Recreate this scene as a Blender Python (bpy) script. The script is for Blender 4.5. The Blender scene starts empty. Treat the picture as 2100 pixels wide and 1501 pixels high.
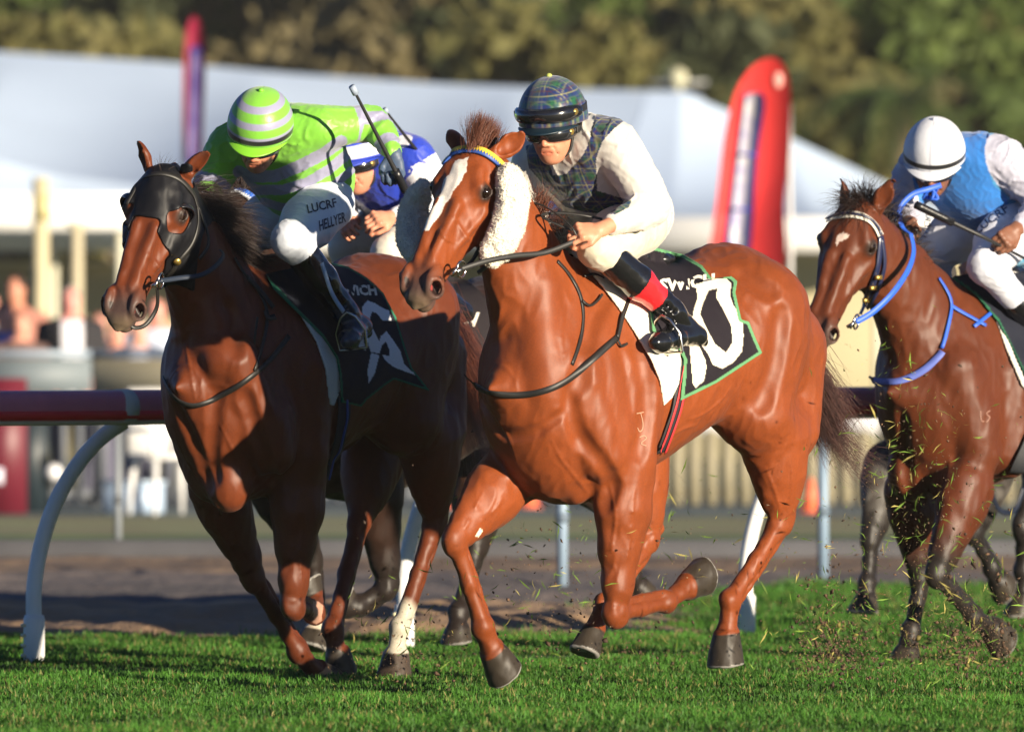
import bpy, math, random
import numpy as np
from mathutils import Vector, Matrix
from mathutils.bvhtree import BVHTree
rng = np.random.default_rng(7); random.seed(7)
sc = bpy.context.scene
COL = sc.collection
R = math.radians
# ------------------------------------------------------------------ camera, world, sun, exposure
FPX = 17500.0; HZ = 712.0; CH = 1.25
cam_d = bpy.data.cameras.new('camera'); cam = bpy.data.objects.new('camera', cam_d); COL.objects.link(cam)
cam.location = (0, 0, CH); cam.rotation_euler = (R(90), 0, 0)
cam_d.sensor_width = 36; cam_d.lens = 300
cam_d.shift_y = (HZ - 750.5) / 2100.0
cam_d.clip_start = 0.5; cam_d.clip_end = 3000
cam_d.dof.use_dof = True; cam_d.dof.focus_distance = 30.7; cam_d.dof.aperture_fstop = 3.8
sc.camera = cam
SUN_EL, SUN_AZ = 10.0, 42.0          # azimuth to the right of straight behind the camera
w = bpy.data.worlds.new('World'); sc.world = w; w.use_nodes = True
nt = w.node_tree; nt.nodes.clear()
sky = nt.nodes.new('ShaderNodeTexSky'); sky.sky_type = 'NISHITA'; sky.sun_disc = False
sky.sun_elevation = R(SUN_EL); sky.sun_rotation = R(180 - SUN_AZ)
sky.air_density = 0.55; sky.dust_density = 0.25; sky.ozone_density = 5.0
bg = nt.nodes.new('ShaderNodeBackground'); bg.inputs[1].default_value = 0.05
wo = nt.nodes.new('ShaderNodeOutputWorld'); nt.links.new(sky.outputs[0], bg.inputs[0]); nt.links.new(bg.outputs[0], wo.inputs[0])
sl = bpy.data.lights.new('sun', 'SUN'); so = bpy.data.objects.new('sun', sl); COL.objects.link(so)
sl.energy = 5.0; sl.angle = R(0.6); sl.color = (1.0, 0.865, 0.66)
tosun = Vector((math.sin(R(SUN_AZ)) * math.cos(R(SUN_EL)), -math.cos(R(SUN_AZ)) * math.cos(R(SUN_EL)), math.sin(R(SUN_EL))))
so.rotation_euler = tosun.to_track_quat('Z', 'Y').to_euler(); so.location = (10, -10, 20)
sc.view_settings.view_transform = 'Standard'; sc.view_settings.look = 'None'
sc.view_settings.exposure = 1.12; sc.view_settings.gamma = 1.0

# ------------------------------------------------------------------ object helpers
def A(*v): return np.array(v, float)
def tag(o, label=None, cat=None, group=None, kind=None):
    if label: o['label'] = label
    if cat: o['category'] = cat
    if group: o['group'] = group
    if kind: o['kind'] = kind
    return o
def empty(name, loc, rz=0):
    o = bpy.data.objects.new(name, None); COL.objects.link(o); o.location = loc; o.rotation_euler = (0, 0, rz)
    o.empty_display_size = .1
    return o
def mesh_obj(name, V, Fc, mat, parent=None, smooth=True, col=None, mi=None):
    """V (n,3); Fc (m,4) or (m,3) array or list of such arrays"""
    me = bpy.data.meshes.new(name)
    V = np.asarray(V, np.float32)
    arrs = Fc if isinstance(Fc, list) and len(Fc) and isinstance(Fc[0], np.ndarray) else None
    if arrs is None:
        lens = [len(f) for f in Fc] if not isinstance(Fc, np.ndarray) else None
        if lens is None: arrs = [Fc]
        else:
            arrs = []
            loops = np.array([i for f in Fc for i in f], np.int32); tot = np.array(lens, np.int32)
            arrs = None
    if arrs is not None:
        loops = np.concatenate([a.reshape(-1) for a in arrs]).astype(np.int32)
        tot = np.concatenate([np.full(len(a), a.shape[1]) for a in arrs]).astype(np.int32)
    start = np.concatenate([[0], np.cumsum(tot)[:-1]]).astype(np.int32)
    me.vertices.add(len(V)); me.vertices.foreach_set('co', V.reshape(-1))
    me.loops.add(len(loops)); me.loops.foreach_set('vertex_index', loops)
    me.polygons.add(len(tot)); me.polygons.foreach_set('loop_start', start)
    if smooth: me.polygons.foreach_set('use_smooth', np.ones(len(tot), bool))
    mats = mat if isinstance(mat, (list, tuple)) else [mat]
    for m in mats: me.materials.append(m)
    if mi is not None: me.polygons.foreach_set('material_index', np.asarray(mi, np.int32))
    me.update(calc_edges=True); me.validate()
    if col is not None:
        a = me.color_attributes.new('Col', 'FLOAT_COLOR', 'POINT')
        c4 = np.ones((len(V), 4), np.float32); c4[:, :3] = col
        a.data.foreach_set('color', c4.reshape(-1))
    o = bpy.data.objects.new(name, me); COL.objects.link(o)
    if parent: o.parent = parent
    return o
class MB:
    """collects simple shapes as one mesh"""
    def __init__(s): s.V = []; s.F = []; s.n = 0
    def add(s, V, Fc):
        s.V += [tuple(map(float, p)) for p in V]; s.F += [tuple(i + s.n for i in f) for f in Fc]; s.n += len(V)
    def box(s, c, d, rot=None, bev=0):
        c = A(*c); d = A(*d) / 2
        P = [A(x, y, z) * d for x in (-1, 1) for y in (-1, 1) for z in (-1, 1)]
        if rot is not None: P = [np.array(rot @ Vector(p)) for p in P]
        s.add([c + p for p in P], [(0, 1, 3, 2), (4, 6, 7, 5), (0, 4, 5, 1), (2, 3, 7, 6), (0, 2, 6, 4), (1, 5, 7, 3)])
    def tube(s, pts, r, n=10, cap=True, flat=None):
        pts = [A(*p) for p in pts]; m = len(pts)
        rr = r if isinstance(r, (list, tuple, np.ndarray)) else [r] * m
        V = []; up = None
        for i, p in enumerate(pts):
            t = pts[min(i + 1, m - 1)] - pts[max(i - 1, 0)]; t = t / (np.linalg.norm(t) + 1e-9)
            if up is None: up = A(0, 0, 1) if abs(t[2]) < .9 else A(1, 0, 0)
            w_ = np.cross(t, up); w_ /= np.linalg.norm(w_) + 1e-9; up = np.cross(w_, t)
            for k in range(n):
                a = 2 * math.pi * k / n; V.append(p + rr[i] * (math.cos(a) * w_ + math.sin(a) * up))
        Fc = [(i * n + k, i * n + (k + 1) % n, (i + 1) * n + (k + 1) % n, (i + 1) * n + k) for i in range(m - 1) for k in range(n)]
        if cap: Fc += [tuple(range(n - 1, -1, -1)), tuple((m - 1) * n + k for k in range(n))]
        s.add(V, Fc)
    def ball(s, c, r, n=12, sc_=(1, 1, 1), rot=None):
        V = []; m = n // 2 + 1
        for i in range(m):
            ph = math.pi * i / (m - 1)
            for k in range(n):
                th = 2 * math.pi * k / n
                p = A(math.sin(ph) * math.cos(th), math.sin(ph) * math.sin(th), math.cos(ph)) * A(*sc_) * r
                if rot is not None: p = np.array(rot @ Vector(p))
                V.append(A(*c) + p)
        s.add(V, [(i * n + k, (i + 1) * n + k, (i + 1) * n + (k + 1) % n, i * n + (k + 1) % n) for i in range(m - 1) for k in range(n)])
    def build(s, name, mat, parent=None, smooth=False, off=None):
        V = np.array(s.V)
        if off is not None: V = V - np.array(off)
        return mesh_obj(name, V, s.F, mat, parent, smooth)
def smooth_path(pts, n=8):
    """Catmull-Rom through pts (k,dim)"""
    P = np.array(pts, float); out = []
    for i in range(len(P) - 1):
        p0 = P[max(i - 1, 0)]; p1 = P[i]; p2 = P[i + 1]; p3 = P[min(i + 2, len(P) - 1)]
        for j in range(n):
            t = j / n
            out.append(.5 * ((2 * p1) + (-p0 + p2) * t + (2 * p0 - 5 * p1 + 4 * p2 - p3) * t * t + (-p0 + 3 * p1 - 3 * p2 + p3) * t ** 3))
    out.append(P[-1]); return np.array(out)

# ------------------------------------------------------------------ materials
def mat(name, col=(.5, .5, .5), rough=.6, vcol=False, noise=0.0, nscale=20, bump=0.0, bscale=60, bdist=.004, sheen=0.0, coat=0.0, metal=0.0, spec=.5, col2=None, stretch=None, trans=0.0, subs=0.0):
    m = bpy.data.materials.new(name); m.use_nodes = True; N = m.node_tree.nodes; L = m.node_tree.links
    b = N['Principled BSDF']
    b.inputs['Roughness'].default_value = rough; b.inputs['Metallic'].default_value = metal
    b.inputs['Specular IOR Level'].default_value = spec
    b.inputs['Sheen Weight'].default_value = sheen; b.inputs['Coat Weight'].default_value = coat; b.inputs['Coat Roughness'].default_value = .15
    if subs: b.inputs['Subsurface Weight'].default_value = subs; b.inputs['Subsurface Radius'].default_value = (1, .35, .2); b.inputs['Subsurface Scale'].default_value = .01
    src = None
    tc = N.new('ShaderNodeTexCoord')
    mp = N.new('ShaderNodeMapping'); L.new(tc.outputs['Object'], mp.inputs[0])
    if stretch: mp.inputs['Scale'].default_value = stretch
    if vcol:
        at = N.new('ShaderNodeAttribute'); at.attribute_name = 'Col'; src = at.outputs['Color']
    if noise or col2:
        nz = N.new('ShaderNodeTexNoise'); nz.inputs['Scale'].default_value = nscale; nz.inputs['Detail'].default_value = 5
        L.new(mp.outputs[0], nz.inputs['Vector'])
        if col2:
            mx = N.new('ShaderNodeMix'); mx.data_type = 'RGBA'
            rp = N.new('ShaderNodeValToRGB'); rp.color_ramp.elements[0].position = .38; rp.color_ramp.elements[1].position = .62
            L.new(nz.outputs['Fac'], rp.inputs[0]); L.new(rp.outputs[0], mx.inputs[0])
            mx.inputs[6].default_value = (*col, 1); mx.inputs[7].default_value = (*col2, 1)
            if src: L.new(src, mx.inputs[6])
            src = mx.outputs[2]
        if noise:
            mr = N.new('ShaderNodeMapRange'); mr.inputs[3].default_value = 1 - noise; mr.inputs[4].default_value = 1 + noise
            mr.inputs[1].default_value = .3; mr.inputs[2].default_value = .7
            L.new(nz.outputs['Fac'], mr.inputs[0])
            mm = N.new('ShaderNodeMix'); mm.data_type = 'RGBA'; mm.blend_type = 'MULTIPLY'; mm.inputs[0].default_value = 1
            cb = N.new('ShaderNodeCombineColor'); 
            for i in range(3): L.new(mr.outputs[0], cb.inputs[i])
            if src: L.new(src, mm.inputs[6])
            else: mm.inputs[6].default_value = (*col, 1)
            L.new(cb.outputs[0], mm.inputs[7]); src = mm.outputs[2]
    if src: L.new(src, b.inputs['Base Color'])
    else: b.inputs['Base Color'].default_value = (*col, 1)
    if bump:
        n2 = N.new('ShaderNodeTexNoise'); n2.inputs['Scale'].default_value = bscale; n2.inputs['Detail'].default_value = 4
        L.new(mp.outputs[0], n2.inputs['Vector'])
        bp = N.new('ShaderNodeBump'); bp.inputs['Strength'].default_value = bump; bp.inputs['Distance'].default_value = bdist
        L.new(n2.outputs['Fac'], bp.inputs['Height']); L.new(bp.outputs[0], b.inputs['Normal'])
    if trans:
        tr = N.new('ShaderNodeBsdfTranslucent'); ms = N.new('ShaderNodeMixShader'); ms.inputs[0].default_value = trans
        if src: L.new(src, tr.inputs[0])
        else: tr.inputs[0].default_value = (*col, 1)
        L.new(b.outputs[0], ms.inputs[1]); L.new(tr.outputs[0], ms.inputs[2]); L.new(ms.outputs[0], N['Material Output'].inputs[0])
    return m

# ------------------------------------------------------------------ pixel helpers
def P(px, py, d): return A((px - 1050) / FPX * d, d, CH + (HZ - py) / FPX * d)
class Frame:
    """local frame of a horse: x forward, y to its left, z up; origin on the ground"""
    def __init__(s, px, d, deg):
        t = R(deg); s.x0 = (px - 1050) / FPX * d; s.y0 = d
        s.h = A(-math.cos(t), -math.sin(t), 0); s.l = A(math.sin(t), -math.cos(t), 0)
        s.o = A(s.x0, s.y0, 0); s.rz = math.atan2(s.h[1], s.h[0])
        s.cam = s.toL(A(0, 0, CH))
    def toL(s, W):
        W = np.asarray(W, float) - s.o; return np.stack([W @ s.h, W @ s.l, W[..., 2]], -1)
    def toW(s, L_):
        L_ = np.asarray(L_, float); return s.o + L_[..., :1] * s.h + L_[..., 1:2] * s.l + L_[..., 2:3] * A(0, 0, 1)
    def S(s, px, py, v):
        """local point seen at px,py on the plane at lateral offset v"""
        r = A((px - 1050) / FPX, 1, (HZ - py) / FPX)
        a = s.toL(A(0, 0, CH)); b = s.toL(A(0, 0, CH) + r)
        t = (v - a[1]) / (b[1] - a[1]); return a + (b - a) * t
    def D(s, px, py, d): return s.toL(P(px, py, d))
    def proj(s, L_):
        W = s.toW(L_); return np.stack([1050 + FPX * W[..., 0] / W[..., 1], HZ - FPX * (W[..., 2] - CH) / W[..., 1]], -1)
    def ray(s, px, py):
        W = P(px, py, 1.0); r = s.toL(W) - s.cam; return r / np.linalg.norm(r)

# ------------------------------------------------------------------ implicit surfaces
def nrm(v): v = np.asarray(v, float); return v / (np.linalg.norm(v) + 1e-12)
class SDF:
    def __init__(s, lo, hi, h):
        s.lo = np.array(lo, np.float32); s.h = h
        s.n = np.ceil((np.array(hi) - np.array(lo)) / h).astype(int) + 1
        s.F = np.full(s.n, .5, np.float32)
    def blk(s, lo, hi):
        i0 = np.clip(np.floor((lo - s.lo) / s.h).astype(int), 0, s.n); i1 = np.clip(np.ceil((hi - s.lo) / s.h).astype(int) + 1, 0, s.n)
        if np.any(i1 <= i0): return None
        ax = [(s.lo[k] + s.h * np.arange(i0[k], i1[k])).astype(np.float32) for k in range(3)]
        X, Y, Z = ax[0][:, None, None], ax[1][None, :, None], ax[2][None, None, :]
        return (slice(i0[0], i1[0]), slice(i0[1], i1[1]), slice(i0[2], i1[2])), X, Y, Z
    def comb(s, sl_, d, k, sub=False):
        f = s.F[sl_]
        if sub:
            a, b = -f, d
        else: a, b = f, d
        if k > 0:
            hh = np.maximum(k - np.abs(a - b), 0) / k; r = np.minimum(a, b) - hh * hh * k * .25
        else: r = np.minimum(a, b)
        s.F[sl_] = -r if sub else r
    def cap(s, a, b, ra, rb, k=.02, side=None, fs=1.0, sub=False):
        """rounded cone a-b; fs scales its size along `side` (elliptic section)"""
        a = np.asarray(a, float); b = np.asarray(b, float); rm = max(ra, rb) * max(1, fs) + k + 2 * s.h
        B = s.blk(np.minimum(a, b) - rm, np.maximum(a, b) + rm)
        if B is None: return
        sl_, X, Y, Z = B; ab = b - a; L2 = ab @ ab + 1e-12
        px, py, pz = X - a[0], Y - a[1], Z - a[2]
        t = np.clip((px * ab[0] + py * ab[1] + pz * ab[2]) / L2, 0, 1)
        qx, qy, qz = px - t * ab[0], py - t * ab[1], pz - t * ab[2]
        r = ra + (rb - ra) * t
        q2 = qx * qx + qy * qy + qz * qz
        if side is not None and fs != 1.0:
            side = nrm(side); c = qx * side[0] + qy * side[1] + qz * side[2]
            q2 = q2 - c * c * (1 - 1 / (fs * fs))
            d = (np.sqrt(np.maximum(q2, 0)) - r) * (min(1, fs) if fs < 1 else 1)
        else: d = np.sqrt(q2) - r
        s.comb(sl_, d.astype(np.float32), k, sub)
    def chain(s, pts, rs, k=.02, side=None, fs=1.0, sub=False, n=0):
        if n:
            M_ = smooth_path(np.hstack([np.array(pts, float), np.array(rs, float)[:, None]]), n); pts = M_[:, :3]; rs = M_[:, 3]
        for i in range(len(pts) - 1): s.cap(pts[i], pts[i + 1], rs[i], rs[i + 1], k, side, fs, sub)
    def ell(s, c, r, ax=None, k=.02, sub=False):
        """ellipsoid radii r along axes ax (3 row vectors)"""
        c = np.asarray(c, float); r = np.asarray(r, float); rm = r.max() + k + 2 * s.h
        B = s.blk(c - rm, c + rm)
        if B is None: return
        sl_, X, Y, Z = B; px, py, pz = X - c[0], Y - c[1], Z - c[2]
        if ax is None: ax = np.eye(3)
        q = 0; g = 0
        for i in range(3):
            e = (px * ax[i][0] + py * ax[i][1] + pz * ax[i][2]) / r[i]; q = q + e * e; g = g + (e / r[i]) ** 2
        q = np.sqrt(q); d = q * (q - 1) / (np.sqrt(g) + 1e-6)
        d = np.where(q < .3, -r.min() * (1 - q), d)
        s.comb(sl_, d.astype(np.float32), k, sub)
    def loft(s, o, ax, up, st, k=.03, taper=0.0, p=2.0, sub=False):
        """stations (s, centre offset along up, half height, half width) along ax from o"""
        o = np.asarray(o, float); ax = nrm(ax); up = np.asarray(up, float); up = nrm(up - ax * (up @ ax)); sd = np.cross(up, ax)
        st = np.array(sorted(map(tuple, st)), float); T = np.linspace(st[0, 0], st[-1, 0], 60)
        # smooth the station profile
        xs = st[:, 0]; dense = [np.interp(T, xs, st[:, j]) for j in (1, 2, 3)]
        ker = np.array([1, 3, 4, 3, 1.]) / 12
        for j in range(3):
            e = np.pad(dense[j], 2, mode='edge'); dense[j] = np.convolve(e, ker, 'valid')
        C = o + np.outer(st[:, 0], ax) + np.outer(st[:, 1], up); rm = max(st[:, 2].max(), st[:, 3].max()) + k + 2 * s.h
        B = s.blk(C.min(0) - rm, C.max(0) + rm)
        if B is None: return
        sl_, X, Y, Z = B; px, py, pz = X - o[0], Y - o[1], Z - o[2]
        t = (px * ax[0] + py * ax[1] + pz * ax[2]); u = px * up[0] + py * up[1] + pz * up[2]; v = px * sd[0] + py * sd[1] + pz * sd[2]
        tc = np.clip(t, T[0], T[-1]); c, hh, hw = [np.interp(tc, T, e).astype(np.float32) for e in dense]
        a = (u - c) / hh
        if taper: hw = hw * (1 - taper * np.clip(a, -1, 1) * (a > 0) * np.clip(a, 0, 1))
        b = v / hw
        q = (np.abs(a) ** p + np.abs(b) ** p) ** (1 / p)
        rad = np.sqrt((a * a * hh * hh + b * b * hw * hw)) / np.maximum(q, 1e-4)   # local radius in that direction
        dr = (q - 1) * np.minimum(hh, hw) * .5 + (q - 1) * rad * .5
        e = t - tc; d = np.where(e == 0, dr, np.sqrt(np.maximum(dr, 0) ** 2 + e * e) + np.minimum(dr, 0))
        s.comb(sl_, d.astype(np.float32), k, sub)
    def hoof(s, c, dn, toe, r, L, k=.006):
        """hoof from coronet centre c down direction dn, toe direction"""
        c = np.asarray(c, float); dn = nrm(dn); toe = np.asarray(toe, float); toe = nrm(toe - dn * (toe @ dn)); sd = np.cross(dn, toe)
        B = s.blk(c - L - r * 2, c + L + r * 2)
        if B is None: return
        sl_, X, Y, Z = B; px, py, pz = X - c[0], Y - c[1], Z - c[2]
        t = px * dn[0] + py * dn[1] + pz * dn[2]; a = px * toe[0] + py * toe[1] + pz * toe[2]; b = px * sd[0] + py * sd[1] + pz * sd[2]
        tt = np.clip(t / L, 0, 1); rr = r * (.80 + .34 * tt)
        d = np.sqrt(((a - .32 * r * tt) / 1.1) ** 2 + b * b) - rr
        pl = np.maximum(t - L, -t - .01); e = .012
        d = np.minimum(np.maximum(d + e, pl + e), 0) + np.sqrt(np.maximum(d + e, 0) ** 2 + np.maximum(pl + e, 0) ** 2) - e
        s.comb(sl_, d.astype(np.float32), k)
    def at(s, p):
        q = (np.asarray(p) - s.lo) / s.h; i = np.clip(np.floor(q).astype(int), 0, s.n - 2); f = q - i
        c = s.F[i[0]:i[0] + 2, i[1]:i[1] + 2, i[2]:i[2] + 2]
        c = c[0] * (1 - f[0]) + c[1] * f[0]; c = c[0] * (1 - f[1]) + c[1] * f[1]; return c[0] * (1 - f[2]) + c[1] * f[2]
    def hit(s, fr, px, py):
        """march the camera ray; returns local point and outward normal or None"""
        o = fr.cam; r = fr.ray(px, py)
        # entry into the box
        lo = s.lo; hi = s.lo + s.h * (s.n - 1); t0, t1 = 0, 1e9
        for k in range(3):
            a, b = (lo[k] - o[k]) / r[k], (hi[k] - o[k]) / r[k]; t0 = max(t0, min(a, b)); t1 = min(t1, max(a, b))
        t = t0 + 1e-4
        while t < t1:
            p = o + r * t; d = s.at(p)
            if d < .0008:
                e = s.h; n = A(*[s.at(p + e * A(*(np.eye(3)[k]))) - s.at(p - e * A(*(np.eye(3)[k]))) for k in range(3)])
                return p, nrm(n)
            t += max(d * .7, s.h * .4) if d < .4 else .02
        return None
    def wrinkle(s, fn, amp):
        """perturb the field near the surface with fn(X,Y,Z)"""
        I = np.argwhere(np.abs(s.F) < .022 + 2 * s.h); X, Y, Z = [(s.lo[k] + s.h * I[:, k]).astype(np.float32) for k in range(3)]
        s.F[I[:, 0], I[:, 1], I[:, 2]] += amp * fn(X, Y, Z).astype(np.float32)
    def mesh(s, smooth=1):
        F_ = s.F; S_ = F_ < 0
        # crop
        idx = [np.where(S_.any(axis=tuple(j for j in range(3) if j != k)))[0] for k in range(3)]
        a = [max(i[0] - 2, 0) for i in idx]; b = [min(i[-1] + 3, F_.shape[k]) for k, i in enumerate(idx)]
        F_ = F_[a[0]:b[0], a[1]:b[1], a[2]:b[2]]; S_ = F_ < 0; n = F_.shape
        cnt = np.zeros([m - 1 for m in n], np.int8)
        for i in (0, 1):
            for j in (0, 1):
                for k in (0, 1): cnt += S_[i:n[0] - 1 + i, j:n[1] - 1 + j, k:n[2] - 1 + k]
        act = (cnt > 0) & (cnt < 8); I = np.argwhere(act); m = len(I)
        idm = np.full(act.shape, -1, np.int64); idm[act] = np.arange(m)
        acc = np.zeros((m, 3)); num = np.zeros(m)
        cs = [(i, j, k) for i in (0, 1) for j in (0, 1) for k in (0, 1)]
        for c0 in cs:
            for ax in range(3):
                if c0[ax]: continue
                c1 = list(c0); c1[ax] = 1
                f0 = F_[I[:, 0] + c0[0], I[:, 1] + c0[1], I[:, 2] + c0[2]]; f1 = F_[I[:, 0] + c1[0], I[:, 1] + c1[1], I[:, 2] + c1[2]]
                mk = (f0 < 0) != (f1 < 0); t = f0[mk] / (f0[mk] - f1[mk]); q = np.tile(np.array(c0, float), (mk.sum(), 1)); q[:, ax] = t
                acc[mk] += q; num[mk] += 1
        V = (I + acc / num[:, None] + np.array(a)) * s.h + s.lo
        quads = []
        for ax in range(3):
            o1, o2 = [k for k in range(3) if k != ax]
            s0 = [slice(None)] * 3; s1 = [slice(None)] * 3; s0[ax] = slice(0, -1); s1[ax] = slice(1, None)
            for o_ in (o1, o2): s0[o_] = slice(1, -1); s1[o_] = slice(1, -1)
            A0 = S_[tuple(s0)]; A1 = S_[tuple(s1)]; E = np.argwhere(A0 != A1)
            if not len(E): continue
            fl = A0[E[:, 0], E[:, 1], E[:, 2]]
            # cell index of the edge: along o1,o2 the edge index is E+1, cells E and E+1
            def cell(d1, d2):
                c = E.copy(); c[:, o1] += d1; c[:, o2] += d2; return idm[c[:, 0], c[:, 1], c[:, 2]]
            q = np.stack([cell(0, 0), cell(1, 0), cell(1, 1), cell(0, 1)], 1)
            if ax == 1: q = q[:, ::-1]
            q = np.where(fl[:, None], q, q[:, ::-1]); quads.append(q)
        Q = np.concatenate(quads); Q = Q[(Q >= 0).all(1)]
        for _ in range(smooth):
            acc = np.zeros_like(V); num = np.zeros(len(V))
            for i in range(4):
                j = (i + 1) % 4
                for a_, b_ in ((i, j), (j, i)):
                    for c in range(3): acc[:, c] += np.bincount(Q[:, a_], V[Q[:, b_], c], len(V))
                    num += np.bincount(Q[:, a_], minlength=len(V))
            V = V * .4 + .6 * acc / np.maximum(num, 1)[:, None]
        return V, Q
def bvh_of(V, Q): return BVHTree.FromPolygons([tuple(v) for v in V.tolist()], Q.tolist())
def vnormals(V, Q):
    N_ = np.zeros_like(V); fn = np.cross(V[Q[:, 2]] - V[Q[:, 0]], V[Q[:, 3 if Q.shape[1] > 3 else 1]] - V[Q[:, 1]])
    for i in range(Q.shape[1]):
        for c in range(3): N_[:, c] += np.bincount(Q[:, i], fn[:, c], len(V))
    return N_ / (np.linalg.norm(N_, axis=1)[:, None] + 1e-12)
def inpoly(pts, poly):
    x, y = pts[:, 0], pts[:, 1]; poly = np.array(poly, float); r = np.zeros(len(pts), bool); j = len(poly) - 1
    for i in range(len(poly)):
        xi, yi = poly[i]; xj, yj = poly[j]
        r ^= ((yi > y) != (yj > y)) & (x < (xj - xi) * (y - yi) / (yj - yi + 1e-12) + xi); j = i
    return r
def polydist(pts, path):
    """distance of points to a polyline"""
    P_ = np.array(path, float); d = np.full(len(pts), 1e9)
    for i in range(len(P_) - 1):
        a, b = P_[i], P_[i + 1]; ab = b - a; t = np.clip(((pts - a) @ ab) / (ab @ ab + 1e-12), 0, 1)
        d = np.minimum(d, np.linalg.norm(pts - a - t[:, None] * ab, axis=1))
    return d
def vnoise(X, Y, Z, f, seed=0):
    """cheap smooth noise from sines"""
    r_ = np.random.default_rng(seed); o = 0
    for i in range(6):
        k = r_.normal(size=3); k *= f * (.6 + .9 * r_.random()) / np.linalg.norm(k); o = o + np.sin(k[0] * X + k[1] * Y + k[2] * Z + r_.random() * 6.28 + 1.3 * np.sin(k[1] * X * .7 + k[2] * Y * .7 - k[0] * Z * .7))
    return o / 3.0
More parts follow.
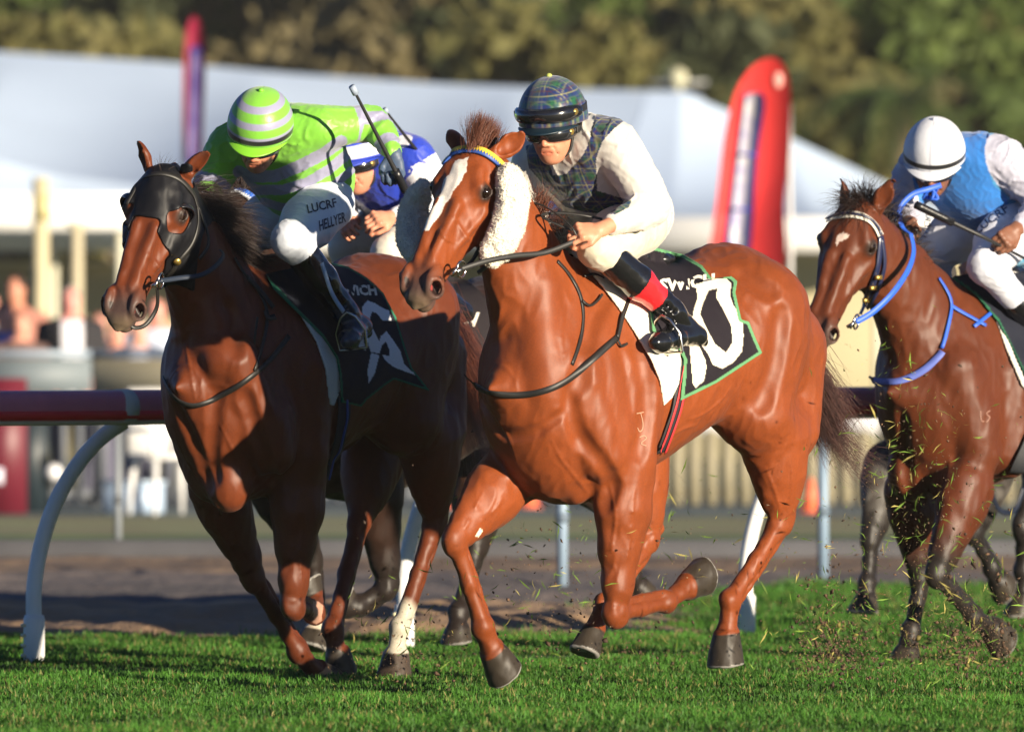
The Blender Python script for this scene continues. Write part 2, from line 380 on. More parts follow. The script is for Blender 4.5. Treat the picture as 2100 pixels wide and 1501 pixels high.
# ------------------------------------------------------------------ horses
M_eye = mat('horse_eye', (.010, .005, .003), .10)
def coat_mat(name, rough=.46):
    m = mat(name, vcol=True, rough=rough, noise=.12, nscale=150, bump=.4, bscale=420, bdist=.0012, sheen=.03, spec=.27)
    return m
def build_horse(sp):
    """sp: dict; returns root, body object, bvh, frame, head helper"""
    fr = Frame(sp['px'], sp['d'], sp['deg']); h = sp.get('h', .0048); S = fr.S
    L = lambda t: fr.D(*t[1:]) if t[0] == 'd' else (S(*t) if abs(t[0]) > 50 else A(*t))
    s = SDF((-1.95, -.42, -.03), (1.0, .42, 2.12), h)
    tr = sp['trunk']                                    # u, ztop, zbot, hw
    st = [(u, (a + b) / 2, (a - b) / 2, w_) for u, a, b, w_ in tr]
    s.loft((0, 0, 0), (1, 0, 0), (0, 0, 1), st, k=0, taper=.30, p=2.15)
    # neck
    nk = [(L(a), r1, r2) for a, r1, r2 in sp['neck']]    # point, half depth, half width
    for i in range(len(nk) - 1):
        a, b = nk[i], nk[i + 1]
        s.cap(a[0], b[0], a[1], b[1], .05, side=(0, 1, 0), fs=(a[2] + b[2]) / (a[1] + b[1]))
    # head
    Ap = L(sp['poll']); Mz = L(sp['muz']); ax = nrm(Mz - Ap); Lh = np.linalg.norm(Mz - Ap); q = sp.get('hq', 1.1)
    sd0 = A(*sp.get('hside', (0, 1, 0))); sd = nrm(sd0 - ax * (sd0 @ ax)); up = np.cross(ax, sd)
    H = lambda f, a, b: Ap + ax * f * Lh + sd * a * q + up * b * q
    ht = [(-.03, -.03, -.11, .050), (.0, .0, -.16, .074), (.10, .014, -.225, .094), (.20, .016, -.25, .101), (.30, .008, -.240, .095),
          (.42, 0, -.215, .073), (.55, -.004, -.180, .059), (.70, -.008, -.150, .053), (.82, -.012, -.135, .052), (.92, -.022, -.122, .053), (.985, -.045, -.106, .040), (1.01, -.06, -.095, .026)]
    s.loft(Ap, ax, up, [(a * Lh, (b + c) / 2 * q, (b - c) / 2 * q, w_ * q) for a, b, c, w_ in ht], k=.035, p=2.4)
    NS = []
    EY = (.258, .092, -.042)
    for sg in (1, -1):
        ed = nrm(sd * sg + up * .35 + ax * .05)                                                          # outward at the eye
        e1 = nrm(ax * .9 - up * .25); e1 = nrm(e1 - ed * (e1 @ ed)); e2 = np.cross(ed, e1) * sg
        ec = H(EY[0], sg * EY[1], EY[2])
        s.ell(H(.235, sg * .062, -.165), (.088 * q, .036 * q, .078 * q), (ax, sd, up), .025)            # jowl
        s.cap(H(.16, sg * .060, -.012), H(.245, sg * .080, -.018), .013 * q, .014 * q, .03)              # brow ridge
        s.ell(ec - ed * .013, (.036 * q, .030 * q, .026 * q), (e1, e2, ed), .024)
        s.cap(H(.34, sg * .086, -.090), H(.58, sg * .054, -.076), .012 * q, .008 * q, .035)               # crest
        s.cap(H(.40, sg * .034, -.010), H(.80, sg * .024, -.022), .018 * q, .016 * q, .02)
        s.ell(H(.15, sg * .100, -.034), (.030 * q, .010 * q, .014 * q), (ax, sd, up), .022, sub=True)      # hollow
        s.cap(H(.40, sg * .082, -.030), H(.62, sg * .068, -.046), .018 * q, .012 * q, .03, sub=True)       # hollow beside the nose bone
        s.cap(H(.50, sg * .088, -.130), H(.74, sg * .072, -.095), .014 * q, .010 * q, .03, sub=True)        # cheek groove
        s.ell(ec + ed * .014, (.023 * q, .0145 * q, .020 * q), (e1, e2, ed), .004, sub=True)               # lid opening
        for t_, r_ in ((.0135, .0058), (-.0125, .0045)):                                                 # lids
            s.chain([ec + e1 * -.023 * q + ed * .010, ec + e2 * t_ * q * .8 - e1 * .011 + ed * .017, ec + e2 * t_ * q + ed * .019, ec + e2 * t_ * q * .8 + e1 * .011 + ed * .016, ec + e1 * .025 * q + ed * .006], [.003, r_, r_, r_, .003], .005)
        s.ell(H(.875, sg * .046, -.046), (.058 * q, .024 * q, .040 * q), (ax, sd, up), .016)             # nostril wing
        nf = sp.get('nostril', 1.15)
        no = nrm(ax * .55 + sd * sg * .8 + up * .35); n2 = nrm(up - ax * .35); n2 = nrm(n2 - no * (n2 @ no)); n1 = np.cross(n2, no)
        c_ = H(.915, sg * .058, -.050); NS.append((c_, no))
        for k_ in range(12):                                                                            # rim
            a_, b_ = 2 * math.pi * k_ / 12, 2 * math.pi * (k_ + 1) / 12
            e_ = lambda t: c_ + (n1 * math.cos(t) * .022 + n2 * math.sin(t) * .029) * q * nf
            s.cap(e_(a_), e_(b_), .0075 * q, .0075 * q, .008)
        s.ell(c_ - no * .004, (.018 * q * nf, .025 * q * nf, .026 * q), (n1, n2, no), .006, sub=True)
        s.chain([H(.80, sg * .058, -.094), H(.88, sg * .060, -.094), H(.96, sg * .048, -.095), H(1.01, sg * .026, -.094), H(1.03, 0, -.092)], [.006, .005, .006, .006, .007], .006, sub=True)
    s.ell(H(.95, 0, -.064), (.044 * q, .048 * q, .036 * q), (ax, sd, up), .02)
    s.ell(H(.94, 0, -.120), (.038 * q, .034 * q, .024 * q), (ax, sd, up), .014)
    s.cap(H(.80, 0, -.108), H(.93, 0, -.120), .022 * q, .022 * q, .02)
    # ears: base, tip (3-D), opening direction
    for e in sp['ears']:
        b_ = H(*e['base']); t_ = L(e['tip']); d_ = nrm(t_ - b_); op = A(*e['open']); op = nrm(op - d_ * (op @ d_)); ln = np.linalg.norm(t_ - b_); ws = np.cross(d_, op)
        pt = [b_ - d_ * .03, b_ + d_ * ln * .2, b_ + d_ * ln * .45, b_ + d_ * ln * .72, b_ + d_ * ln * .9, t_]
        bend = op * (.012)
        pt = [p_ - bend * math.sin(math.pi * i / 5) for i, p_ in enumerate(pt)]
        rr = [.032, .034, .037, .026, .014, .004]
        s.chain(pt, rr, .006, side=op, fs=.55, n=3)
        s.chain([p_ + op * (.016 - .0010 * i) for i, p_ in enumerate(pt)][1:], [.016, .026, .029, .018, .007], .004, side=op, fs=.6, n=3, sub=True)
    s.ell((-.03, 0, 1.12), (.165, .195, .29), None, .08)
    for m_ in sp['mus']:
        kind = m_[0]
        if kind == 'e': s.ell(L(m_[1]), m_[2], m_[4] if len(m_) > 4 else None, m_[3])
        elif kind == 'c': s.cap(L(m_[1]), L(m_[2]), m_[3], m_[4], m_[5], side=(0, 1, 0), fs=m_[6] if len(m_) > 6 else 1)
        elif kind == 's': s.cap(L(m_[1]), L(m_[2]), m_[3], m_[4], m_[5], sub=True)
    bones = []
    Y = A(0, 1, 0)
    for lg in sp['legs']:
        J = [L(p_) for p_ in lg['j']]; sc_ = lg.get('s', 1.18)
        if lg['t'] == 'f':
            E, K, Ft, C, T = J
            d1 = nrm(K - E); f1 = nrm(np.cross(d1, Y))
            s.chain([E, E + (K - E) * .22, E + (K - E) * .5, E + (K - E) * .78, K - d1 * .03], np.array([.105, .092, .066, .050, .041]) * sc_, .04, side=Y, fs=.80)
            for o_, r_ in ((-.026, .050), (.030, .042)):   # extensor and flexor bellies
                s.ell(E + (K - E) * (.36 if o_ > 0 else .30) + f1 * o_ * 1.6, (r_ * sc_, .036 * sc_, .14), (f1, Y, d1), .012); s.ell(E + (K - E) * .42 + f1 * o_ * .5 + Y * .03 * np.sign(E[1]), (.024, .030, .13), (f1, Y, d1), .010)
            s.cap(E + (K - E) * .35 + f1 * .045 + Y * .01, K - d1 * .05 + f1 * .020, .024, .020, .008)
            s.cap(E + (K - E) * .45 - f1 * .035, K - d1 * .02 - f1 * .034, .022, .015, .006)
        else:
            G, K, Ft, C, T = J
            d1 = nrm(K - G); f1 = nrm(np.cross(d1, Y))
            s.chain([G, G + (K - G) * .25, G + (K - G) * .5, G + (K - G) * .75, K - d1 * .04], np.array([.130, .104, .074, .052, .044]) * sc_, .05, side=Y, fs=.74)
            hp = K - f1 * .066 - d1 * .040                                                           # point of hock
            s.cap(G + (K - G) * .45 - f1 * .055, hp, .020, .016, .006)                                 # achilles tendon
            s.cap(G + (K - G) * .30 + f1 * .035, K - d1 * .05 + f1 * .010, .042, .024, .018)
            s.cap(G + (K - G) * .15 + Y * .02 * np.sign(G[1]) - f1 * .02, G + (K - G) * .62 - f1 * .008 + Y * .012 * np.sign(G[1]), .06, .022, .02)
        d2 = nrm(Ft - K); f2 = nrm(np.cross(d2, Y))
        lc = np.linalg.norm(Ft - K)
        if lg['t'] == 'f':
            fm = nrm(f1 + f2)
            s.ell(K + fm * .002, (.044 * sc_, .037 * sc_, .050 * sc_), (fm, Y, nrm(d1 + d2)), .016)
            s.ell(K + f1 * .030 - d1 * .022, (.024, .034, .020), (f1, Y, d1), .007); s.ell(K + Y * .034 * np.sign(K[1]) - d1 * .01, (.020, .014, .026), (f1, Y, d1), .007)
            s.ell(K + f2 * .026 + d2 * .024, (.022, .032, .020), (f2, Y, d2), .007)
            s.ell(K - f1 * .044 - d1 * .012, (.018, .018, .026), (f1, Y, d1), .010)             # pisiform
            r0, r1 = .027, .024
        else:
            s.ell(K, (.050 * sc_, .038 * sc_, .060 * sc_), (f2, Y, d2), .012)
            s.cap(hp, K + d2 * .06 - f2 * .022, .020, .020, .012)
            s.ell(K + f2 * .020 + d2 * .035, (.022, .034, .030), (f2, Y, d2), .014)
            s.ell(K + Y * .024 - d1 * .01 + f1 * .012, (.024, .020, .026), (f2, Y, d2), .007); s.ell(K - Y * .024 + d2 * .02, (.022, .016, .026), (f2, Y, d2), .010)
            r0, r1 = .029, .025
        s.chain([K + d2 * .03, K + d2 * lc * .5, Ft - d2 * .03], np.array([r0, r1, r1 + .002]) * sc_, .02)
        s.cap(K + d2 * .04 - f2 * .038, Ft - d2 * .02 - f2 * .034, .0145 * sc_, .0155 * sc_, .004)                # tendons
        s.cap(K + d2 * .04 + Y * .012 - f2 * .010, K + d2 * lc * .7 + Y * .014 - f2 * .012, .014, .008, .008)
        s.cap(K + d2 * .04 - Y * .012 - f2 * .010, K + d2 * lc * .7 - Y * .014 - f2 * .012, .014, .008, .008)
        s.ell(Ft, (.038 * sc_, .033 * sc_, .036 * sc_), (f2, Y, d2), .016)
        s.ell(Ft - f2 * .026, (.022, .026, .024), (f2, Y, d2), .012)
        d3 = nrm(C - Ft); s.chain([Ft, Ft + (C - Ft) * .5, C], np.array([.031, .026, .037]) * sc_, .018)
        s.ell(C - nrm(lg.get('toe') if lg.get('toe') is not None else f2) * .018, (.030, .034, .024), None, .012)
        dn = nrm(T - C); toe = A(*lg['toe']) if lg.get('toe') is not None else f2
        s.hoof(C + dn * .002, dn, toe, .051 * sc_, max(np.linalg.norm(T - C), .06))
        bones.append((J, lg, dn, toe))
    s.wrinkle(lambda X, Y_, Z: vnoise(X, Y_, Z, 22, 61) * .0022 + np.abs(vnoise(X * 1.6, Y_ * 1.6, Z * .7, 42, 62)) * .0030 + vnoise(X, Y_, Z, 95, 63) * .0005, 1.0 * sp.get('rip', 1))
    for g in sp.get('groove', []):                        # pixel paths: (path, radius, depth)
        pts = [s.hit(fr, *p_) for p_ in smooth_path(g[0], 5)]
        pts = [p_[0] + p_[1] * (g[1] - g[2]) for p_ in pts if p_]
        n_ = len(pts); rr = [g[1]] * n_
        if n_ > 1: s.chain(pts, rr, g[1] * 1.3, sub=True)
    for g in sp.get('bulge', []):                         # (path, radius, height)
        pts = [s.hit(fr, *p_) for p_ in smooth_path(g[0], 5)]
        pts = [p_[0] - p_[1] * (g[1] - g[2]) for p_ in pts if p_]
        if len(pts) > 1: s.chain(pts, [g[1] * (.55 + .45 * math.sin(math.pi * i / (len(pts) - 1))) for i in range(len(pts))], g[1] * .8)
    V, Q = s.mesh(1)
    N_ = vnormals(V, Q)
    # ---- colours
    base = A(*sp['coat']); C_ = np.tile(base, (len(V), 1))
    def blend(m_, c): 
        m_ = np.clip(m_, 0, 1)[:, None]; C_[:] = C_ * (1 - m_) + A(*c) * m_
    nz = vnoise(V[:, 0], V[:, 1], V[:, 2], 7, 3); nz2 = vnoise(V[:, 0], V[:, 1], V[:, 2], 26, 4); nz3 = vnoise(V[:, 0], V[:, 1], V[:, 2], 90, 5)
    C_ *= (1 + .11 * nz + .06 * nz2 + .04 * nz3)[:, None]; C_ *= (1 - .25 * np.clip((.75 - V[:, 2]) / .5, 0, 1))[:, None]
    if sp.get('belly') is not None: blend((.98 - V[:, 2]) * 2.2 * (np.abs(N_[:, 1]) < .9) * (V[:, 0] > -1.2) * (V[:, 2] > .55), sp['belly'])
    if sp.get('dapple'):
        blend((vnoise(V[:, 0], V[:, 1], V[:, 2], 60, 9) * .8 + nz2 * .3), sp['dapple'])
    pts_c = sp.get('points')
    for J, lg, dn, toe in bones:
        K, Ft, C, T = J[1:]
        def segd(a, b):
            ab = b - a; t = np.clip(((V - a) @ ab) / (ab @ ab), 0, 1); return np.linalg.norm(V - a - t[:, None] * ab, axis=1), t
        if pts_c is not None:
            d0, t0 = segd(J[0] + (K - J[0]) * .35, K); blend((t0 * 1.6 - .3 + .2 * nz2) * (d0 < .09) * (d0 < .09), pts_c)
            d0, _ = segd(K, Ft); blend((d0 < .075) * 1.0, pts_c)
            d0, _ = segd(Ft, C); blend((d0 < .065) * 1.0, pts_c)
        d0, t0 = segd(K, Ft); m_ = (d0 < .07)
        if lg.get('sock'):
            d1_, t1 = segd(Ft, C); blend((d1_ < .075) * (t1 > 0), lg.get('sockc', (.42, .38, .30)))
            blend(m_ * np.clip((t0 - lg['sock'] + .03 * nz2) * 14, 0, 1), lg.get('sockc', (.42, .38, .30)))
        hd = (V - C) @ dn; rr = np.linalg.norm(V - C - hd[:, None] * dn, axis=1)
        hm = (hd > .004) & (hd < .15) & (rr < .115)
        blend(hm * np.clip((hd - .004) * 200, 0, 1), lg.get('hoofc', (.032, .025, .018)))
        blend(hm * (np.abs(hd - (np.linalg.norm(T - C) - .004)) < .005) * (rr > .03) * .7, (.30, .29, .27))
    hs = ((V - Ap) @ ax) / Lh; hv = (V - Ap) @ sd / q; hu = (V - Ap) @ up / q
    hm = (hs > -.1) & (hs < 1.15) & (np.abs(hv) < .12) & (hu > -.30) & (hu < .08)
    blend(hm * np.clip((hs - .80 + .04 * nz2 - .3 * hu * 0) * 7, 0, 1) * .9, sp.get('muzc', (.06, .04, .035)))
    blend(hm * np.clip((hs - .955) * 12, 0, 1) * .5, (.22, .17, .10))
    for sg in (1, -1):
        e_ = H(EY[0], sg * EY[1], EY[2]); d_ = np.linalg.norm(V - e_, axis=1); blend((.040 * q - d_) / .016, (.03, .018, .014))
        c_, no = NS[0 if sg > 0 else 1]; d_ = np.linalg.norm(V - c_, axis=1); blend(hm * (d_ < .040 * q) * ((V - c_) @ no < -.003), (.018, .008, .007)); e_ = H(.905, sg * .044, -.050); d_ = np.linalg.norm(V - e_, axis=1); blend(hm * (.017 * q - d_) / .006, (.30, .05, .045))
        pass
    px = fr.proj(V); vis = (N_ @ nrm(fr.cam)) > -.1
    for p_ in sp.get('paint', []):                        # (polygon, colour, strength)
        lo = np.min(p_[0], 0) - 15; hi = np.max(p_[0], 0) + 15
        c_ = vis & (px > lo).all(1) & (px < hi).all(1); idx = np.where(c_)[0]
        jit = np.stack([nz3[idx] * p_[3], vnoise(V[idx, 1], V[idx, 2], V[idx, 0], 90, 11) * p_[3]], 1)
        ins = inpoly(px[idx] + jit, p_[0]); k_ = np.zeros(len(V)); k_[idx[ins]] = p_[2]; blend(k_, p_[1])
    C_ = np.clip(C_, .003, 1)
    root = empty('horse', tuple(fr.o), fr.rz); tag(root, sp['label'], 'horse', sp.get('group'))
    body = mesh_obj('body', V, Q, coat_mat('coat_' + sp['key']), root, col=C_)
    for sg in (1, -1):
        m = MB(); m.ball(H(EY[0], sg * (EY[1] - .001), EY[2] + .0005), .0212 * q, 20); m.build('eye', M_eye, root, True)
    bv = bvh_of(V, Q)
    return dict(root=root, body=body, bvh=bv, fr=fr, H=H, ax=ax, up=up, sd=sd, V=V, Q=Q, bones=bones, q=q)

def ray_hit(hz, px, py):
    fr = hz['fr']; r = fr.ray(px, py); loc, n, i, d = hz['bvh'].ray_cast(Vector(fr.cam), Vector(r))
    if loc is None: return None
    n = A(*n); n = -n if n @ r > 0 else n
    return A(*loc), n
def surf_path(hz, path, off=.004, n=6, guess=None):
    """pixel path -> points lying on the horse (misses are interpolated)"""
    pp = smooth_path(path, n); out = []; nn = []
    for p_ in pp:
        h_ = ray_hit(hz, *p_[:2]); out.append(None if h_ is None else h_[0] + h_[1] * off); nn.append(None if h_ is None else h_[1])
    ok = [i for i, o in enumerate(out) if o is not None]
    if not ok: return None, None
    fr = hz['fr']
    for i in range(len(out)):
        if out[i] is None:
            a = max([j for j in ok if j < i], default=None); b = min([j for j in ok if j > i], default=None)
            da = fr.toW(out[a])[1] if a is not None else None; db = fr.toW(out[b])[1] if b is not None else None
            d = da if db is None else db if da is None else da + (db - da) * (i - a) / (b - a)
            out[i] = fr.D(pp[i][0], pp[i][1], d); nn[i] = nn[a if a is not None else b]
    return np.array(out), np.array(nn)
def ribbon(pts, nn, w_, th=.003, smooth_n=2):
    """flat strap along pts, width w_, facing nn"""
    P_ = np.array(pts); N_ = np.array(nn)
    for _ in range(smooth_n):
        P_[1:-1] = .5 * P_[1:-1] + .25 * (P_[:-2] + P_[2:]); N_[1:-1] = .4 * N_[1:-1] + .3 * (N_[:-2] + N_[2:])
    T = np.gradient(P_, axis=0); ww = w_ if np.ndim(w_) else np.full(len(P_), w_); V = []
    for i in range(len(P_)):
        t = nrm(T[i]); n_ = nrm(N_[i] - t * (N_[i] @ t)); b = np.cross(t, n_)
        for a, c in ((-1, 0), (-.96, 1), (.96, 1), (1, 0), (.96, -1), (-.96, -1)): V.append(P_[i] + b * a * ww[i] / 2 + n_ * c * th / 2)
    m = len(P_); Fc = [(i * 6 + k, i * 6 + (k + 1) % 6, (i + 1) * 6 + (k + 1) % 6, (i + 1) * 6 + k) for i in range(m - 1) for k in range(6)]
    Fc += [tuple(range(5, -1, -1)), tuple((m - 1) * 6 + k for k in range(6))]
    return np.array(V), Fc
def strap(hz, name, paths, wid, m_, th=.004, off=.004, parent=None):
    th = min(th, .0035)
    o = None
    for path in paths:
        P_, N_ = surf_path(hz, path, off)
        if P_ is None: continue
        b = MB(); V, Fc = ribbon(P_, N_, wid, th); b.add(V, Fc); o = b.build(name, m_, parent or hz['root'], False)
    return o
def sheet(hz, name, poly, mat_, paintfn=None, step=2.2, off=.012, th=.006, wav=.004, mirror=False, bvh=None, flare=None, parent=None, seed=1):
    """cloth lying on the horse: pixel polygon, projected on to the body"""
    poly = np.array(poly, float); fr = hz['fr']; lo = poly.min(0); hi = poly.max(0)
    nx, ny = int((hi[0] - lo[0]) / step) + 2, int((hi[1] - lo[1]) / step) + 2
    gx, gy = np.meshgrid(lo[0] + step * np.arange(nx), lo[1] + step * np.arange(ny), indexing='ij')
    pts = np.stack([gx.ravel(), gy.ravel()], 1); ins = inpoly(pts, poly)
    # snap near-boundary points on to the outline for a clean edge
    cl = np.concatenate([poly, poly[:1]]); dist = polydist(pts, cl); near = (~ins) & (dist < step * .75)
    for i in np.where(near)[0]:
        best = None
        for j in range(len(cl) - 1):
            a, b = cl[j], cl[j + 1]; ab = b - a; t = np.clip((pts[i] - a) @ ab / (ab @ ab + 1e-9), 0, 1); c = a + ab * t; d = np.hypot(*(pts[i] - c))
            if best is None or d < best[0]: best = (d, c)
        pts[i] = best[1]
    use = ins | near; idx = np.full(len(pts), -1); V = []; W = []; dd = []; keep = []
    for i in np.where(use)[0]:
        h_ = ray_hit(hz, *pts[i]); keep.append(i); dd.append(None if h_ is None else fr.toW(h_[0])[1]); 
    kk = np.array(keep); D_ = np.array([np.nan if d is None else d for d in dd])
    ok = ~np.isnan(D_)
    if not ok.all():
        pk = pts[kk]
        for i in np.where(~ok)[0]:
            j = np.where(ok)[0]; m_ = np.argsort(((pk[j] - pk[i]) ** 2).sum(1))[:6]; D_[i] = D_[j[m_]].mean()
    G = np.full(nx * ny, np.nan); G[kk] = D_; G = G.reshape(nx, ny)
    for _ in range(8):      # smooth the depth so the cloth bridges hollows
        s_ = np.zeros_like(G); c_ = np.zeros_like(G)
        for dx, dy in ((0, 0), (1, 0), (-1, 0), (0, 1), (0, -1)):
            g = np.roll(np.roll(G, dx, 0), dy, 1)
            if dx: g[0 if dx > 0 else -1] = np.nan
            if dy: g[:, 0 if dy > 0 else -1] = np.nan
            okk = ~np.isnan(g); s_[okk] += g[okk]; c_[okk] += 1
        G2 = s_ / np.maximum(c_, 1); G = np.where(np.isnan(G), np.nan, np.minimum(G2, G + .002))
    D_ = G.ravel()[kk]
    X = (pts[kk, 0] - 1050) / FPX; Z = (HZ - pts[kk, 1]) / FPX
    D_ = D_ - off - wav * (vnoise(pts[kk, 0] / 540, pts[kk, 1] / 540, 0 * X, 22, seed) + 1)
    if flare is not None: D_ = D_ - flare(pts[kk])
    Wd = np.stack([X * D_, D_, CH + Z * D_], 1); V = fr.toL(Wd); idx[kk] = np.arange(len(kk)); I = idx.reshape(nx, ny)
    Q = np.stack([I[:-1, :-1], I[1:, :-1], I[1:, 1:], I[:-1, 1:]], -1).reshape(-1, 4); Q = Q[(Q >= 0).all(1)]
    col = None
    if paintfn is not None: col = paintfn(pts[kk], dist[kk])
    if mirror:
        V2 = V.copy(); V2[:, 1] *= -1; Q = np.concatenate([Q, Q[:, ::-1] + len(V)]); V = np.concatenate([V, V2])
        if col is not None: col = np.concatenate([col, col])
    o = mesh_obj(name, V, Q, mat_, parent or hz['root'], col=col)
    md = o.modifiers.new('thick', 'SOLIDIFY'); md.thickness = th; md.offset = 0
    return o, V, Q
def hair(roots, dirs, length, wid, n=7, grav=.0, jit=.3, curl=.0, seed=0, wind=(0, 0, 0), clump=0):
    """returns V, Q of hair ribbons; vectorised"""
    r_ = np.random.default_rng(seed); m = len(roots); P_ = np.array(roots, float); D_ = np.array(dirs, float); L_ = np.array(length, float) * (1 - .5 * r_.random(m) ** 2)
    D_ = D_ / np.linalg.norm(D_, axis=1)[:, None] + r_.normal(size=(m, 3)) * jit; D_ /= np.linalg.norm(D_, axis=1)[:, None]
    sdv = np.cross(D_, r_.normal(size=(m, 3))); sdv /= np.linalg.norm(sdv, axis=1)[:, None]; ph = r_.random(m) * 6.28
    out = []; cu = r_.normal(size=(m, 3)) * curl
    for i in range(n):
        f = i / (n - 1); ww = wid * (1 - .85 * f ** 1.5)
        out.append(P_ - sdv * ww / 2); out.append(P_ + sdv * ww / 2)
        D_ = D_ + (A(0, 0, -1) * grav + A(*wind)) / n + cu / n * np.sin(ph + 3 * f)[:, None]; D_ /= np.linalg.norm(D_, axis=1)[:, None]
        P_ = P_ + D_ * (L_ / (n - 1))[:, None]
    V = np.stack(out, 1).reshape(-1, 3); b = np.arange(m)[:, None] * 2 * n
    Q = np.concatenate([np.concatenate([b + 2 * i, b + 2 * i + 1, b + 2 * i + 3, b + 2 * i + 2], 1) for i in range(n - 1)])
    return V, Q
M_hair_ch = mat('hair_chestnut', (.10, .028, .012), .6, noise=.3, nscale=60)
T_ = 0.04
H10 = build_horse(dict(key='chestnut', px=1085, d=30.3, deg=50, label='bright chestnut racehorse with a white blaze and white sheepskin cheek pieces, galloping in front', coat=(.205, .046, .0112),
  trunk=[(.155, 1.14, 1.06, .05), (.13, 1.22, .99, .10), (.09, 1.33, .90, .15), (.03, 1.46, .80, .20), (-.08, 1.52, .70, .24), (-.25, 1.57, .69, .265), (-.42, 1.60, .74, .28), (-.60, 1.57, .81, .29), (-.80, 1.54, .90, .295), (-.97, 1.58, 1.0, .285), (-1.08, 1.64, 1.03, .28), (-1.22, 1.61, 1.02, .26), (-1.36, 1.50, 1.02, .22), (-1.47, 1.37, 1.06, .16), (-1.53, 1.24, 1.12, .08)],
  neck=[((.20, 0, 1.83), .105, .065), ((.15, 0, 1.72), .125, .075), ((.06, 0, 1.58), .155, .095), ((-.04, 0, 1.42), .20, .13), ((-.14, 0, 1.28), .24, .16)],
  poll=(968, 297, 0), muz=(836, 594, 0), hside=(-.22, .97, -.04),
  ears=[dict(base=(-.015, .075, -.045), tip=('d', 1076, 277, 30.05), open=(.4, .9, .1)), dict(base=(-.015, -.075, -.045), tip=('d', 916, 274, 30.2), open=(-.2, -1, .2))],
  mus=[('e', (1248, 905, .2), (.12, .07, .14), .04), ('e', (1150, 960, -.02), (.10, .13, .12), .04),
       ('e', (1085, 940, -.13), (.09, .075, .14), .03), ('e', (1185, 960, .07), (.09, .075, .13), .03),
       ('c', (1180, 760, .16), (1235, 930, .2), .10, .08, .04), ('c', (1300, 760, .2), (1290, 930, .2), .11, .10, .05),
       ('c', (-1.13, .14, 1.38), (1545, 850, .17), .185, .14, .11), ('c', (-1.13, -.14, 1.38), (1425, 815, -.17), .185, .11, .11),
       ('c', (-1.37, .11, 1.26), (1632, 880, .16), .125, .09, .09), ('c', (-1.37, -.10, 1.26), (-1.12, -.15, 1.12), .115, .09, .05)],
  legs=[dict(t='f', j=[(1282, 985, .19), (1262, 1258, .17), (1366, 1236, .15), (1406, 1203, .145), (1446, 1190, .14)], toe=(.2, 0, 1)),
        dict(t='f', j=[(1030, 990, -.17), (932, 1108, -.17), (990, 1287, -.14), (1008, 1330, -.135), (1040, 1378, -.13)], toe=(1, 0, .3)),
        dict(t='h', j=[(1590, 900, .17), (1603, 1065, .15), (1497, 1232, .11), (1490, 1294, .10), (1495, 1364, .10)], toe=(1, 0, .2)),
        dict(t='h', s=1.0, j=[(1312, 930, -.17), (1330, 1108, -.13), (1238, 1236, -.09), (1218, 1288, -.08), (1203, 1342, -.08)], toe=(1, 0, .1))],
  groove=[([(985, 820), (1030, 890), (1100, 885)], .02, .006), ([(1165, 800), (1180, 880), (1250, 975), (1240, 1040)], .022, .007),
          ([(1110, 880), (1150, 850)], .015, .006), ([(1240, 600), (1200, 700), (1190, 790)], .03, .005), ([(1310, 700), (1330, 820), (1310, 930)], .03, .005), ([(1600, 640), (1590, 740), (1560, 830)], .03, .006), ([(1520, 560), (1580, 600)], .03, .004)],
  bulge=[*[(p_, .0065, .0028) for p_ in ([(930, 440), (945, 470), (960, 490), (985, 505)], [(900, 470), (915, 490), (935, 498)], [(1130, 900), (1150, 940), (1185, 985), (1205, 1010)], [(1020, 860), (1045, 900), (1060, 950)], [(1250, 990), (1262, 1060), (1255, 1130), (1268, 1200)], [(1300, 1010), (1295, 1080), (1285, 1150)], [(990, 1010), (965, 1060), (950, 1090)], [(1040, 1010), (1010, 1050), (985, 1070)], [(1570, 960), (1590, 1010), (1600, 1045)], [(1620, 940), (1625, 990), (1618, 1030)], [(1410, 860), (1440, 850), (1480, 820), (1500, 790)], [(1370, 900), (1400, 880), (1430, 872)], [(1160, 620), (1150, 680), (1160, 750)], [(1600, 1100), (1570, 1150), (1530, 1200)])], ([(1130, 560), (1110, 700), (1120, 830)], .06, .006), ([(1240, 650), (1260, 800), (1290, 900)], .05, .005)],
  paint=[([(934, 330), (962, 322), (955, 352), (920, 410), (900, 440), (878, 476), (866, 474), (872, 452), (898, 412), (913, 370)], (.72, .66, .60), 1, 2.5),
         ([(975, 1098), (986, 1082), (990, 1088), (982, 1102)], (.7, .66, .5), 1, 1)],
))
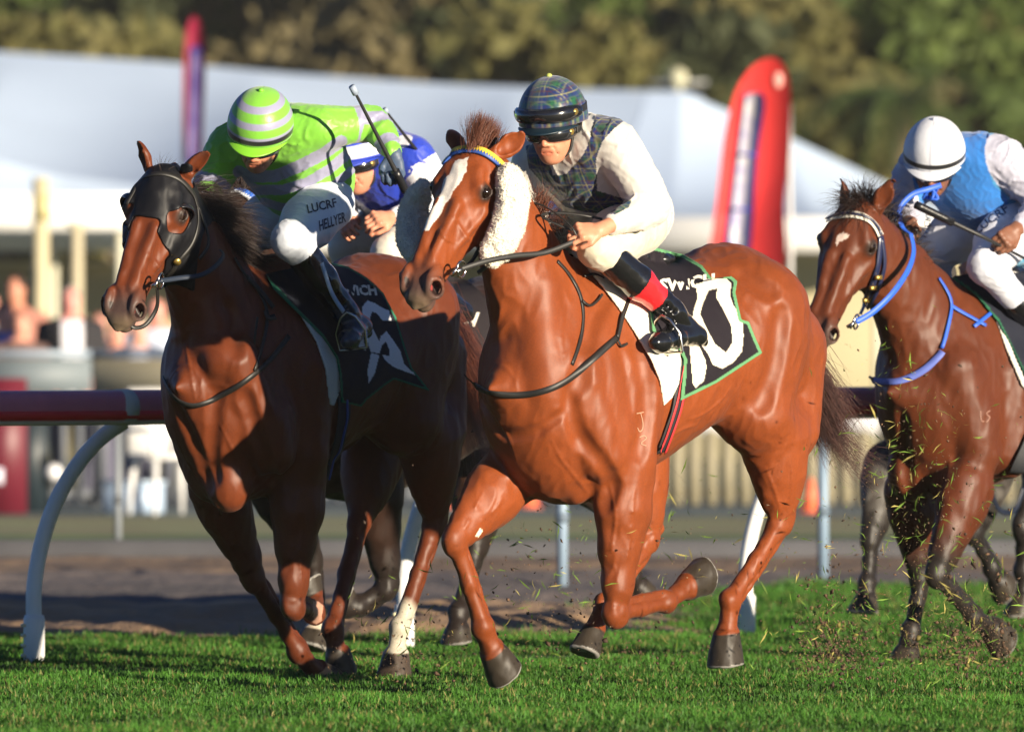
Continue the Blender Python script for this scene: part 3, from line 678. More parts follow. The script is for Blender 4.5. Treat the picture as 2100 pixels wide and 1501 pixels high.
# ------------------------------------------------------------------ people
M_skin = mat('skin', vcol=True, rough=.5, noise=.06, nscale=30, subs=.15, spec=.4)
M_lens = mat('goggle_lens', (.010, .010, .012), .08, coat=.8)
M_gold = mat('gold_badge', (.55, .38, .10), .35, metal=.8)
M_black = mat('black_leather', (.010, .010, .012), .32, bump=.3, bscale=90, bdist=.002, spec=.5)
M_strapblack = mat('black_strap', (.016, .016, .017), .5)
M_steel = mat('polished_steel', (.6, .58, .54), .22, metal=1.0)
def silk(name, rough=.42): return mat(name, vcol=True, rough=rough, bump=.35, bscale=22, bdist=.006, sheen=.25, spec=.4)
def patch(name, c, ax, fn, n, m_, mat_, parent, th=0, col=None, closed=False):
    """grid surface: fn(U,V)->a,b,z in the frame ax=(s,f,u)"""
    U, V_ = np.meshgrid(np.linspace(0, 1, n), np.linspace(0, 1, m_), indexing='ij'); a, b, z = fn(U, V_)
    P_ = c + a[..., None] * ax[0] + b[..., None] * ax[1] + z[..., None] * ax[2]; I = np.arange(n * m_).reshape(n, m_)
    Q = np.stack([I[:-1, :-1], I[1:, :-1], I[1:, 1:], I[:-1, 1:]], -1).reshape(-1, 4)
    o = mesh_obj(name, P_.reshape(-1, 3), Q, mat_, parent, col=None if col is None else col(U.ravel(), V_.ravel(), a.ravel(), b.ravel(), z.ravel()))
    if th:
        md = o.modifiers.new('thick', 'SOLIDIFY'); md.thickness = th; md.offset = 0
    return o
def hand(s, wr, d, n, sgn, curl=1.0, sc_=1.0, fr_=.0088, thumb=1.0):
    """hand at wrist wr pointing d, palm facing n; sgn +1: thumb on the +cross side"""
    d = nrm(d); n = nrm(n - d * (n @ d)); sd = np.cross(d, n) * sgn
    s.cap(wr - d * .01, wr + d * .05 * sc_, .027, .030, .012, side=n, fs=.62)
    s.cap(wr + d * .03 + sd * .022, wr + d * .075 + sd * .024, .016, .015, .010, side=n, fs=.8)
    s.cap(wr + d * .03 - sd * .020, wr + d * .070 - sd * .026, .016, .014, .010, side=n, fs=.8)
    s.cap(wr + d * .075 + sd * .026, wr + d * .072 - sd * .028, .0145, .0125, .008)
    for i in range(4):
        off = (.030, .010, -.010, -.029)[i]; ln = (.95, 1.05, 1.0, .8)[i]
        b = wr + d * (.082 - .004 * abs(i - 1.3)) * sc_ + sd * off; a = 0; p_ = b - d * .006; seg = (.042, .028, .022)
        for j in range(3):
            a += (.55, 1.15, .75)[j] * curl + .06 * i
            q_ = p_ + (d * math.cos(a) + n * math.sin(a)) * seg[j] * ln
            s.cap(p_, q_, fr_ * (1.05 - .08 * j), fr_ * (.98 - .1 * j), .0025 if j == 0 else .001); p_ = q_
        s.ell(b - n * .008, (.010, .010, .009), None, .006)
    t0 = wr + d * .018 + sd * .026; t1 = t0 + d * .028 + sd * .020 + n * .012 * thumb; t2 = t1 + d * .026 + n * .022 * thumb - sd * .004; t3 = t2 + d * .012 + n * .020 * thumb - sd * .014
    s.cap(t0, t1, .015, .0115, .008); s.cap(t1, t2, .0112, .0098, .002); s.cap(t2, t3, .0098, .0078, .001)
def person(fr, base, J, label, cols, extra=None, group='jockeys racing'):
    L = lambda t: fr.D(*t[1:]) if t[0] == 'd' else (fr.S(*t) if abs(t[0]) > 50 else A(*t))
    J = {k: (L(v) if k not in ('f', 'u', 'glove', 'curl', 'nL', 'nR', 'dL', 'dR', 'bare') else v) for k, v in J.items()}
    base = L(base); root = empty('person', tuple(fr.toW(base)), fr.rz); tag(root, label, 'jockey', group)
    c = J['head']; f = nrm(A(*J['f'])); u = A(*J['u']); u = nrm(u - f * (u @ f)); sd = np.cross(u, f); AX = (sd, f, u)   # sd = person's left
    Hh = lambda a, b, z: c + sd * a + f * b + u * z
    allp = np.array([J[k] for k in J if isinstance(J[k], np.ndarray) and k not in ('f', 'u')])
    lo, hi = allp.min(0) - .22, allp.max(0) + .22
    lat = nrm(J['shL'] - J['shR'])
    def torso(s, g=0.0):
        mid = (J['pel'] + J['chest']) / 2 + J.get('hump', A(0, 0, 0)) * 0
        s.chain([J['pel'], mid, J['chest'], J['neck'] * .75 + J['chest'] * .25], [.128 + g, .122 + g, .128 + g, .085 + g], .05, side=lat, fs=1.28, n=4)
        s.cap(J['shL'], J['shR'], .068 + g, .068 + g, .06)
        s.cap(J['shL'] * .8 + J['shR'] * .2, J['pel'], .085 + g, .10 + g, .05); s.cap(J['shR'] * .8 + J['shL'] * .2, J['pel'], .085 + g, .10 + g, .05)
        s.cap(J['chest'], J['neck'], .10 + g, .062 + g, .03)
    # ---- skin body: one continuous figure
    s = SDF(lo, hi, .0048)
    torso(s, -.03)
    s.ell(c + u * .015, (.077, .097, .100), AX, 0.02)
    s.ell(Hh(0, .035, -.055), (.060, .062, .070), AX, .03)
    s.ell(Hh(0, .066, -.098), (.030, .028, .022), AX, .022)
    s.ell(Hh(0, .075, -.050), (.048, .030, .045), AX, .02)
    for g in (1, -1):
        s.ell(Hh(.040 * g, .068, -.028), (.024, .020, .018), AX, .014)                                 # cheekbone
        s.ell(Hh(.031 * g, .098, -.002), (.018, .012, .012), AX, .008, sub=True)                       # socket
        s.ell(Hh(.031 * g, .082, -.003), (.014, .013, .011), AX, .003)
        s.ell(Hh(.076 * g, -.006, -.018), (.010, .022, .032), AX, .006); s.ell(Hh(.084 * g, .0, -.016), (.005, .012, .018), AX, .003, sub=True)
        s.ell(Hh(.015 * g, .108, -.042), (.009, .011, .009), AX, .005)                                 # nostril wing
        s.cap(Hh(.026 * g, .096, -.052), Hh(.034 * g, .082, -.080), .0022, .0022, .010, sub=True)           # smile line
    s.cap(Hh(-.034, .094, .014), Hh(.034, .094, .014), .010, .010, .014)
    s.cap(Hh(0, .098, .006), Hh(0, .118, -.034), .0085, .0115, .008); s.ell(Hh(0, .120, -.038), (.0115, .011, .010), AX, .006)
    s.cap(Hh(-.018, .097, -.068), Hh(.018, .097, -.068), .0065, .0065, .004); s.cap(Hh(-.015, .094, -.078), Hh(.015, .094, -.078), .0075, .0075, .004)
    s.chain([Hh(-.026, .094, -.072), Hh(0, .106, -.0725), Hh(.026, .094, -.072)], [.0022, .0026, .0022], .003, sub=True)
    s.cap(Hh(0, -.03, -.05), J['neck'], .056, .062, .03)
    hands = []
    for k, sg in (('L', 1), ('R', -1)):
        s.cap(J['sh' + k], J['el' + k], .040, .034, .03); s.cap(J['el' + k], J['wr' + k], .034, .0245, .02); s.cap(J['wr' + k], J['wr' + k] + (J['el' + k] - J['wr' + k]) * .25, .023, .030, .01, side=A(0, 0, 1), fs=.9)
        d_ = A(*J['d' + k]) if 'd' + k in J else nrm(J['wr' + k] - J['el' + k]); n_ = A(*J.get('n' + k, (0, 0, -1)))
        hand(s, J['wr' + k], d_, n_, sg, J.get('curl', 1.0), fr_=.0115 if k in J.get('glove', ()) else .0092)
        s.cap(J['hip' + k], J['kn' + k], .06, .045, .03); s.cap(J['kn' + k], J['an' + k], .04, .028, .02)
    V, Q = s.mesh(1); N_ = vnormals(V, Q)
    sk = A(*cols.get('skin', (.50, .23, .14))); C_ = np.tile(sk, (len(V), 1)) * (1 + .06 * vnoise(V[:, 0], V[:, 1], V[:, 2], 50, 2))[:, None]
    hd = (V - c); hx, hy, hz_ = hd @ sd, hd @ f, hd @ u
    def blend(m_, col): m_ = np.clip(m_, 0, 1)[:, None]; C_[:] = C_ * (1 - m_) + A(*col) * m_
    blend(((np.abs(hx) < .024) & (np.abs(hz_ + .073) < .010) & (hy > .085)) * .6, sk * A(1.0, .55, .5))
    blend(np.exp(-((hx / .018) ** 2 + ((hz_ + .036) / .016) ** 2)) * (hy > .09) * .45, sk * A(1.1, .68, .6))
    blend(((hz_ > .0) | ((hy < -.035) & (hz_ > -.09))) * ((hx ** 2 + hy ** 2 + hz_ ** 2) < .03) * ((hy < .03) | (hz_ > .03)) * .95, cols.get('hair', (.05, .03, .02)))
    blend((hy > .02) * (hz_ < -.055) * (hx ** 2 + hy ** 2 + hz_ ** 2 < .025) * cols.get('stubble', .15), sk * .45)
    if 'glove' in J:
        for k in J['glove']:
            a_ = J['wr' + k]; e_ = nrm(a_ - J['el' + k]); blend(((V - a_) @ e_ > -.03) * (np.linalg.norm(V - a_, axis=1) < .17) * 1.0, cols['glove'])
    px = fr.proj(V)
    body = mesh_obj('body', V - base, Q, M_skin, root, col=C_)
    # ---- silks
    def cloth_obj(name, build, paint, h=.0048, fold=.0045, ff=45, seed=0, m_=None):
        s = SDF(lo, hi, h); build(s)
        def wr_(X, Y, Z):
            b = vnoise(X, Y, Z, ff * .45, seed + 5); a = vnoise(X + .03 * b, Y, Z + .03 * b, ff, seed); c2 = vnoise(X, Y + .02 * b, Z, ff * 2.1, seed + 9)
            return -1.6 * np.clip(1 - np.abs(a) * 2.2, 0, 1) ** 1.5 * np.clip(.6 + b, 0, 1) + .7 * b - .5 * np.clip(1 - np.abs(c2) * 2, 0, 1)
        s.wrinkle(wr_, fold)
        V, Q = s.mesh(1); N_ = vnormals(V, Q); col = paint(V, N_, fr.proj(V))
        o = mesh_obj(name, V - base, Q, m_ or silk('silk_' + name), root, col=np.clip(col, .002, 1)); return o, V, Q
    def b_silks(s):
        torso(s, .004)
        puff = cols.get('puff', 1.0)
        for k in 'LR':
            if J.get('sh' + k) is None: continue
            s.chain([J['sh' + k], (J['sh' + k] + J['el' + k]) / 2, J['el' + k]], [.070, .064 * puff, .058 * puff], .03, n=3)
            w_ = J['wr' + k] + (J['el' + k] - J['wr' + k]) * J.get('bare', {}).get(k, .06)
            s.chain([J['el' + k], (J['el' + k] * .6 + w_ * .4), w_], [.058 * puff, .056 * puff, .036], .012)
    silks, SV, SQ = cloth_obj('silk_jacket', b_silks, cols['silks'], seed=cols.get('seed', 1))
    def b_br(s):
        s.ell((J['pel'] + (J['hipL'] + J['hipR']) / 2) / 2, (.13, .165, .125), None, .03)
        for k in 'LR':
            s.chain([J['hip' + k], (J['hip' + k] + J['kn' + k]) / 2, J['kn' + k]], [.108, .096, .070], .04)
            s.ell(J['kn' + k], (.066, .060, .064), None, .03)
            s.cap(J['kn' + k], J['kn' + k] + (J['an' + k] - J['kn' + k]) * cols.get('brlen', .45), .062, .055, .03)
            for i in range(4):
                kn = J['kn' + k]; a_ = nrm(J['hip' + k] - kn); b_ = nrm(J['an' + k] - kn); o_ = nrm(a_ + b_)
                s.cap(kn + o_ * .05 + a_ * (.02 * i) + lat * .05, kn + o_ * .06 + a_ * (.02 * i) - lat * .05, .006, .006, .012, sub=True)
    br, BV, BQ = cloth_obj('breeches', b_br, cols['breeches'], seed=31, fold=.0022, ff=60)
    boots = []
    for k in 'LR':
        def b_bt(s, k=k):
            kn, an, to, he = J['kn' + k], J['an' + k], J['to' + k], J['he' + k]
            s.chain([kn + (an - kn) * cols.get('boot0', .28), kn + (an - kn) * .55, kn + (an - kn) * .85, an], [.062, .059, .045, .043], .02)
            s.cap(he + u * 0, an, .036, .040, .03); fd = nrm(to - he); sl_ = nrm(np.cross(fd, np.cross(nrm(kn - an), fd)))
            s.chain([he, he + (to - he) * .5 + nrm(kn - an) * .012, to - fd * .03, to], [.034, .040, .036, .026], .02)
            for i in range(3): s.cap(an + fd * .03 + nrm(kn - an) * .02 * i + lat * .05, an + fd * .035 + nrm(kn - an) * .02 * i - lat * .05, .006, .006, .01, sub=True)
            dn = nrm(an - kn); 
            s.cap(he + dn * .020, he + dn * .032, .026, .022, .006)
        o, _, _ = cloth_obj('boot', b_bt, cols['boot' + k] if 'boot' + k in cols else cols['boot'], fold=.0015, seed=41, m_=M_boot); boots.append(o)
    # ---- helmet
    hc = c + u * .043 - f * .004; ra, rb, rz = .120, .140, .140
    def hfn(U, V_):
        th = U * 2 * math.pi + math.pi; ph = V_ * (1.72 + .12 * np.cos(th * 1 - math.pi) * 0); z = np.cos(ph); r_ = np.sin(ph)
        dip = -.018 * (np.clip((V_ - .6) / .4, 0, 1)) * (np.cos(th) < 0) * (np.abs(np.cos(th)))
        return ra * r_ * np.sin(th), rb * r_ * np.cos(th), rz * z + dip
    hp = lambda U, V_, a, b, z: cols['helmet'](a, b, z)
    hel = patch('helmet', hc - base, AX, hfn, 97, 49, silk('silk_helmet', .35), root, .006, hp)
    ball = MB(); ball.ball(hc - base + u * (rz + .004), .012, 10, (1, 1, .8)); ball.build('top_button', solid(cols.get('button', (.5, .5, .5))), root, True)['label'] = 'button on top of the silk cap'
    def pfn(U, V_):
        th = (U - .5) * 2.3; r0 = np.sin(1.72); k_ = 1 + V_ * .30 * np.cos(th * 1.36) ** .8
        return ra * r0 * np.sin(th) * (1 + .05 * V_), rb * r0 * np.cos(th) * k_ + .002, rz * math.cos(1.72) - .022 * V_ * np.cos(th) + .006 * V_ - .010 * (1 - np.cos(th))
    patch('helmet_peak', hc - base, AX, pfn, 33, 9, cols['peakmat'], root, .005)
    def band(name, z0, z1, a0, a1, rs, rf, m_, fbul=0.0, th=.004, par=None, cc=None, tilt=0, taper=True):
        def g(U, V_):
            t_ = a0 + (a1 - a0) * U; e = np.clip(np.minimum(U, 1 - U) * 6, 0, 1) ** .5 if taper else 1
            bl = fbul * np.cos(np.clip(t_, -1.57, 1.57)) + fbul * .5
            zz = (z0 + z1) / 2 + (z1 - z0) / 2 * (2 * V_ - 1) * (.55 + .45 * e) + tilt * (1 - np.cos(t_))
            pr = np.sqrt(np.clip(1 - (2 * V_ - 1) ** 2, 0, 1)) * bl
            if fbul: zz = zz - .010 * np.exp(-(t_ / .16) ** 2) * (1 - V_) * -1
            return (rs + pr) * np.sin(t_), (rf + pr) * np.cos(t_), zz
        return patch(name, (c if cc is None else cc) - base, AX, g, 61, 9, m_, par or root, th)
    for z_, cc_, rs_, rf_ in cols.get('goggles', [(.000, None, .086, .108)]):
        gg = band('goggles', z_ - .030, z_ + .024, -1.35, 1.35, rs_, rf_, M_lens, .012, cc=cc_(c, f, u) if cc_ else None)
        for g in (1, -1):
            m = MB(); t_ = 1.05 * g; p_ = (c if cc_ is None else cc_(c, f, u)) - base + sd * (rs_ + .010) * math.sin(t_) + f * (rf_ + .010) * math.cos(t_) + u * z_
            n_ = nrm(sd * math.sin(t_) / rs_ + f * math.cos(t_) / rf_); m.tube([p_ - n_ * .002, p_ + n_ * .004], .012, 14); m.build('badge', M_gold, gg, False)
        st = band('strap', z_ - .012, z_ + .012, 1.3, 2 * math.pi - 1.3, rs_ + (.012 if cc_ is None and rs_ < .1 else .002), rf_ + (.004 if rs_ < .1 else .001), M_strapblack, 0, .003, gg, cc=cc_(c, f, u) if cc_ else None, taper=False)
    # chin strap
    m = MB()
    pth = smooth_path([Hh(.078, .012, .02), Hh(.076, .018, -.03), Hh(.060, .030, -.085), Hh(.0, .055, -.122), Hh(-.060, .030, -.085), Hh(-.076, .018, -.03), Hh(-.078, .012, .02)], 6)
    V2, F2 = ribbon(pth - base, [nrm(p_ - c) for p_ in pth], .014, .003); m.add(V2, F2); m.build('chin_strap', M_strapblack, root, True)
    for g in (1, -1):
        m = MB(); m.tube([Hh(g * .078, -.01, .03) - base, Hh(g * .074, .004, -.03) - base, Hh(g * .055, .02, -.09) - base], .004, 6); m.build('side_strap', M_strapblack, root, True)
    return dict(root=root, base=base, J=J, fr=fr, silks=(SV, SQ), br=(BV, BQ), Hh=Hh, AX=AX, c=c, bvh_br=bvh_of(BV, BQ), bvh_silk=bvh_of(SV, SQ))
_sol = {}
def solid(c, rough=.5, **k):
    key = (tuple(c), rough, tuple(k.items()))
    if key not in _sol: _sol[key] = mat('solid_%d' % len(_sol), c, rough, **k)
    return _sol[key]
M_boot = mat('boot_leather', vcol=True, rough=.16, bump=.2, bscale=50, bdist=.003, coat=.5)
def const(c): return lambda V, N_, px: np.tile(A(*c), (len(V), 1))
def free_strap(name, pts, w_, m_, parent, nvec, base=None, th=.003, n=8):
    P_ = smooth_path(pts, n); V, Fc = ribbon(P_ - (0 if base is None else base), [nvec] * len(P_), w_, th); b = MB(); b.add(V, Fc); return b.build(name, m_, parent, False)
def text_decal(name, txt, corners, target_bvh, fr, m_, parent, base, off=.004, bold=.02):
    """writing laid on a surface; corners = pixel positions of lower-left, lower-right, upper-left of the text box"""
    cu = bpy.data.curves.new(name, 'FONT'); cu.body = txt; cu.resolution_u = 2; cu.offset = bold; o = bpy.data.objects.new(name, cu); COL.objects.link(o)
    dg = bpy.context.evaluated_depsgraph_get(); me = bpy.data.meshes.new_from_object(o.evaluated_get(dg)); bpy.data.objects.remove(o)
    import bmesh
    bm = bmesh.new(); bm.from_mesh(me); bmesh.ops.triangulate(bm, faces=bm.faces)
    for _ in range(3):
        le = [e for e in bm.edges if e.calc_length() > .12]
        if le: bmesh.ops.subdivide_edges(bm, edges=le, cuts=1); bmesh.ops.triangulate(bm, faces=bm.faces)
    V = np.array([v.co[:] for v in bm.verts]); Fc = np.array([[v.index for v in f.verts] for f in bm.faces]); bm.free()
    mn, mx = V.min(0), V.max(0); x = (V[:, 0] - mn[0]) / (mx[0] - mn[0]); y = (V[:, 1] - mn[1]) / (mx[1] - mn[1])
    ll, lr, ul = [A(*q_) for q_ in corners]; px = ll + x[:, None] * (lr - ll) + y[:, None] * (ul - ll); out = []; last = None
    for p_ in px:
        r = fr.ray(*p_); loc, nn, i, d = target_bvh.ray_cast(Vector(fr.cam), Vector(r))
        out.append(None if loc is None else A(*loc) - r * off)
    dd = [np.linalg.norm(o_ - fr.cam) for o_ in out if o_ is not None]
    if not dd: return None
    md = float(np.median(dd)); out = [fr.cam + fr.ray(*px[i]) * md if o_ is None else o_ for i, o_ in enumerate(out)]
    return mesh_obj(name, np.array(out) - base, Fc, m_, parent, smooth=False)
fr = H10['fr']
def tartan(a, b, z):
    """blue-green check with yellow lines"""
    def ln(x, w_): return np.exp(-(x / w_) ** 2)
    C_ = np.tile(A(.006, .042, .034), (len(a), 1)).astype(float)
    def bl(m_, c): C_[:] = C_ * (1 - m_[:, None]) + A(*c) * m_[:, None]
    for x in (a, b, z):
        p_ = .058; q_ = (x / p_) % 1.0
        bl(.55 * (np.abs(q_ - .5) < .22), (.008, .016, .13)); bl(.5 * (np.abs(q_ - .02) < .09), (.014, .11, .04))
    for x in (a, b, z):
        q_ = (x / .058) % 1.0; bl(.42 * ln(q_ - .5, .03), (.40, .38, .10)); bl(.28 * ln(q_ - .25, .03), (.22, .24, .16)); bl(.4 * ln(q_ - .75, .03), (.10, .01, .02))
    return C_
def silks10(V, N_, px):
    C_ = np.tile(A(.62, .59, .54), (len(V), 1)); t = tartan(V[:, 0] + .2, V[:, 1] * 1.0, V[:, 2])
    fro = (N_ @ A(.6, .1, -.4)) > -10
    polys = [[(1225, 228), (1252, 222), (1290, 240), (1262, 262), (1235, 290), (1222, 330), (1225, 392), (1295, 412), (1290, 425), (1262, 440), (1200, 436), (1160, 425), (1128, 395), (1085, 345), (1078, 300), (1110, 290), (1135, 360), (1160, 358), (1195, 320), (1205, 300), (1215, 262)]]
    for p_ in polys:
        m_ = inpoly(px, p_) & ((N_ @ nrm(fr.cam)) > -.2); C_[m_] = t[m_]
    return C_
def boot10(V, N_, px):
    J = J10['J']; C_ = np.tile(A(.008, .008, .009), (len(V), 1))
    for k in 'LR':
        ax_ = J['an' + k] - J['kn' + k]; t = (V - J['kn' + k]) @ ax_ / (ax_ @ ax_); m_ = (t > .545) & (t < .80) & (np.linalg.norm(V - J['kn' + k] - t[:, None] * ax_, axis=1) < .075)
        C_[m_] = A(.62, .02, .025)
    return C_
class _D(dict): pass
JP = dict(pel=(1288, 448, 0), chest=(1205, 335, 0), neck=(1178, 282, 0), head=(1136, 262, .0), f=(.92, .34, -.22), u=(.22, .05, .95),
    shL=(1262, 292, .185), elL=(1338, 425, .30), wrL=(1228, 472, .27), shR=(1103, 318, -.185), elR=(1072, 425, -.24), wrR=(1120, 478, -.12), dL=(.9, -.38, -.10), dR=(.9, .1, -.2), nL=(.1, -.75, -.6), nR=(0, .6, -.8),
    hipL=(1306, 462, .12), knL=(1226, 508, .20), anL=(1378, 640, .285), toL=(1345, 703, .33), heL=(1428, 690, .285),
    hipR=(1240, 455, -.12), knR=(1155, 470, -.22), anR=(-.66, -.27, 1.28), toR=(-.50, -.31, 1.18), heR=(-.74, -.28, 1.20), bare={'L': .28, 'R': .1})
_L = lambda t: fr.S(*t) if abs(t[0]) > 50 else A(*t)
J10 = {'J': {k: _L(JP[k]) for k in ('knL', 'anL', 'knR', 'anR')}}
P10 = person(fr, (-.45, 0, 1.55), JP, 'jockey in white silks with a tartan yoke and tartan cap on the bright chestnut horse',
    dict(skin=(.56, .25, .15), silks=silks10, breeches=const((.60, .54, .42)), boot=boot10, helmet=lambda a, b, z: tartan(a + .02, b + .01, z), peakmat=solid((.008, .022, .035), .4), button=(.4, .45, .1), puff=1.1,
         goggles=[(-.006, None, .088, .110), (.068, None, .1205, .1395)], brlen=.25, boot0=.12, seed=3))
# ---- tack of the chestnut
M_leather = mat('dark_leather', (.014, .013, .012), .5, bump=.2, bscale=200, bdist=.001)
M_fleece = mat('sheepskin', (.80, .74, .62), .95, noise=.08, nscale=40, bump=.9, bscale=110, bdist=.012, sheen=.5)
M_cloth = mat('number_cloth', vcol=True, rough=.75, bump=.3, bscale=14, bdist=.006, sheen=0, spec=.2)
M_green = solid((.10, .26, .12), .7); M_pad = mat('white_pad', (.74, .68, .55), .85, noise=.06, nscale=18, bump=.3, bscale=30, bdist=.004)
def fleece(hz, name, pts, rs, wide=.6, seed=0, label=None):
    s = SDF(np.min(pts, 0) - .1, np.max(pts, 0) + .1, .005); s.chain(pts, rs, .03, side=hz['sd'], fs=wide, n=5)
    s.wrinkle(lambda X, Y, Z: vnoise(X, Y, Z, 120, seed) + .7 * vnoise(X, Y, Z, 240, seed + 1), .0028)
    V, Q = s.mesh(0); o = mesh_obj(name, V, Q, M_fleece, hz['root']); N_ = vnormals(V, Q)
    r_ = np.random.default_rng(seed); k = r_.integers(0, len(V), 9000); HV, HQ = hair(V[k], N_[k], np.full(len(k), .008), .0016, 4, .1, .6, .8, seed)
    h_ = mesh_obj('fleece_tufts', HV, HQ, M_fleece, o); h_['kind'] = 'stuff'
    if label: o['label'] = label
    return o
fr = H10['fr']; S = fr.S
fleece(H10, 'cheek_piece', [S(1040, 362, .125), S(1052, 400, .135), S(1046, 445, .135), S(1030, 490, .125), S(1008, 522, .11)], [.036, .046, .050, .048, .030], .72, 3, 'sunlit white sheepskin cheek piece')
fleece(H10, 'cheek_piece', [fr.D(868, 385, 30.36), fr.D(852, 420, 30.40), fr.D(845, 460, 30.38), fr.D(843, 495, 30.30), fr.D(852, 522, 30.20)], [.022, .038, .046, .040, .022], .72, 5, 'far sheepskin cheek piece in blue shade')
def browband(hz, path, w_, m1, m2, teeth=True, label=None):
    P_, N_ = surf_path(hz, path, .010, 8); V, Fc = ribbon(P_, N_, w_, .008); b = MB(); b.add(V, Fc); o = b.build('browband', m1, hz['root'], True)
    if label: o['label'] = label
    T = np.gradient(P_, axis=0); b = MB(); L_ = np.concatenate([[0], np.cumsum(np.linalg.norm(np.diff(P_, axis=0), axis=1))]); nT = int(L_[-1] / .010)
    for i in range(nT):
        f = (i + .5) * L_[-1] / nT; p_ = A(*[np.interp(f, L_, P_[:, k]) for k in range(3)]); n_ = nrm(A(*[np.interp(f, L_, N_[:, k]) for k in range(3)])); t = nrm(A(*[np.interp(f, L_, T[:, k]) for k in range(3)])); n_ = nrm(n_ - t * (n_ @ t)); c_ = np.cross(n_, t); c_ = c_ if c_[2] > 0 else -c_
        q0 = p_ + n_ * .0055
        b.add([q0 + c_ * w_ * .5 - t * .005, q0 + c_ * w_ * .5 + t * .005, q0 + c_ * w_ * .05 + t * .005, q0 - c_ * w_ * .30, q0 + c_ * w_ * .05 - t * .005], [(0, 1, 2, 3, 4)])
    b.build('browband_pattern', m2, o)
    return o
browband(H10, [(908, 338), (922, 322), (950, 311), (985, 314), (1012, 330), (1032, 350), (1040, 362)], .032, solid((.02, .07, .30), .5), solid((.62, .46, .05), .5), label='blue browband with yellow zigzag trim')
strap(H10, 'cheek_strap', [[(1028, 350), (1030, 380), (1015, 430), (1000, 480), (972, 530), (955, 548)]], .018, M_leather, off=.006)
strap(H10, 'throat_strap', [[(1040, 350), (1060, 400), (1050, 470), (1015, 530), (980, 560)]], .016, M_leather, off=.006)
def bit(hz, px, py, v, r=.028, label=None):
    fr = hz['fr']; m = MB(); c = fr.S(px, py, v); q = hz
    ring = [c + hz['ax'] * math.cos(a) * r + hz['up'] * math.sin(a) * r * 1.1 for a in np.linspace(0, 2 * math.pi, 17)]
    m.tube(ring, .0042, 8, False); m.tube([c - hz['ax'] * .0, c + hz['ax'] * .03 - hz['sd'] * np.sign(v) * .03], .007, 8); m.tube([c + hz['up'] * r, c + hz['up'] * r + hz['ax'] * .045 - hz['sd'] * np.sign(v) * .004], .005, 8)
    o = m.build('bit', M_steel, hz['root'], True); return c
bc = bit(H10, 946, 552, .105)
hl = P10['J']['wrL']; grip = hl + A(.075, -.03, -.035)
rn = MB()
P_ = smooth_path([bc, S(1000, 535, .14), S(1060, 524, .17), S(1120, 518, .20), grip], 8); V, Fc = ribbon(P_, [A(.2, 1, .1)] * len(P_), .019, .002); rn.add(V, Fc); rn.build('rein', M_leather, H10['root'], False)
free_strap('rein', [grip, grip + A(.02, -.02, .05), S(1120, 425, .10), S(1085, 415, .03)], .012, M_leather, H10['root'], A(0, 1, .3))
free_strap('rein', [grip + A(-.02, 0, .02), S(1110, 445, .12), S(1145, 437, .12), S(1200, 442, .14), S(1235, 450, .18)], .010, M_leather, H10['root'], A(0, 1, .3))
# breastplate
strap(H10, 'neck_strap', [[(1142, 536), (1165, 562), (1186, 598), (1195, 640), (1190, 695), (1172, 748)]], .014, M_leather)
strap(H10, 'breast_strap', [[(952, 768), (965, 782), (990, 797), (1030, 808), (1085, 808), (1140, 792), (1195, 755), (1240, 715), (1264, 692)]], .023, M_leather, off=.008, th=.006)
strap(H10, 'breast_strap', [[(1262, 694), (1272, 655), (1288, 610), (1300, 590)]], .016, M_leather, off=.012)
strap(H10, 'strap_end', [[(1197, 625), (1190, 618), (1204, 628), (1222, 618), (1232, 606)], [(1262, 700), (1270, 712), (1282, 706)], [(1195, 570), (1215, 566), (1235, 575)]], .009, M_leather, off=.012)
# cloth
M_letter = solid((.66, .62, .54), .7)
def cloth_text(hz, txt, corners, sh):
    return text_decal('cloth_lettering', txt, corners, bvh_of(sh[1], sh[2]), hz['fr'], M_letter, hz['root'], A(0, 0, 0), .006, bold=.045)
_0o = [(1426, 584), (1463, 573), (1488, 571), (1499, 582), (1497, 607), (1503, 626), (1521, 650), (1524, 688), (1521, 721), (1503, 743), (1481, 756), (1461, 748), (1452, 728), (1437, 706), (1441, 684), (1419, 655), (1422, 637), (1430, 611)]
_0i = [(1453, 596), (1470, 593), (1468, 611), (1481, 633), (1499, 670), (1501, 703), (1488, 723), (1466, 706), (1448, 673), (1435, 644), (1441, 622)]
_1 = [(1412, 700), (1430, 703), (1446, 739), (1448, 754), (1443, 780), (1426, 796), (1420, 787), (1416, 739)]
_sw = [[(1366, 570), (1380, 566), (1384, 572), (1374, 576), (1388, 584), (1399, 590), (1396, 599), (1386, 600), (1370, 582)], [(1386, 564), (1394, 562), (1404, 572), (1408, 570), (1404, 566), (1416, 568), (1424, 576), (1412, 582), (1400, 578)], [(1424, 568), (1432, 566), (1440, 576), (1430, 580)], [(1438, 567), (1446, 564), (1452, 572), (1450, 580), (1443, 578)]]
def paint10(px, db):
    C_ = np.tile(A(.013, .010, .014), (len(px), 1)); W_ = A(.66, .60, .48); G_ = A(.10, .26, .12)
    m_ = inpoly(px, _0o) & ~inpoly(px, _0i); m_ |= inpoly(px, _1)
    C_[m_] = W_; C_[polydist(px, [(1182, 512), (1215, 535), (1250, 568), (1288, 606), (1322, 618), (1334, 640), (1338, 680)]) < 6] = G_
    for g_ in ([(1395, 822), (1470, 785), (1563, 724), (1548, 690), (1536, 660), (1520, 655), (1508, 600), (1512, 577), (1500, 567), (1488, 566)], [(1460, 572), (1440, 545), (1400, 522), (1345, 508)], [(1385, 700), (1402, 738), (1400, 775), (1395, 822)]): C_[polydist(px, g_) < 6.5] = G_
    return C_
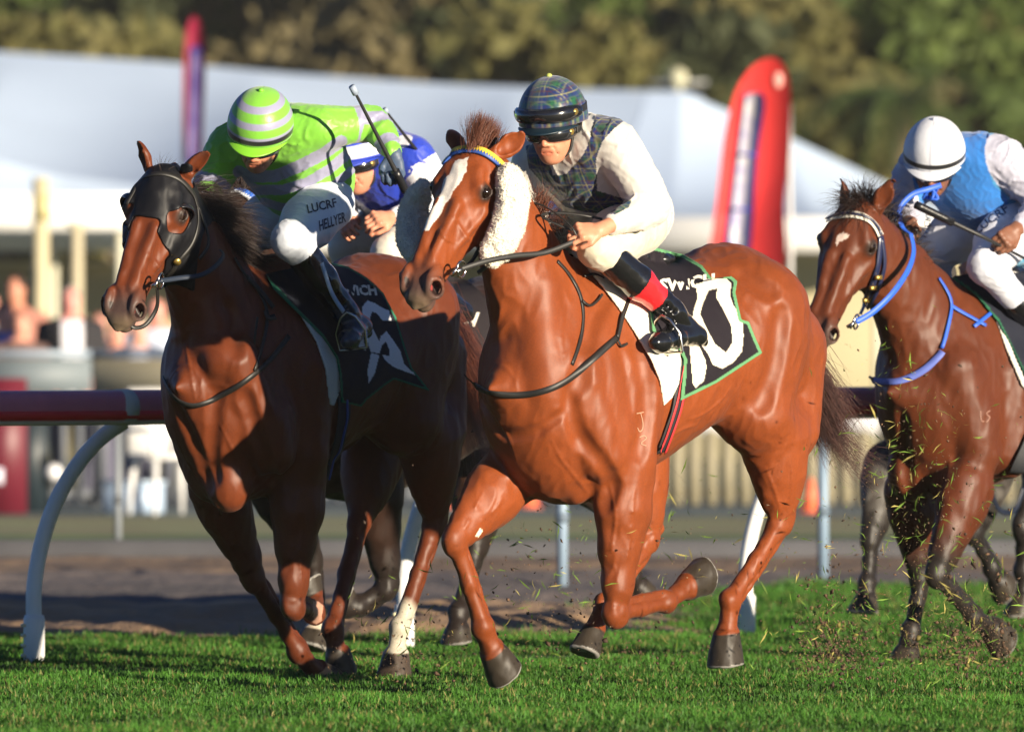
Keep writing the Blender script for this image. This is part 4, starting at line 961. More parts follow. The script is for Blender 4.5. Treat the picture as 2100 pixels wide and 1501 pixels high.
pad_poly = [(1168, 516), (1200, 545), (1235, 588), (1268, 632), (1303, 685), (1335, 738), (1353, 782), (1361, 832), (1378, 815), (1392, 785), (1396, 740), (1390, 700), (1345, 640), (1320, 610), (1270, 590), (1230, 545), (1195, 512)]
sheet(H10, 'saddle_pad', pad_poly, M_pad, None, 2.6, .012, .008, .003, seed=2)
cl_poly = [(1182, 512), (1215, 535), (1250, 568), (1288, 606), (1322, 618), (1334, 640), (1338, 680), (1385, 700), (1402, 738), (1400, 775), (1395, 822), (1470, 785), (1563, 724), (1548, 690), (1536, 660), (1520, 655), (1508, 600), (1512, 577), (1500, 567), (1460, 572), (1440, 545), (1400, 522), (1345, 508), (1280, 500)]
_cl = sheet(H10, 'number_cloth', cl_poly, M_cloth, paint10, 1.7, .028, .004, .006, seed=4); _cl[0]['label'] = 'black number cloth with green binding and a white 10'
cloth_text(H10, 'SWICH', [(1352, 600), (1466, 588), (1352, 572)], _cl)
g_path = [(1404, 705), (1400, 760), (1386, 830), (1368, 885), (1352, 925)]
strap(H10, 'girth', [g_path], .060, solid((.02, .018, .02), .7), .006, .010)
strap(H10, 'girth_stripe', [[(p_[0] - 5, p_[1]) for p_ in g_path], [(p_[0] + 6, p_[1]) for p_ in g_path]], .011, solid((.55, .03, .035), .6), .003, .0155)
def saddle(hz, u0=-.62, zt=1.60, m_=None):
    s = SDF((u0 - .35, -.32, zt - .45), (u0 + .4, .32, zt + .2), .006)
    s.chain([(u0 - .06, 0, zt - .005), (u0 + .0, 0, zt - .01), (u0 + .12, 0, zt + .0), (u0 + .22, 0, zt + .02)], [.022, .024, .025, .022], .03, side=A(0, 1, 0), fs=2.4)
    for g in (): s.chain([(u0 + .12, g * .08, zt), (u0 + .14, g * .20, zt - .08), (u0 + .14, g * .26, zt - .16)], [.025, .018, .010], .02, side=A(1, 0, 0), fs=3.)
    V, Q = s.mesh(1); return mesh_obj('saddle', V, Q, m_ or M_black, hz['root'])
saddle(H10, -.70, 1.575)
def stirrup(hz, J, sg='L'):
    to, he = J['to' + sg], J['he' + sg]; c = to + (he - to) * .28 ; up_ = nrm(J['kn' + sg] - J['an' + sg]); up_ = nrm(up_ * .4 + A(0, 0, 1)); f_ = nrm(to - he); l_ = nrm(np.cross(up_, f_)); m = MB()
    pts = [c - up_ * .045 + l_ * .052, c - up_ * .045 - l_ * .052, c + up_ * .02 - l_ * .058, c + up_ * .075 - l_ * .03, c + up_ * .095, c + up_ * .075 + l_ * .03, c + up_ * .02 + l_ * .058, c - up_ * .045 + l_ * .052]
    m.tube(pts, .0055, 8, False); o = m.build('stirrup', M_steel, hz['root'], True)
    top = A(-.42, .16 * np.sign(to[1]), 1.42); free_strap('stirrup_strap', [c + up_ * .095, top], .018, M_leather, hz['root'], A(0, 1, .1), n=2)
stirrup(H10, P10['J'])
# brand mark on the shoulder
for k_, pth in enumerate([[(1305, 848), (1320, 845)], [(1313, 846), (1318, 866), (1317, 880), (1311, 885), (1307, 877)], [(1311, 897), (1320, 893), (1325, 899), (1314, 909), (1325, 914)]]):
    strap(H10, 'shoulder_brand', [pth], .0035, solid((.45, .25, .16), .7), .0014, .0012)
# mane, forelock, tail
def mane(hz, path, nH, length, wid, m_, dirv, seed=0, wind=(0, 0, 0), jit=.35, name='mane', spread=.02, grav=.5):
    """path: local 3-D points of the crest"""
    P_ = smooth_path(path, 12); r_ = np.random.default_rng(seed); k = r_.random(nH) * (len(P_) - 1); i = k.astype(int); f = (k - i)[:, None]
    R_ = P_[i] * (1 - f) + P_[np.minimum(i + 1, len(P_) - 1)] * f + r_.normal(size=(nH, 3)) * spread
    D_ = np.tile(A(*dirv), (nH, 1)); V, Q = hair(R_, D_, np.full(nH, length), wid, 8, grav, jit, .8, seed, wind); return mesh_obj(name, V, Q, m_, hz['root'])
mane(H10, [S(1078, 405, -.01), S(1105, 440, -.02), S(1130, 470, -.01), S(1150, 490, 0)], 1500, .085, .0016, M_hair_ch, (-.3, -.5, .15), 2, (-.6, -.2, .1), .3)
mane(H10, [S(965, 302, .03), S(985, 296, 0), S(1010, 300, -.02)], 1300, .115, .0016, M_hair_ch, (-.12, .16, 1), 3, (-.25, .15, .3), .12, 'forelock', .012, -.25)
mane(H10, [S(1095, 430, -.02), S(1115, 445, -.03)], 260, .10, .002, M_hair_ch, (.0, 0, 1), 6, (-.2, 0, .2), .3, 'mane_tuft', .014, 0)
M_hair_tail = mat('tail_hair', (.045, .016, .010), .6, noise=.4, nscale=50)
def tail(hz, root_, tip, n_, wid, m_, seed, bulge=.06, spread=.035, up=.12, end=.10):
    r_ = np.random.default_rng(seed); a, b = A(*root_), A(*tip); out = []; m = 10; V = []
    o = r_.normal(size=(n_, 3)) * spread; e = r_.normal(size=(n_, 3)) * end; L_ = (.55 + .5 * r_.random(n_))[:, None]; mid = (a + b) / 2 + A(-.02, 0, up); sdv = nrm(np.cross(b - a, A(0, 1, .3))); ph = r_.random((n_, 1)) * 6.28; am = r_.random((n_, 1)) * .03
    for i in range(m):
        f = i / (m - 1) * L_; p_ = a * (1 - f) ** 2 + 2 * mid * f * (1 - f) + b * f * f + o * np.minimum(1, f * 6 + .35) * (1 + bulge * 0) + e * f ** 2 + A(.3, .7, .3) * am * np.sin(ph + 7 * f) * f
        ww = wid * (1 - .8 * (i / (m - 1)) ** 2); V.append(p_ - sdv * ww / 2); V.append(p_ + sdv * ww / 2)
    V = np.stack(V, 1).reshape(-1, 3); bI = np.arange(n_)[:, None] * 2 * m
    Q = np.concatenate([np.concatenate([bI + 2 * i, bI + 2 * i + 1, bI + 2 * i + 3, bI + 2 * i + 2], 1) for i in range(m - 1)])
    return mesh_obj('tail', V, Q, m_, hz['root'])
tail(H10, (-1.50, .0, 1.22), S(1708, 905, .02), 5200, .0018, M_hair_tail, 8, up=.02, spread=.035, end=.055)
tail(H10, (-1.62, .0, 1.05), S(1790, 975, .02), 260, .0014, M_hair_tail, 9, up=-.10, spread=.03, end=.05)['label'] = 'long loose tail wisps'
# ------------------------------------------------------------------ second horse: dark bay in a black hood
M_mane_dk = mat('mane_dark', (.018, .008, .006), .65, noise=.4, nscale=50)
M_hood = mat('hood_fabric', (.006, .006, .008), .5, bump=.25, bscale=60, bdist=.002, spec=.25)
H6 = build_horse(dict(key='hooded', px=430, d=31.3, deg=58, label='dark chestnut racehorse wearing a black hood, galloping on the left with its head forward', coat=(.12, .027, .008),
  trunk=[(.155, 1.14, 1.06, .05), (.13, 1.22, .99, .09), (.09, 1.33, .90, .13), (.03, 1.46, .80, .18), (-.08, 1.52, .70, .225), (-.25, 1.57, .68, .255), (-.42, 1.60, .72, .28), (-.60, 1.57, .80, .29), (-.80, 1.54, .88, .295), (-.97, 1.57, .96, .285), (-1.05, 1.615, 1.0, .28), (-1.20, 1.575, .98, .26), (-1.34, 1.46, .98, .22), (-1.46, 1.32, 1.02, .16), (-1.53, 1.20, 1.08, .08)],
  neck=[((.27, 0, 1.80), .105, .065), ((.20, 0, 1.68), .13, .078), ((.08, 0, 1.55), .16, .10), ((-.04, 0, 1.40), .20, .13), ((-.14, 0, 1.28), .24, .16)],
  poll=(338, 344, 0), muz=(234, 642, 0), hside=(-.33, .94, -.02), nostril=1.12,
  ears=[dict(base=(-.01, .072, -.03), tip=('d', 430, 313, 30.95), open=(.3, .9, .1)), dict(base=(-.01, -.072, -.03), tip=('d', 276, 293, 31.1), open=(.7, -.7, .2))],
  mus=[('e', (560, 880, .2), (.12, .07, .15), .04), ('e', (470, 985, .05), (.09, .09, .12), .03), ('e', (400, 900, -.14), (.09, .07, .14), .03), ('e', (440, 960, -.05), (.10, .12, .13), .04),
       ('c', (480, 740, .15), (560, 930, .2), .09, .08, .04), ('c', (620, 760, .2), (620, 930, .2), .11, .10, .05),
       ('c', (-1.15, .14, 1.38), (-1.05, .17, .98), .185, .14, .11), ('c', (-1.15, -.14, 1.38), (-1.08, -.17, .98), .185, .13, .11),
       ('c', (-1.36, .11, 1.22), (-1.34, .15, .95), .125, .10, .06), ('c', (-1.36, -.10, 1.22), (-1.34, -.15, .95), .12, .10, .05)],
  legs=[dict(t='f', j=[(612, 985, .17), (600, 1243, .15), (646, 1258, .02), (640, 1232, -.06), (618, 1204, -.10)], toe=(-.3, 0, 1)),
        dict(t='f', j=[(445, 1000, -.17), (520, 1185, -.13), (610, 1335, -.09), (648, 1376, -.08), (690, 1400, -.08)], toe=(1, 0, .1)),
        dict(t='h', j=[(880, 900, .17), (893, 1068, .15), (820, 1288, .11), (812, 1335, .10), (812, 1392, .10)], toe=(1, 0, .2), sock=.74, hoofc=(.05, .035, .025)),
        dict(t='h', j=[(765, 930, -.17), (738, 1065, -.13), (682, 1290, -.09), (690, 1335, -.08), (704, 1382, -.08)], toe=(1, 0, .1))],
  groove=[([(438, 800), (440, 860), (436, 930), (440, 985)], .02, .005), ([(360, 830), (400, 910), (430, 1000)], .02, .006), ([(505, 810), (530, 900), (560, 985)], .02, .010), ([(470, 640), (480, 720)], .03, .004)],
  bulge=[*[(p_, .0065, .0028) for p_ in ([(300, 520), (320, 540), (330, 560)], [(360, 900), (385, 950), (420, 1000)], [(450, 870), (480, 930), (500, 990)], [(430, 1060), (465, 1110), (490, 1150)], [(590, 1060), (600, 1120), (590, 1180)], [(620, 1080), (615, 1140), (620, 1190)], [(380, 700), (390, 760), (400, 820)], [(440, 1030), (480, 1100), (515, 1150)])], ([(440, 620), (430, 700), (440, 780)], .05, .006)],
  paint=[([(538, 1150), (548, 1136), (545, 1156)], (.7, .66, .5), 1, 1), ([(640, 1232), (662, 1240), (662, 1270), (646, 1280)], (.5, .28, .2), .8, 3), ([(655, 1378), (672, 1366), (680, 1376), (672, 1396), (658, 1398)], (.45, .25, .12), .8, 2)],
))
fr = H6['fr']; S = fr.S
# hood: shell hugging the head, cut from the head surface
def hood(hz):
    V, Q = hz['V'], hz['Q']; N_ = vnormals(V, Q); q = hz['q']; ap = hz['H'](0, 0, 0); L_ = np.linalg.norm(hz['H'](1, 0, 0) - ap)
    hs = ((V - ap) @ hz['ax']) / L_; hv = ((V - ap) @ hz['sd']) / q; hu = ((V - ap) @ hz['up']) / q
    edge = .44 - 1.1 * np.clip(np.abs(hv) - .02, 0, 1) * 0 + (-.09) * (np.abs(hv) < .045) * (hu > -.05) + .10 * np.clip((-hu - .03) * 8, 0, 1)
    m_ = (hs < edge) & (hs > -.02) & (np.abs(hv) < .14) & (hu > -.27)
    for sg in (1, -1):
        e_ = hz['H'](.275, sg * .092, -.045); d_ = V - e_; m_ &= ~((((d_ @ hz['ax']) / .058) ** 2 + ((d_ @ hz['up']) / .042) ** 2 < 1) & (hv * sg > .04))
        e_ = hz['H'](-.02, sg * .078, -.035); m_ &= ~(np.linalg.norm(V - e_, axis=1) < .052)
    qm = m_[Q].all(1); Q2 = Q[qm]; u_, inv = np.unique(Q2, return_inverse=True); Q3 = inv.reshape(-1, 4); W_ = V[u_] + N_[u_] * .006
    E_ = np.sort(np.concatenate([Q3[:, [i, (i + 1) % 4]] for i in range(4)]), 1); key = E_[:, 0] * len(u_) + E_[:, 1]; uk, cn = np.unique(key, return_counts=True); be = uk[cn == 1]; B_ = np.stack([be // len(u_), be % len(u_)], 1)
    for _ in range(14):
        acc = np.zeros_like(W_); nn_ = np.zeros(len(W_))
        for a_, b_ in ((0, 1), (1, 0)): np.add.at(acc, B_[:, a_], W_[B_[:, b_]]); np.add.at(nn_, B_[:, a_], 1)
        k_ = nn_ > 0; W_[k_] = .5 * W_[k_] + .5 * acc[k_] / nn_[k_][:, None]
    o = mesh_obj('hood', W_, Q3, M_hood, hz['root']); md = o.modifiers.new('thick', 'SOLIDIFY'); md.thickness = .005; md.offset = 0; return o
ho = hood(H6)
def blinker(hz, sg, name='blinker_cup'):
    H = hz['H']; ax, up, sd = hz['ax'], hz['up'], hz['sd'] * sg; m = MB(); c = H(.275, sg * .094, -.050); V = []; k = 9; n = 25
    for i in range(n):      # open shell: half ring behind and below the eye, flaring outwards and forwards over it
        a = math.pi * (.62 + .98 * i / (n - 1)); w_ = max(math.sin(math.pi * i / (n - 1)), 0) ** .7
        for j in range(k):
            f = j / (k - 1); rr = 1 - .42 * f * f * w_; V.append(c + (ax * math.cos(a) * .066 + up * math.sin(a) * .050) * rr + sd * (-.006 + .044 * math.sin(f * 1.5) * w_ + .004))
    m.add(V, [(i * k + j, i * k + j + 1, (i + 1) * k + j + 1, (i + 1) * k + j) for i in range(n - 1) for j in range(k - 1)])
    o = m.build(name, M_hood_gloss, hz['root'], True); md = o.modifiers.new('t', 'SOLIDIFY'); md.thickness = .004
    return o
M_hood_gloss = mat('cup_vinyl', (.012, .012, .015), .2, coat=.4)
blinker(H6, 1); blinker(H6, -1)
strap(H6, 'crown_strap', [[(262, 420), (276, 385), (300, 366), (335, 360), (368, 372), (392, 400), (400, 425)]], .020, M_leather, off=.012)
strap(H6, 'cheek_strap', [[(400, 420), (402, 460), (392, 500), (368, 530), (352, 555), (338, 572)]], .018, M_leather, off=.012)
strap(H6, 'throat_strap', [[(402, 425), (418, 470), (422, 505), (405, 530)]], .014, M_leather, off=.012)
m = MB(); h_ = ray_hit(H6, 362, 532); m.tube([h_[0] + h_[1] * .012, h_[0] + h_[1] * .02], .014, 14); m.build('buckle', M_gold, H6['root'])
bc6 = bit(H6, 330, 576, .10)
free_strap('rein', [S(322, 590, .09), S(322, 630, .05), S(300, 665, .02), S(275, 672, 0), S(262, 655, -.02)], .016, M_leather, H6['root'], A(.5, 1, .3))
free_strap('rein', [bc6, S(370, 570, .12), S(410, 565, .15), S(440, 548, .16), S(458, 525, .15), S(452, 512, .13)], .018, solid((.014, .022, .04), .5), H6['root'], A(0, 1, .3))
strap(H6, 'breast_strap', [[(338, 775), (350, 800), (372, 822), (400, 830), (440, 818), (480, 796), (505, 778), (550, 740), (590, 690)]], .020, M_leather, off=.008, th=.006)
strap(H6, 'neck_strap', [[(478, 530), (500, 565), (528, 600), (545, 640), (540, 690), (520, 760)]], .014, M_leather, off=.008)
strap(H6, 'strap_end', [[(500, 570), (530, 600), (556, 634)], [(540, 640), (545, 655), (560, 652)]], .022, M_leather, off=.014)
free_strap('loose_strap', [S(520, 755, .17), S(522, 700, .2), S(528, 650, .2)], .012, M_leather, H6['root'], A(0, 1, .1))
_6 = [(742, 630), (753, 617), (767, 622), (780, 630), (797, 638), (802, 658), (783, 657), (772, 643), (762, 640), (758, 653), (762, 670), (768, 683), (777, 700), (780, 690), (792, 680), (807, 700), (820, 720), (828, 747), (813, 740), (797, 730), (798, 717), (790, 700), (783, 708), (777, 725), (760, 722), (757, 715), (750, 690), (740, 665)]
_6b = [(783, 727), (807, 733), (828, 747), (853, 770), (833, 763), (807, 753), (790, 740)]
_6c = [(760, 724), (777, 728), (768, 765), (755, 787), (753, 760)]
_6d = [(735, 687), (742, 683), (750, 720), (735, 712)]
_let = [[(696, 582), (706, 580), (712, 590), (702, 590), (706, 598), (700, 602), (696, 592)], [(712, 582), (718, 582), (724, 604), (717, 602)], [(720, 582), (726, 583), (730, 594), (734, 584), (740, 586), (742, 598), (730, 610), (724, 600)], [(742, 590), (754, 588), (754, 593), (746, 595), (748, 604), (756, 602), (756, 608), (744, 608)], [(756, 584), (762, 582), (765, 592), (770, 591), (766, 582), (772, 583), (776, 604), (771, 606), (768, 598), (764, 598), (766, 608), (760, 608)]]
def paint6(px, db):
    C_ = np.tile(A(.010, .012, .020), (len(px), 1)); m_ = inpoly(px, _6) | inpoly(px, _6b) | inpoly(px, _6c) | inpoly(px, _6d)
    C_[m_] = A(.70, .70, .72)
    C_[(db < 4) & (px[:, 0] > 640) | (polydist(px, [(545, 572), (600, 630), (660, 690), (690, 740), (692, 800)]) < 5)] = A(.02, .14, .08); return C_
sheet(H6, 'saddle_pad', [(618, 650), (650, 660), (680, 690), (696, 740), (697, 800), (684, 832), (676, 830), (668, 760), (648, 700)], solid((.5, .54, .52), .8), None, 2.6, .012, .006, .003, seed=2)
_c6 = sheet(H6, 'number_cloth', [(545, 562), (600, 550), (680, 540), (715, 548), (752, 570), (785, 600), (812, 650), (830, 710), (845, 755), (882, 802), (850, 792), (808, 778), (790, 790), (752, 820), (741, 834), (700, 825), (697, 770), (690, 735), (660, 690), (600, 632), (560, 592)], M_cloth, paint6, 1.8, .024, .004, .008, seed=6,
      flare=lambda p_: .05 * np.clip((p_[:, 1] - 740) / 70, 0, 1) * np.clip((p_[:, 0] - 760) / 60, 0, 1)); _c6[0]['label'] = 'black number cloth with a folded white 6'
cloth_text(H6, 'SWICH', [(694, 606), (774, 606), (690, 584)], _c6)
g6 = [(698, 800), (700, 850), (690, 900), (680, 950), (672, 985)]
strap(H6, 'girth', [g6], .075, solid((.010, .014, .035), .7), .008, .014); strap(H6, 'girth_stripe', [[(p_[0] + 3, p_[1]) for p_ in g6]], .012, solid((.01, .05, .30), .6), .004, .021)
saddle(H6, -.66, 1.555)
mane(H6, [S(385, 392, .0), S(412, 420, .0), S(430, 450, .0), S(448, 480, 0), S(480, 520, 0), S(520, 545, 0)], 5200, .15, .0015, M_mane_dk, (-.6, .3, -.1), 12, (-.5, .3, -.1), .32, spread=.022)
mane(H6, [S(440, 440, .03), S(450, 470, .03), S(465, 500, .03)], 3200, .15, .0015, M_mane_dk, (-.8, .4, -.2), 13, (-.5, .1, -.1), .35, 'mane_lock', .028)
mane(H6, [S(335, 350, .02), S(345, 350, 0)], 40, .07, .0015, M_mane_dk, (.1, .1, 1), 14, (-.4, .6, -.1), .4, 'forelock', .012, .3)
tail(H6, (-1.52, 0, 1.40), (-1.95, .0, .78), 2200, .0024, mat('tail_brown', (.07, .02, .01), .45, noise=.3), 15, up=.10)
# rider in green hoops
GR, GY = A(.18, .47, .045), A(.27, .27, .39)
def silks6(V, N_, px):
    C_ = np.tile(GR, (len(V), 1)); J = J6['J']; ax_ = nrm(J['pel'] - J['chest'] + A(0, 0, -.06)); t = (V - J['chest']) @ ax_
    m_ = (((t + .02) % .108) < .054) & (t > .02) & (t < .6)
    m_ = np.zeros(len(V), bool)
    for pl, w_ in (([(490, 352), (508, 362), (564, 362), (612, 342), (660, 318), (700, 290)], 12.5), ([(500, 378), (528, 390), (580, 390), (632, 374), (672, 350), (715, 315)], 10.5), ([(540, 414), (580, 426), (620, 422), (668, 394), (720, 350)], 8.5)): m_ |= polydist(px, pl) < w_
    m_ &= (N_ @ nrm(J6['fr_cam'])) > -.3
    ds = []
    for k in 'LR':
        for a, b in (('sh', 'el'), ('el', 'wr')):
            A_, B_ = J[a + k], J[b + k]; ab = B_ - A_; tt = np.clip((V - A_) @ ab / (ab @ ab), 0, 1); ds.append((np.linalg.norm(V - A_ - tt[:, None] * ab, axis=1), tt * np.linalg.norm(ab) + (.33 if a == 'el' else 0)))
    for k in range(4):
        d_, s_ = ds[k]; arm = (d_ < .085) & (s_ > .09); m_ = np.where(arm, ((s_ - .13) % .105) < .045, m_)
    C_[m_] = GY; return C_
JQ = dict(pel=(630, 380, 0), chest=(588, 300, 0), neck=(560, 275, 0), head=(534, 278, .02), f=(.76, .25, -.46), u=(.40, .28, .86),
    shL=(655, 262, .19), elL=(768, 252, .31), wrL=(808, 318, .44), shR=(470, 300, -.17), elR=(430, 385, -.24), wrR=(415, 440, -.16), dL=(.1, .1, -1), dR=(.9, .2, -.4), nL=(.95, .3, 0), nR=(0, .6, -.8),
    hipL=(668, 418, .11), knL=(598, 492, .23), anL=(708, 640, .30), toL=(712, 700, .36), heL=(742, 670, .30),
    hipR=(600, 425, -.11), knR=(500, 480, -.22), anR=(-.66, -.29, 1.28), toR=(-.50, -.31, 1.18), heR=(-.74, -.30, 1.20), glove=['L'], bare={'L': .10, 'R': .05})
_L = lambda t: fr.S(*t) if abs(t[0]) > 50 else A(*t)
J6 = {'fr_cam': fr.cam, 'J': {k: _L(v) for k, v in JQ.items() if k not in ('f', 'u', 'dL', 'dR', 'nL', 'nR', 'glove', 'bare')}}
def helm6(a, b, z):
    C_ = np.tile(GR, (len(a), 1)); s_ = z * .92 + b * -.25 * 0; C_[((s_ + .004) % .046 < .020) & (s_ < .115)] = GY; C_[(z < .006) & (z > -.012)] = A(.008, .008, .01); return C_
def boot6(V, N_, px):
    C_ = np.tile(A(.004, .004, .006), (len(V), 1)); ax_ = J6['J']['anL'] - J6['J']['knL']; t = (V - J6['J']['knL']) @ ax_ / (ax_ @ ax_); C_[t > .85] = A(.02, .035, .06); return C_
P6 = person(fr, (-.45, 0, 1.55), JQ, 'jockey in lime green and grey hooped silks and cap, raising one gloved arm',
    dict(skin=(.52, .22, .13), silks=silks6, breeches=const((.58, .62, .70)), boot=boot6, helmet=helm6, peakmat=solid((.19, .50, .03), .4), button=(.17, .5, .03), glove=(.06, .09, .15), puff=.95, boot0=.24, brlen=.3, seed=8, goggles=[(-.006, None, .086, .108)]))
text_decal('breeches_lettering', 'LUCRF', [(632, 438), (692, 424), (628, 420)], P6['bvh_br'], fr, solid((.012, .02, .06), .6), P6['root'], P6['base'])
text_decal('breeches_lettering', 'HELLYER', [(656, 474), (710, 455), (654, 453)], P6['bvh_br'], fr, solid((.012, .02, .06), .6), P6['root'], P6['base'])
stirrup(H6, P6['J'])
free_strap('boot_strap', [S(660, 540, .36), S(680, 600, .37), S(705, 640, .39)], .020, solid((.30, .42, .55), .3, coat=.5), P6['root'], A(.2, 1, .2), P6['base'])
def whip(fr, pts, rad, label, loc, knob=True, capc=(.30, .36, .45)):
    root = empty('whip', tuple(fr.toW(loc)), fr.rz); tag(root, label, 'whip', 'riding whips'); m = MB(); P_ = smooth_path(pts, 6) - loc; n = len(P_)
    m.tube(P_, [rad[0] + (rad[1] - rad[0]) * (i / (n - 1)) for i in range(n)], 10); m.build('shaft', M_strapblack, root, True)
    g = MB(); k = max(2, n // 3); g.tube(P_[-k:], rad[1] * 1.5, 12); g.build('handle', M_black, root, True)
    e = MB(); e.tube([P_[0] + (P_[0] - P_[1]) * .5, P_[0] + (P_[1] - P_[0]) * 1.2], rad[0] * 2.6, 10); e.build('flap', solid(capc, .4), root, True)
    return root
hw = J6['J']['wrL'] + A(0, .0, -.05)
tp = S(724, 182, .46); bt = S(832, 392, .50)
whip(fr, [tp, tp * .6 + bt * .4, tp * .25 + bt * .75, bt], (.005, .011), 'black whip with a pale knob held upright by the green and grey hooped jockey', hw)
# ------------------------------------------------------------------ third horse: bay on the right, blue tack
def trunk_std(dz=0, top=0):
    return [(.155, 1.14 + dz, 1.06 + dz, .05), (.13, 1.22 + dz, .99 + dz, .10), (.09, 1.33 + dz, .90 + dz, .15), (.03, 1.46 + dz, .80 + dz, .20), (-.08, 1.52 + dz, .72 + dz, .265), (-.25, 1.56 + dz, .70 + dz, .27), (-.42, 1.59 + dz, .73 + dz, .28), (-.60, 1.56 + dz, .78 + dz, .29), (-.80, 1.53 + dz, .86 + dz, .295), (-.97, 1.56 + dz, .94 + dz, .285), (-1.08, 1.60 + dz, .98 + dz, .28), (-1.22, 1.57 + dz, .98 + dz, .26), (-1.36, 1.47 + dz, .98 + dz, .22), (-1.47, 1.34 + dz, 1.02 + dz, .16), (-1.53, 1.22 + dz, 1.08 + dz, .08)]
def thigh(dz=0):
    return [('c', (-1.15, .14, 1.38 + dz), (-1.05, .17, .98 + dz), .185, .14, .11), ('c', (-1.15, -.14, 1.38 + dz), (-1.08, -.17, .98 + dz), .185, .13, .11), ('c', (-1.36, .11, 1.22 + dz), (-1.36, .15, .95 + dz), .13, .10, .05), ('c', (-1.36, -.10, 1.22 + dz), (-1.34, -.15, .95 + dz), .12, .10, .05)]
hindL = [(-1.20, .16, .92), (-1.38, .15, .60), (-1.20, .11, .30), (-1.16, .10, .22), (-1.14, .10, .14)]
hindR = [(-1.25, -.16, .92), (-1.50, -.14, .62), (-1.62, -.10, .30), (-1.64, -.09, .22), (-1.66, -.09, .14)]
BAY = (.016, .012, .010)
H3 = build_horse(dict(key='bay', px=1890, d=33.6, deg=50, h=.006, label='bay racehorse with black legs, a small white star and bright blue reins on the right', coat=(.095, .023, .0075), points=BAY,
  trunk=trunk_std(-.03), neck=[((.38, 0, 1.72), .105, .065), ((.30, 0, 1.62), .13, .078), ((.14, 0, 1.50), .16, .10), ((0, 0, 1.36), .20, .13), ((-.12, 0, 1.24), .24, .16)],
  poll=(1755, 416, 0), muz=(1660, 690, 0), hside=(-.38, .92, -.06), nostril=1.15,
  ears=[dict(base=(-.015, .068, -.035), tip=('d', 1836, 371, 33.2), open=(.5, .8, .1)), dict(base=(-.015, -.060, -.035), tip=('d', 1716, 366, 33.3), open=(.8, -.6, .1))],
  mus=[('e', (2010, 880, .2), (.12, .07, .15), .04), ('e', (1950, 985, .08), (.09, .08, .12), .03), ('e', (1870, 960, -.08), (.10, .10, .13), .04), ('c', (1960, 760, .16), (2010, 930, .2), .10, .08, .04), ('c', (2070, 770, .2), (2070, 930, .2), .11, .10, .05)] + thigh(-.03),
  legs=[dict(t='f', j=[(1868, 1010, -.17), (1888, 1180, -.16), (1868, 1292, -.15), (1860, 1330, -.15), (1856, 1366, -.15)], toe=(1, 0, -.6)),
        dict(t='f', j=[(1985, 1000, .17), (1920, 1180, .15), (1995, 1265, .13), (2030, 1285, .12), (2062, 1312, .12)], toe=(.3, 0, -1)),
        dict(t='h', j=hindL), dict(t='h', j=hindR)],
  groove=[([(1850, 850), (1856, 930), (1862, 1000)], .02, .008)],
  paint=[([(1712, 500), (1718, 482), (1730, 477), (1742, 483), (1734, 492), (1722, 498), (1714, 507)], (.62, .50, .44), .85, 3)],
))
M_blue = solid((.02, .10, .55), .5); M_blue2 = solid((.10, .14, .46), .6); M_navy = solid((.015, .02, .06), .35, coat=.3)
fr = H3['fr']; S = fr.S
mane(H3, [S(1770, 415, 0), S(1810, 445, 0), S(1845, 490, 0), S(1872, 530, 0), S(1890, 560, 0)], 2200, .12, .0024, M_mane_dk, (-.3, -.3, .3), 22, (-.5, .2, .1), .5, spread=.02)
mane(H3, [S(1745, 418, .03), S(1765, 412, 0), S(1785, 418, -.02)], 900, .10, .0024, M_mane_dk, (.5, .1, .1), 23, (0, .0, -.2), .4, 'forelock', .022, .6)
o = strap(H3, 'browband', [[(1700, 455), (1715, 447), (1740, 441), (1768, 446), (1790, 462), (1804, 485)]], .030, solid((.70, .66, .58), .5), .008, .010); strap(H3, 'browband_pattern', [[(1700, 455), (1715, 447), (1740, 441), (1768, 446), (1790, 462), (1804, 485)]], .010, M_navy, .004, .018)
strap(H3, 'cheek_strap', [[(1804, 485), (1800, 530), (1792, 570), (1780, 610), (1764, 645)]], .026, M_navy, off=.010, th=.006)
strap(H3, 'throat_strap', [[(1806, 490), (1812, 540), (1800, 590), (1782, 630)]], .016, M_navy, off=.010)
m = MB()
for p_ in ((1797, 565), (1790, 585), (1783, 612)):
    h_ = ray_hit(H3, *p_)
    if h_: m.box(h_[0] + h_[1] * .018, (.035, .012, .016))
m.build('buckles', M_gold, H3['root'])
bc3 = bit(H3, 1756, 660, .11)
free_strap('rein', [bc3, S(1790, 640, .14), S(1830, 602, .17), S(1862, 555, .16), S(1874, 515, .13), S(1868, 480, .10)], .024, M_blue, H3['root'], A(0, 1, .3))
free_strap('rein', [S(1868, 480, .10), S(1850, 465, .04), S(1845, 430, .02), S(1870, 400, .04), S(1905, 388, .08), S(1930, 380, .10)], .022, M_blue, H3['root'], A(.3, 1, .2))
strap(H3, 'breast_strap', [[(1782, 772), (1800, 782), (1840, 785), (1885, 766), (1920, 738), (1934, 722)]], .028, M_blue2, off=.010, th=.006)
strap(H3, 'neck_strap', [[(1922, 572), (1940, 600), (1948, 625), (1944, 660), (1932, 715)], [(1948, 628), (1975, 645), (2020, 670)], [(1995, 672), (2045, 632)]], .015, M_blue, off=.010)
strap(H3, 'shoulder_brand', [[(2010, 842), (2012, 862), (2018, 864)], [(2030, 842), (2022, 848), (2030, 856), (2022, 866)]], .004, solid((.30, .16, .12), .7), .0014, .0012)
def paint3(px, db):
    C_ = np.tile(A(.012, .014, .024), (len(px), 1)); C_[polydist(px, [(1950, 570), (2000, 605), (2045, 660), (2080, 730), (2110, 790)]) < 5] = A(.02, .12, .06); return C_
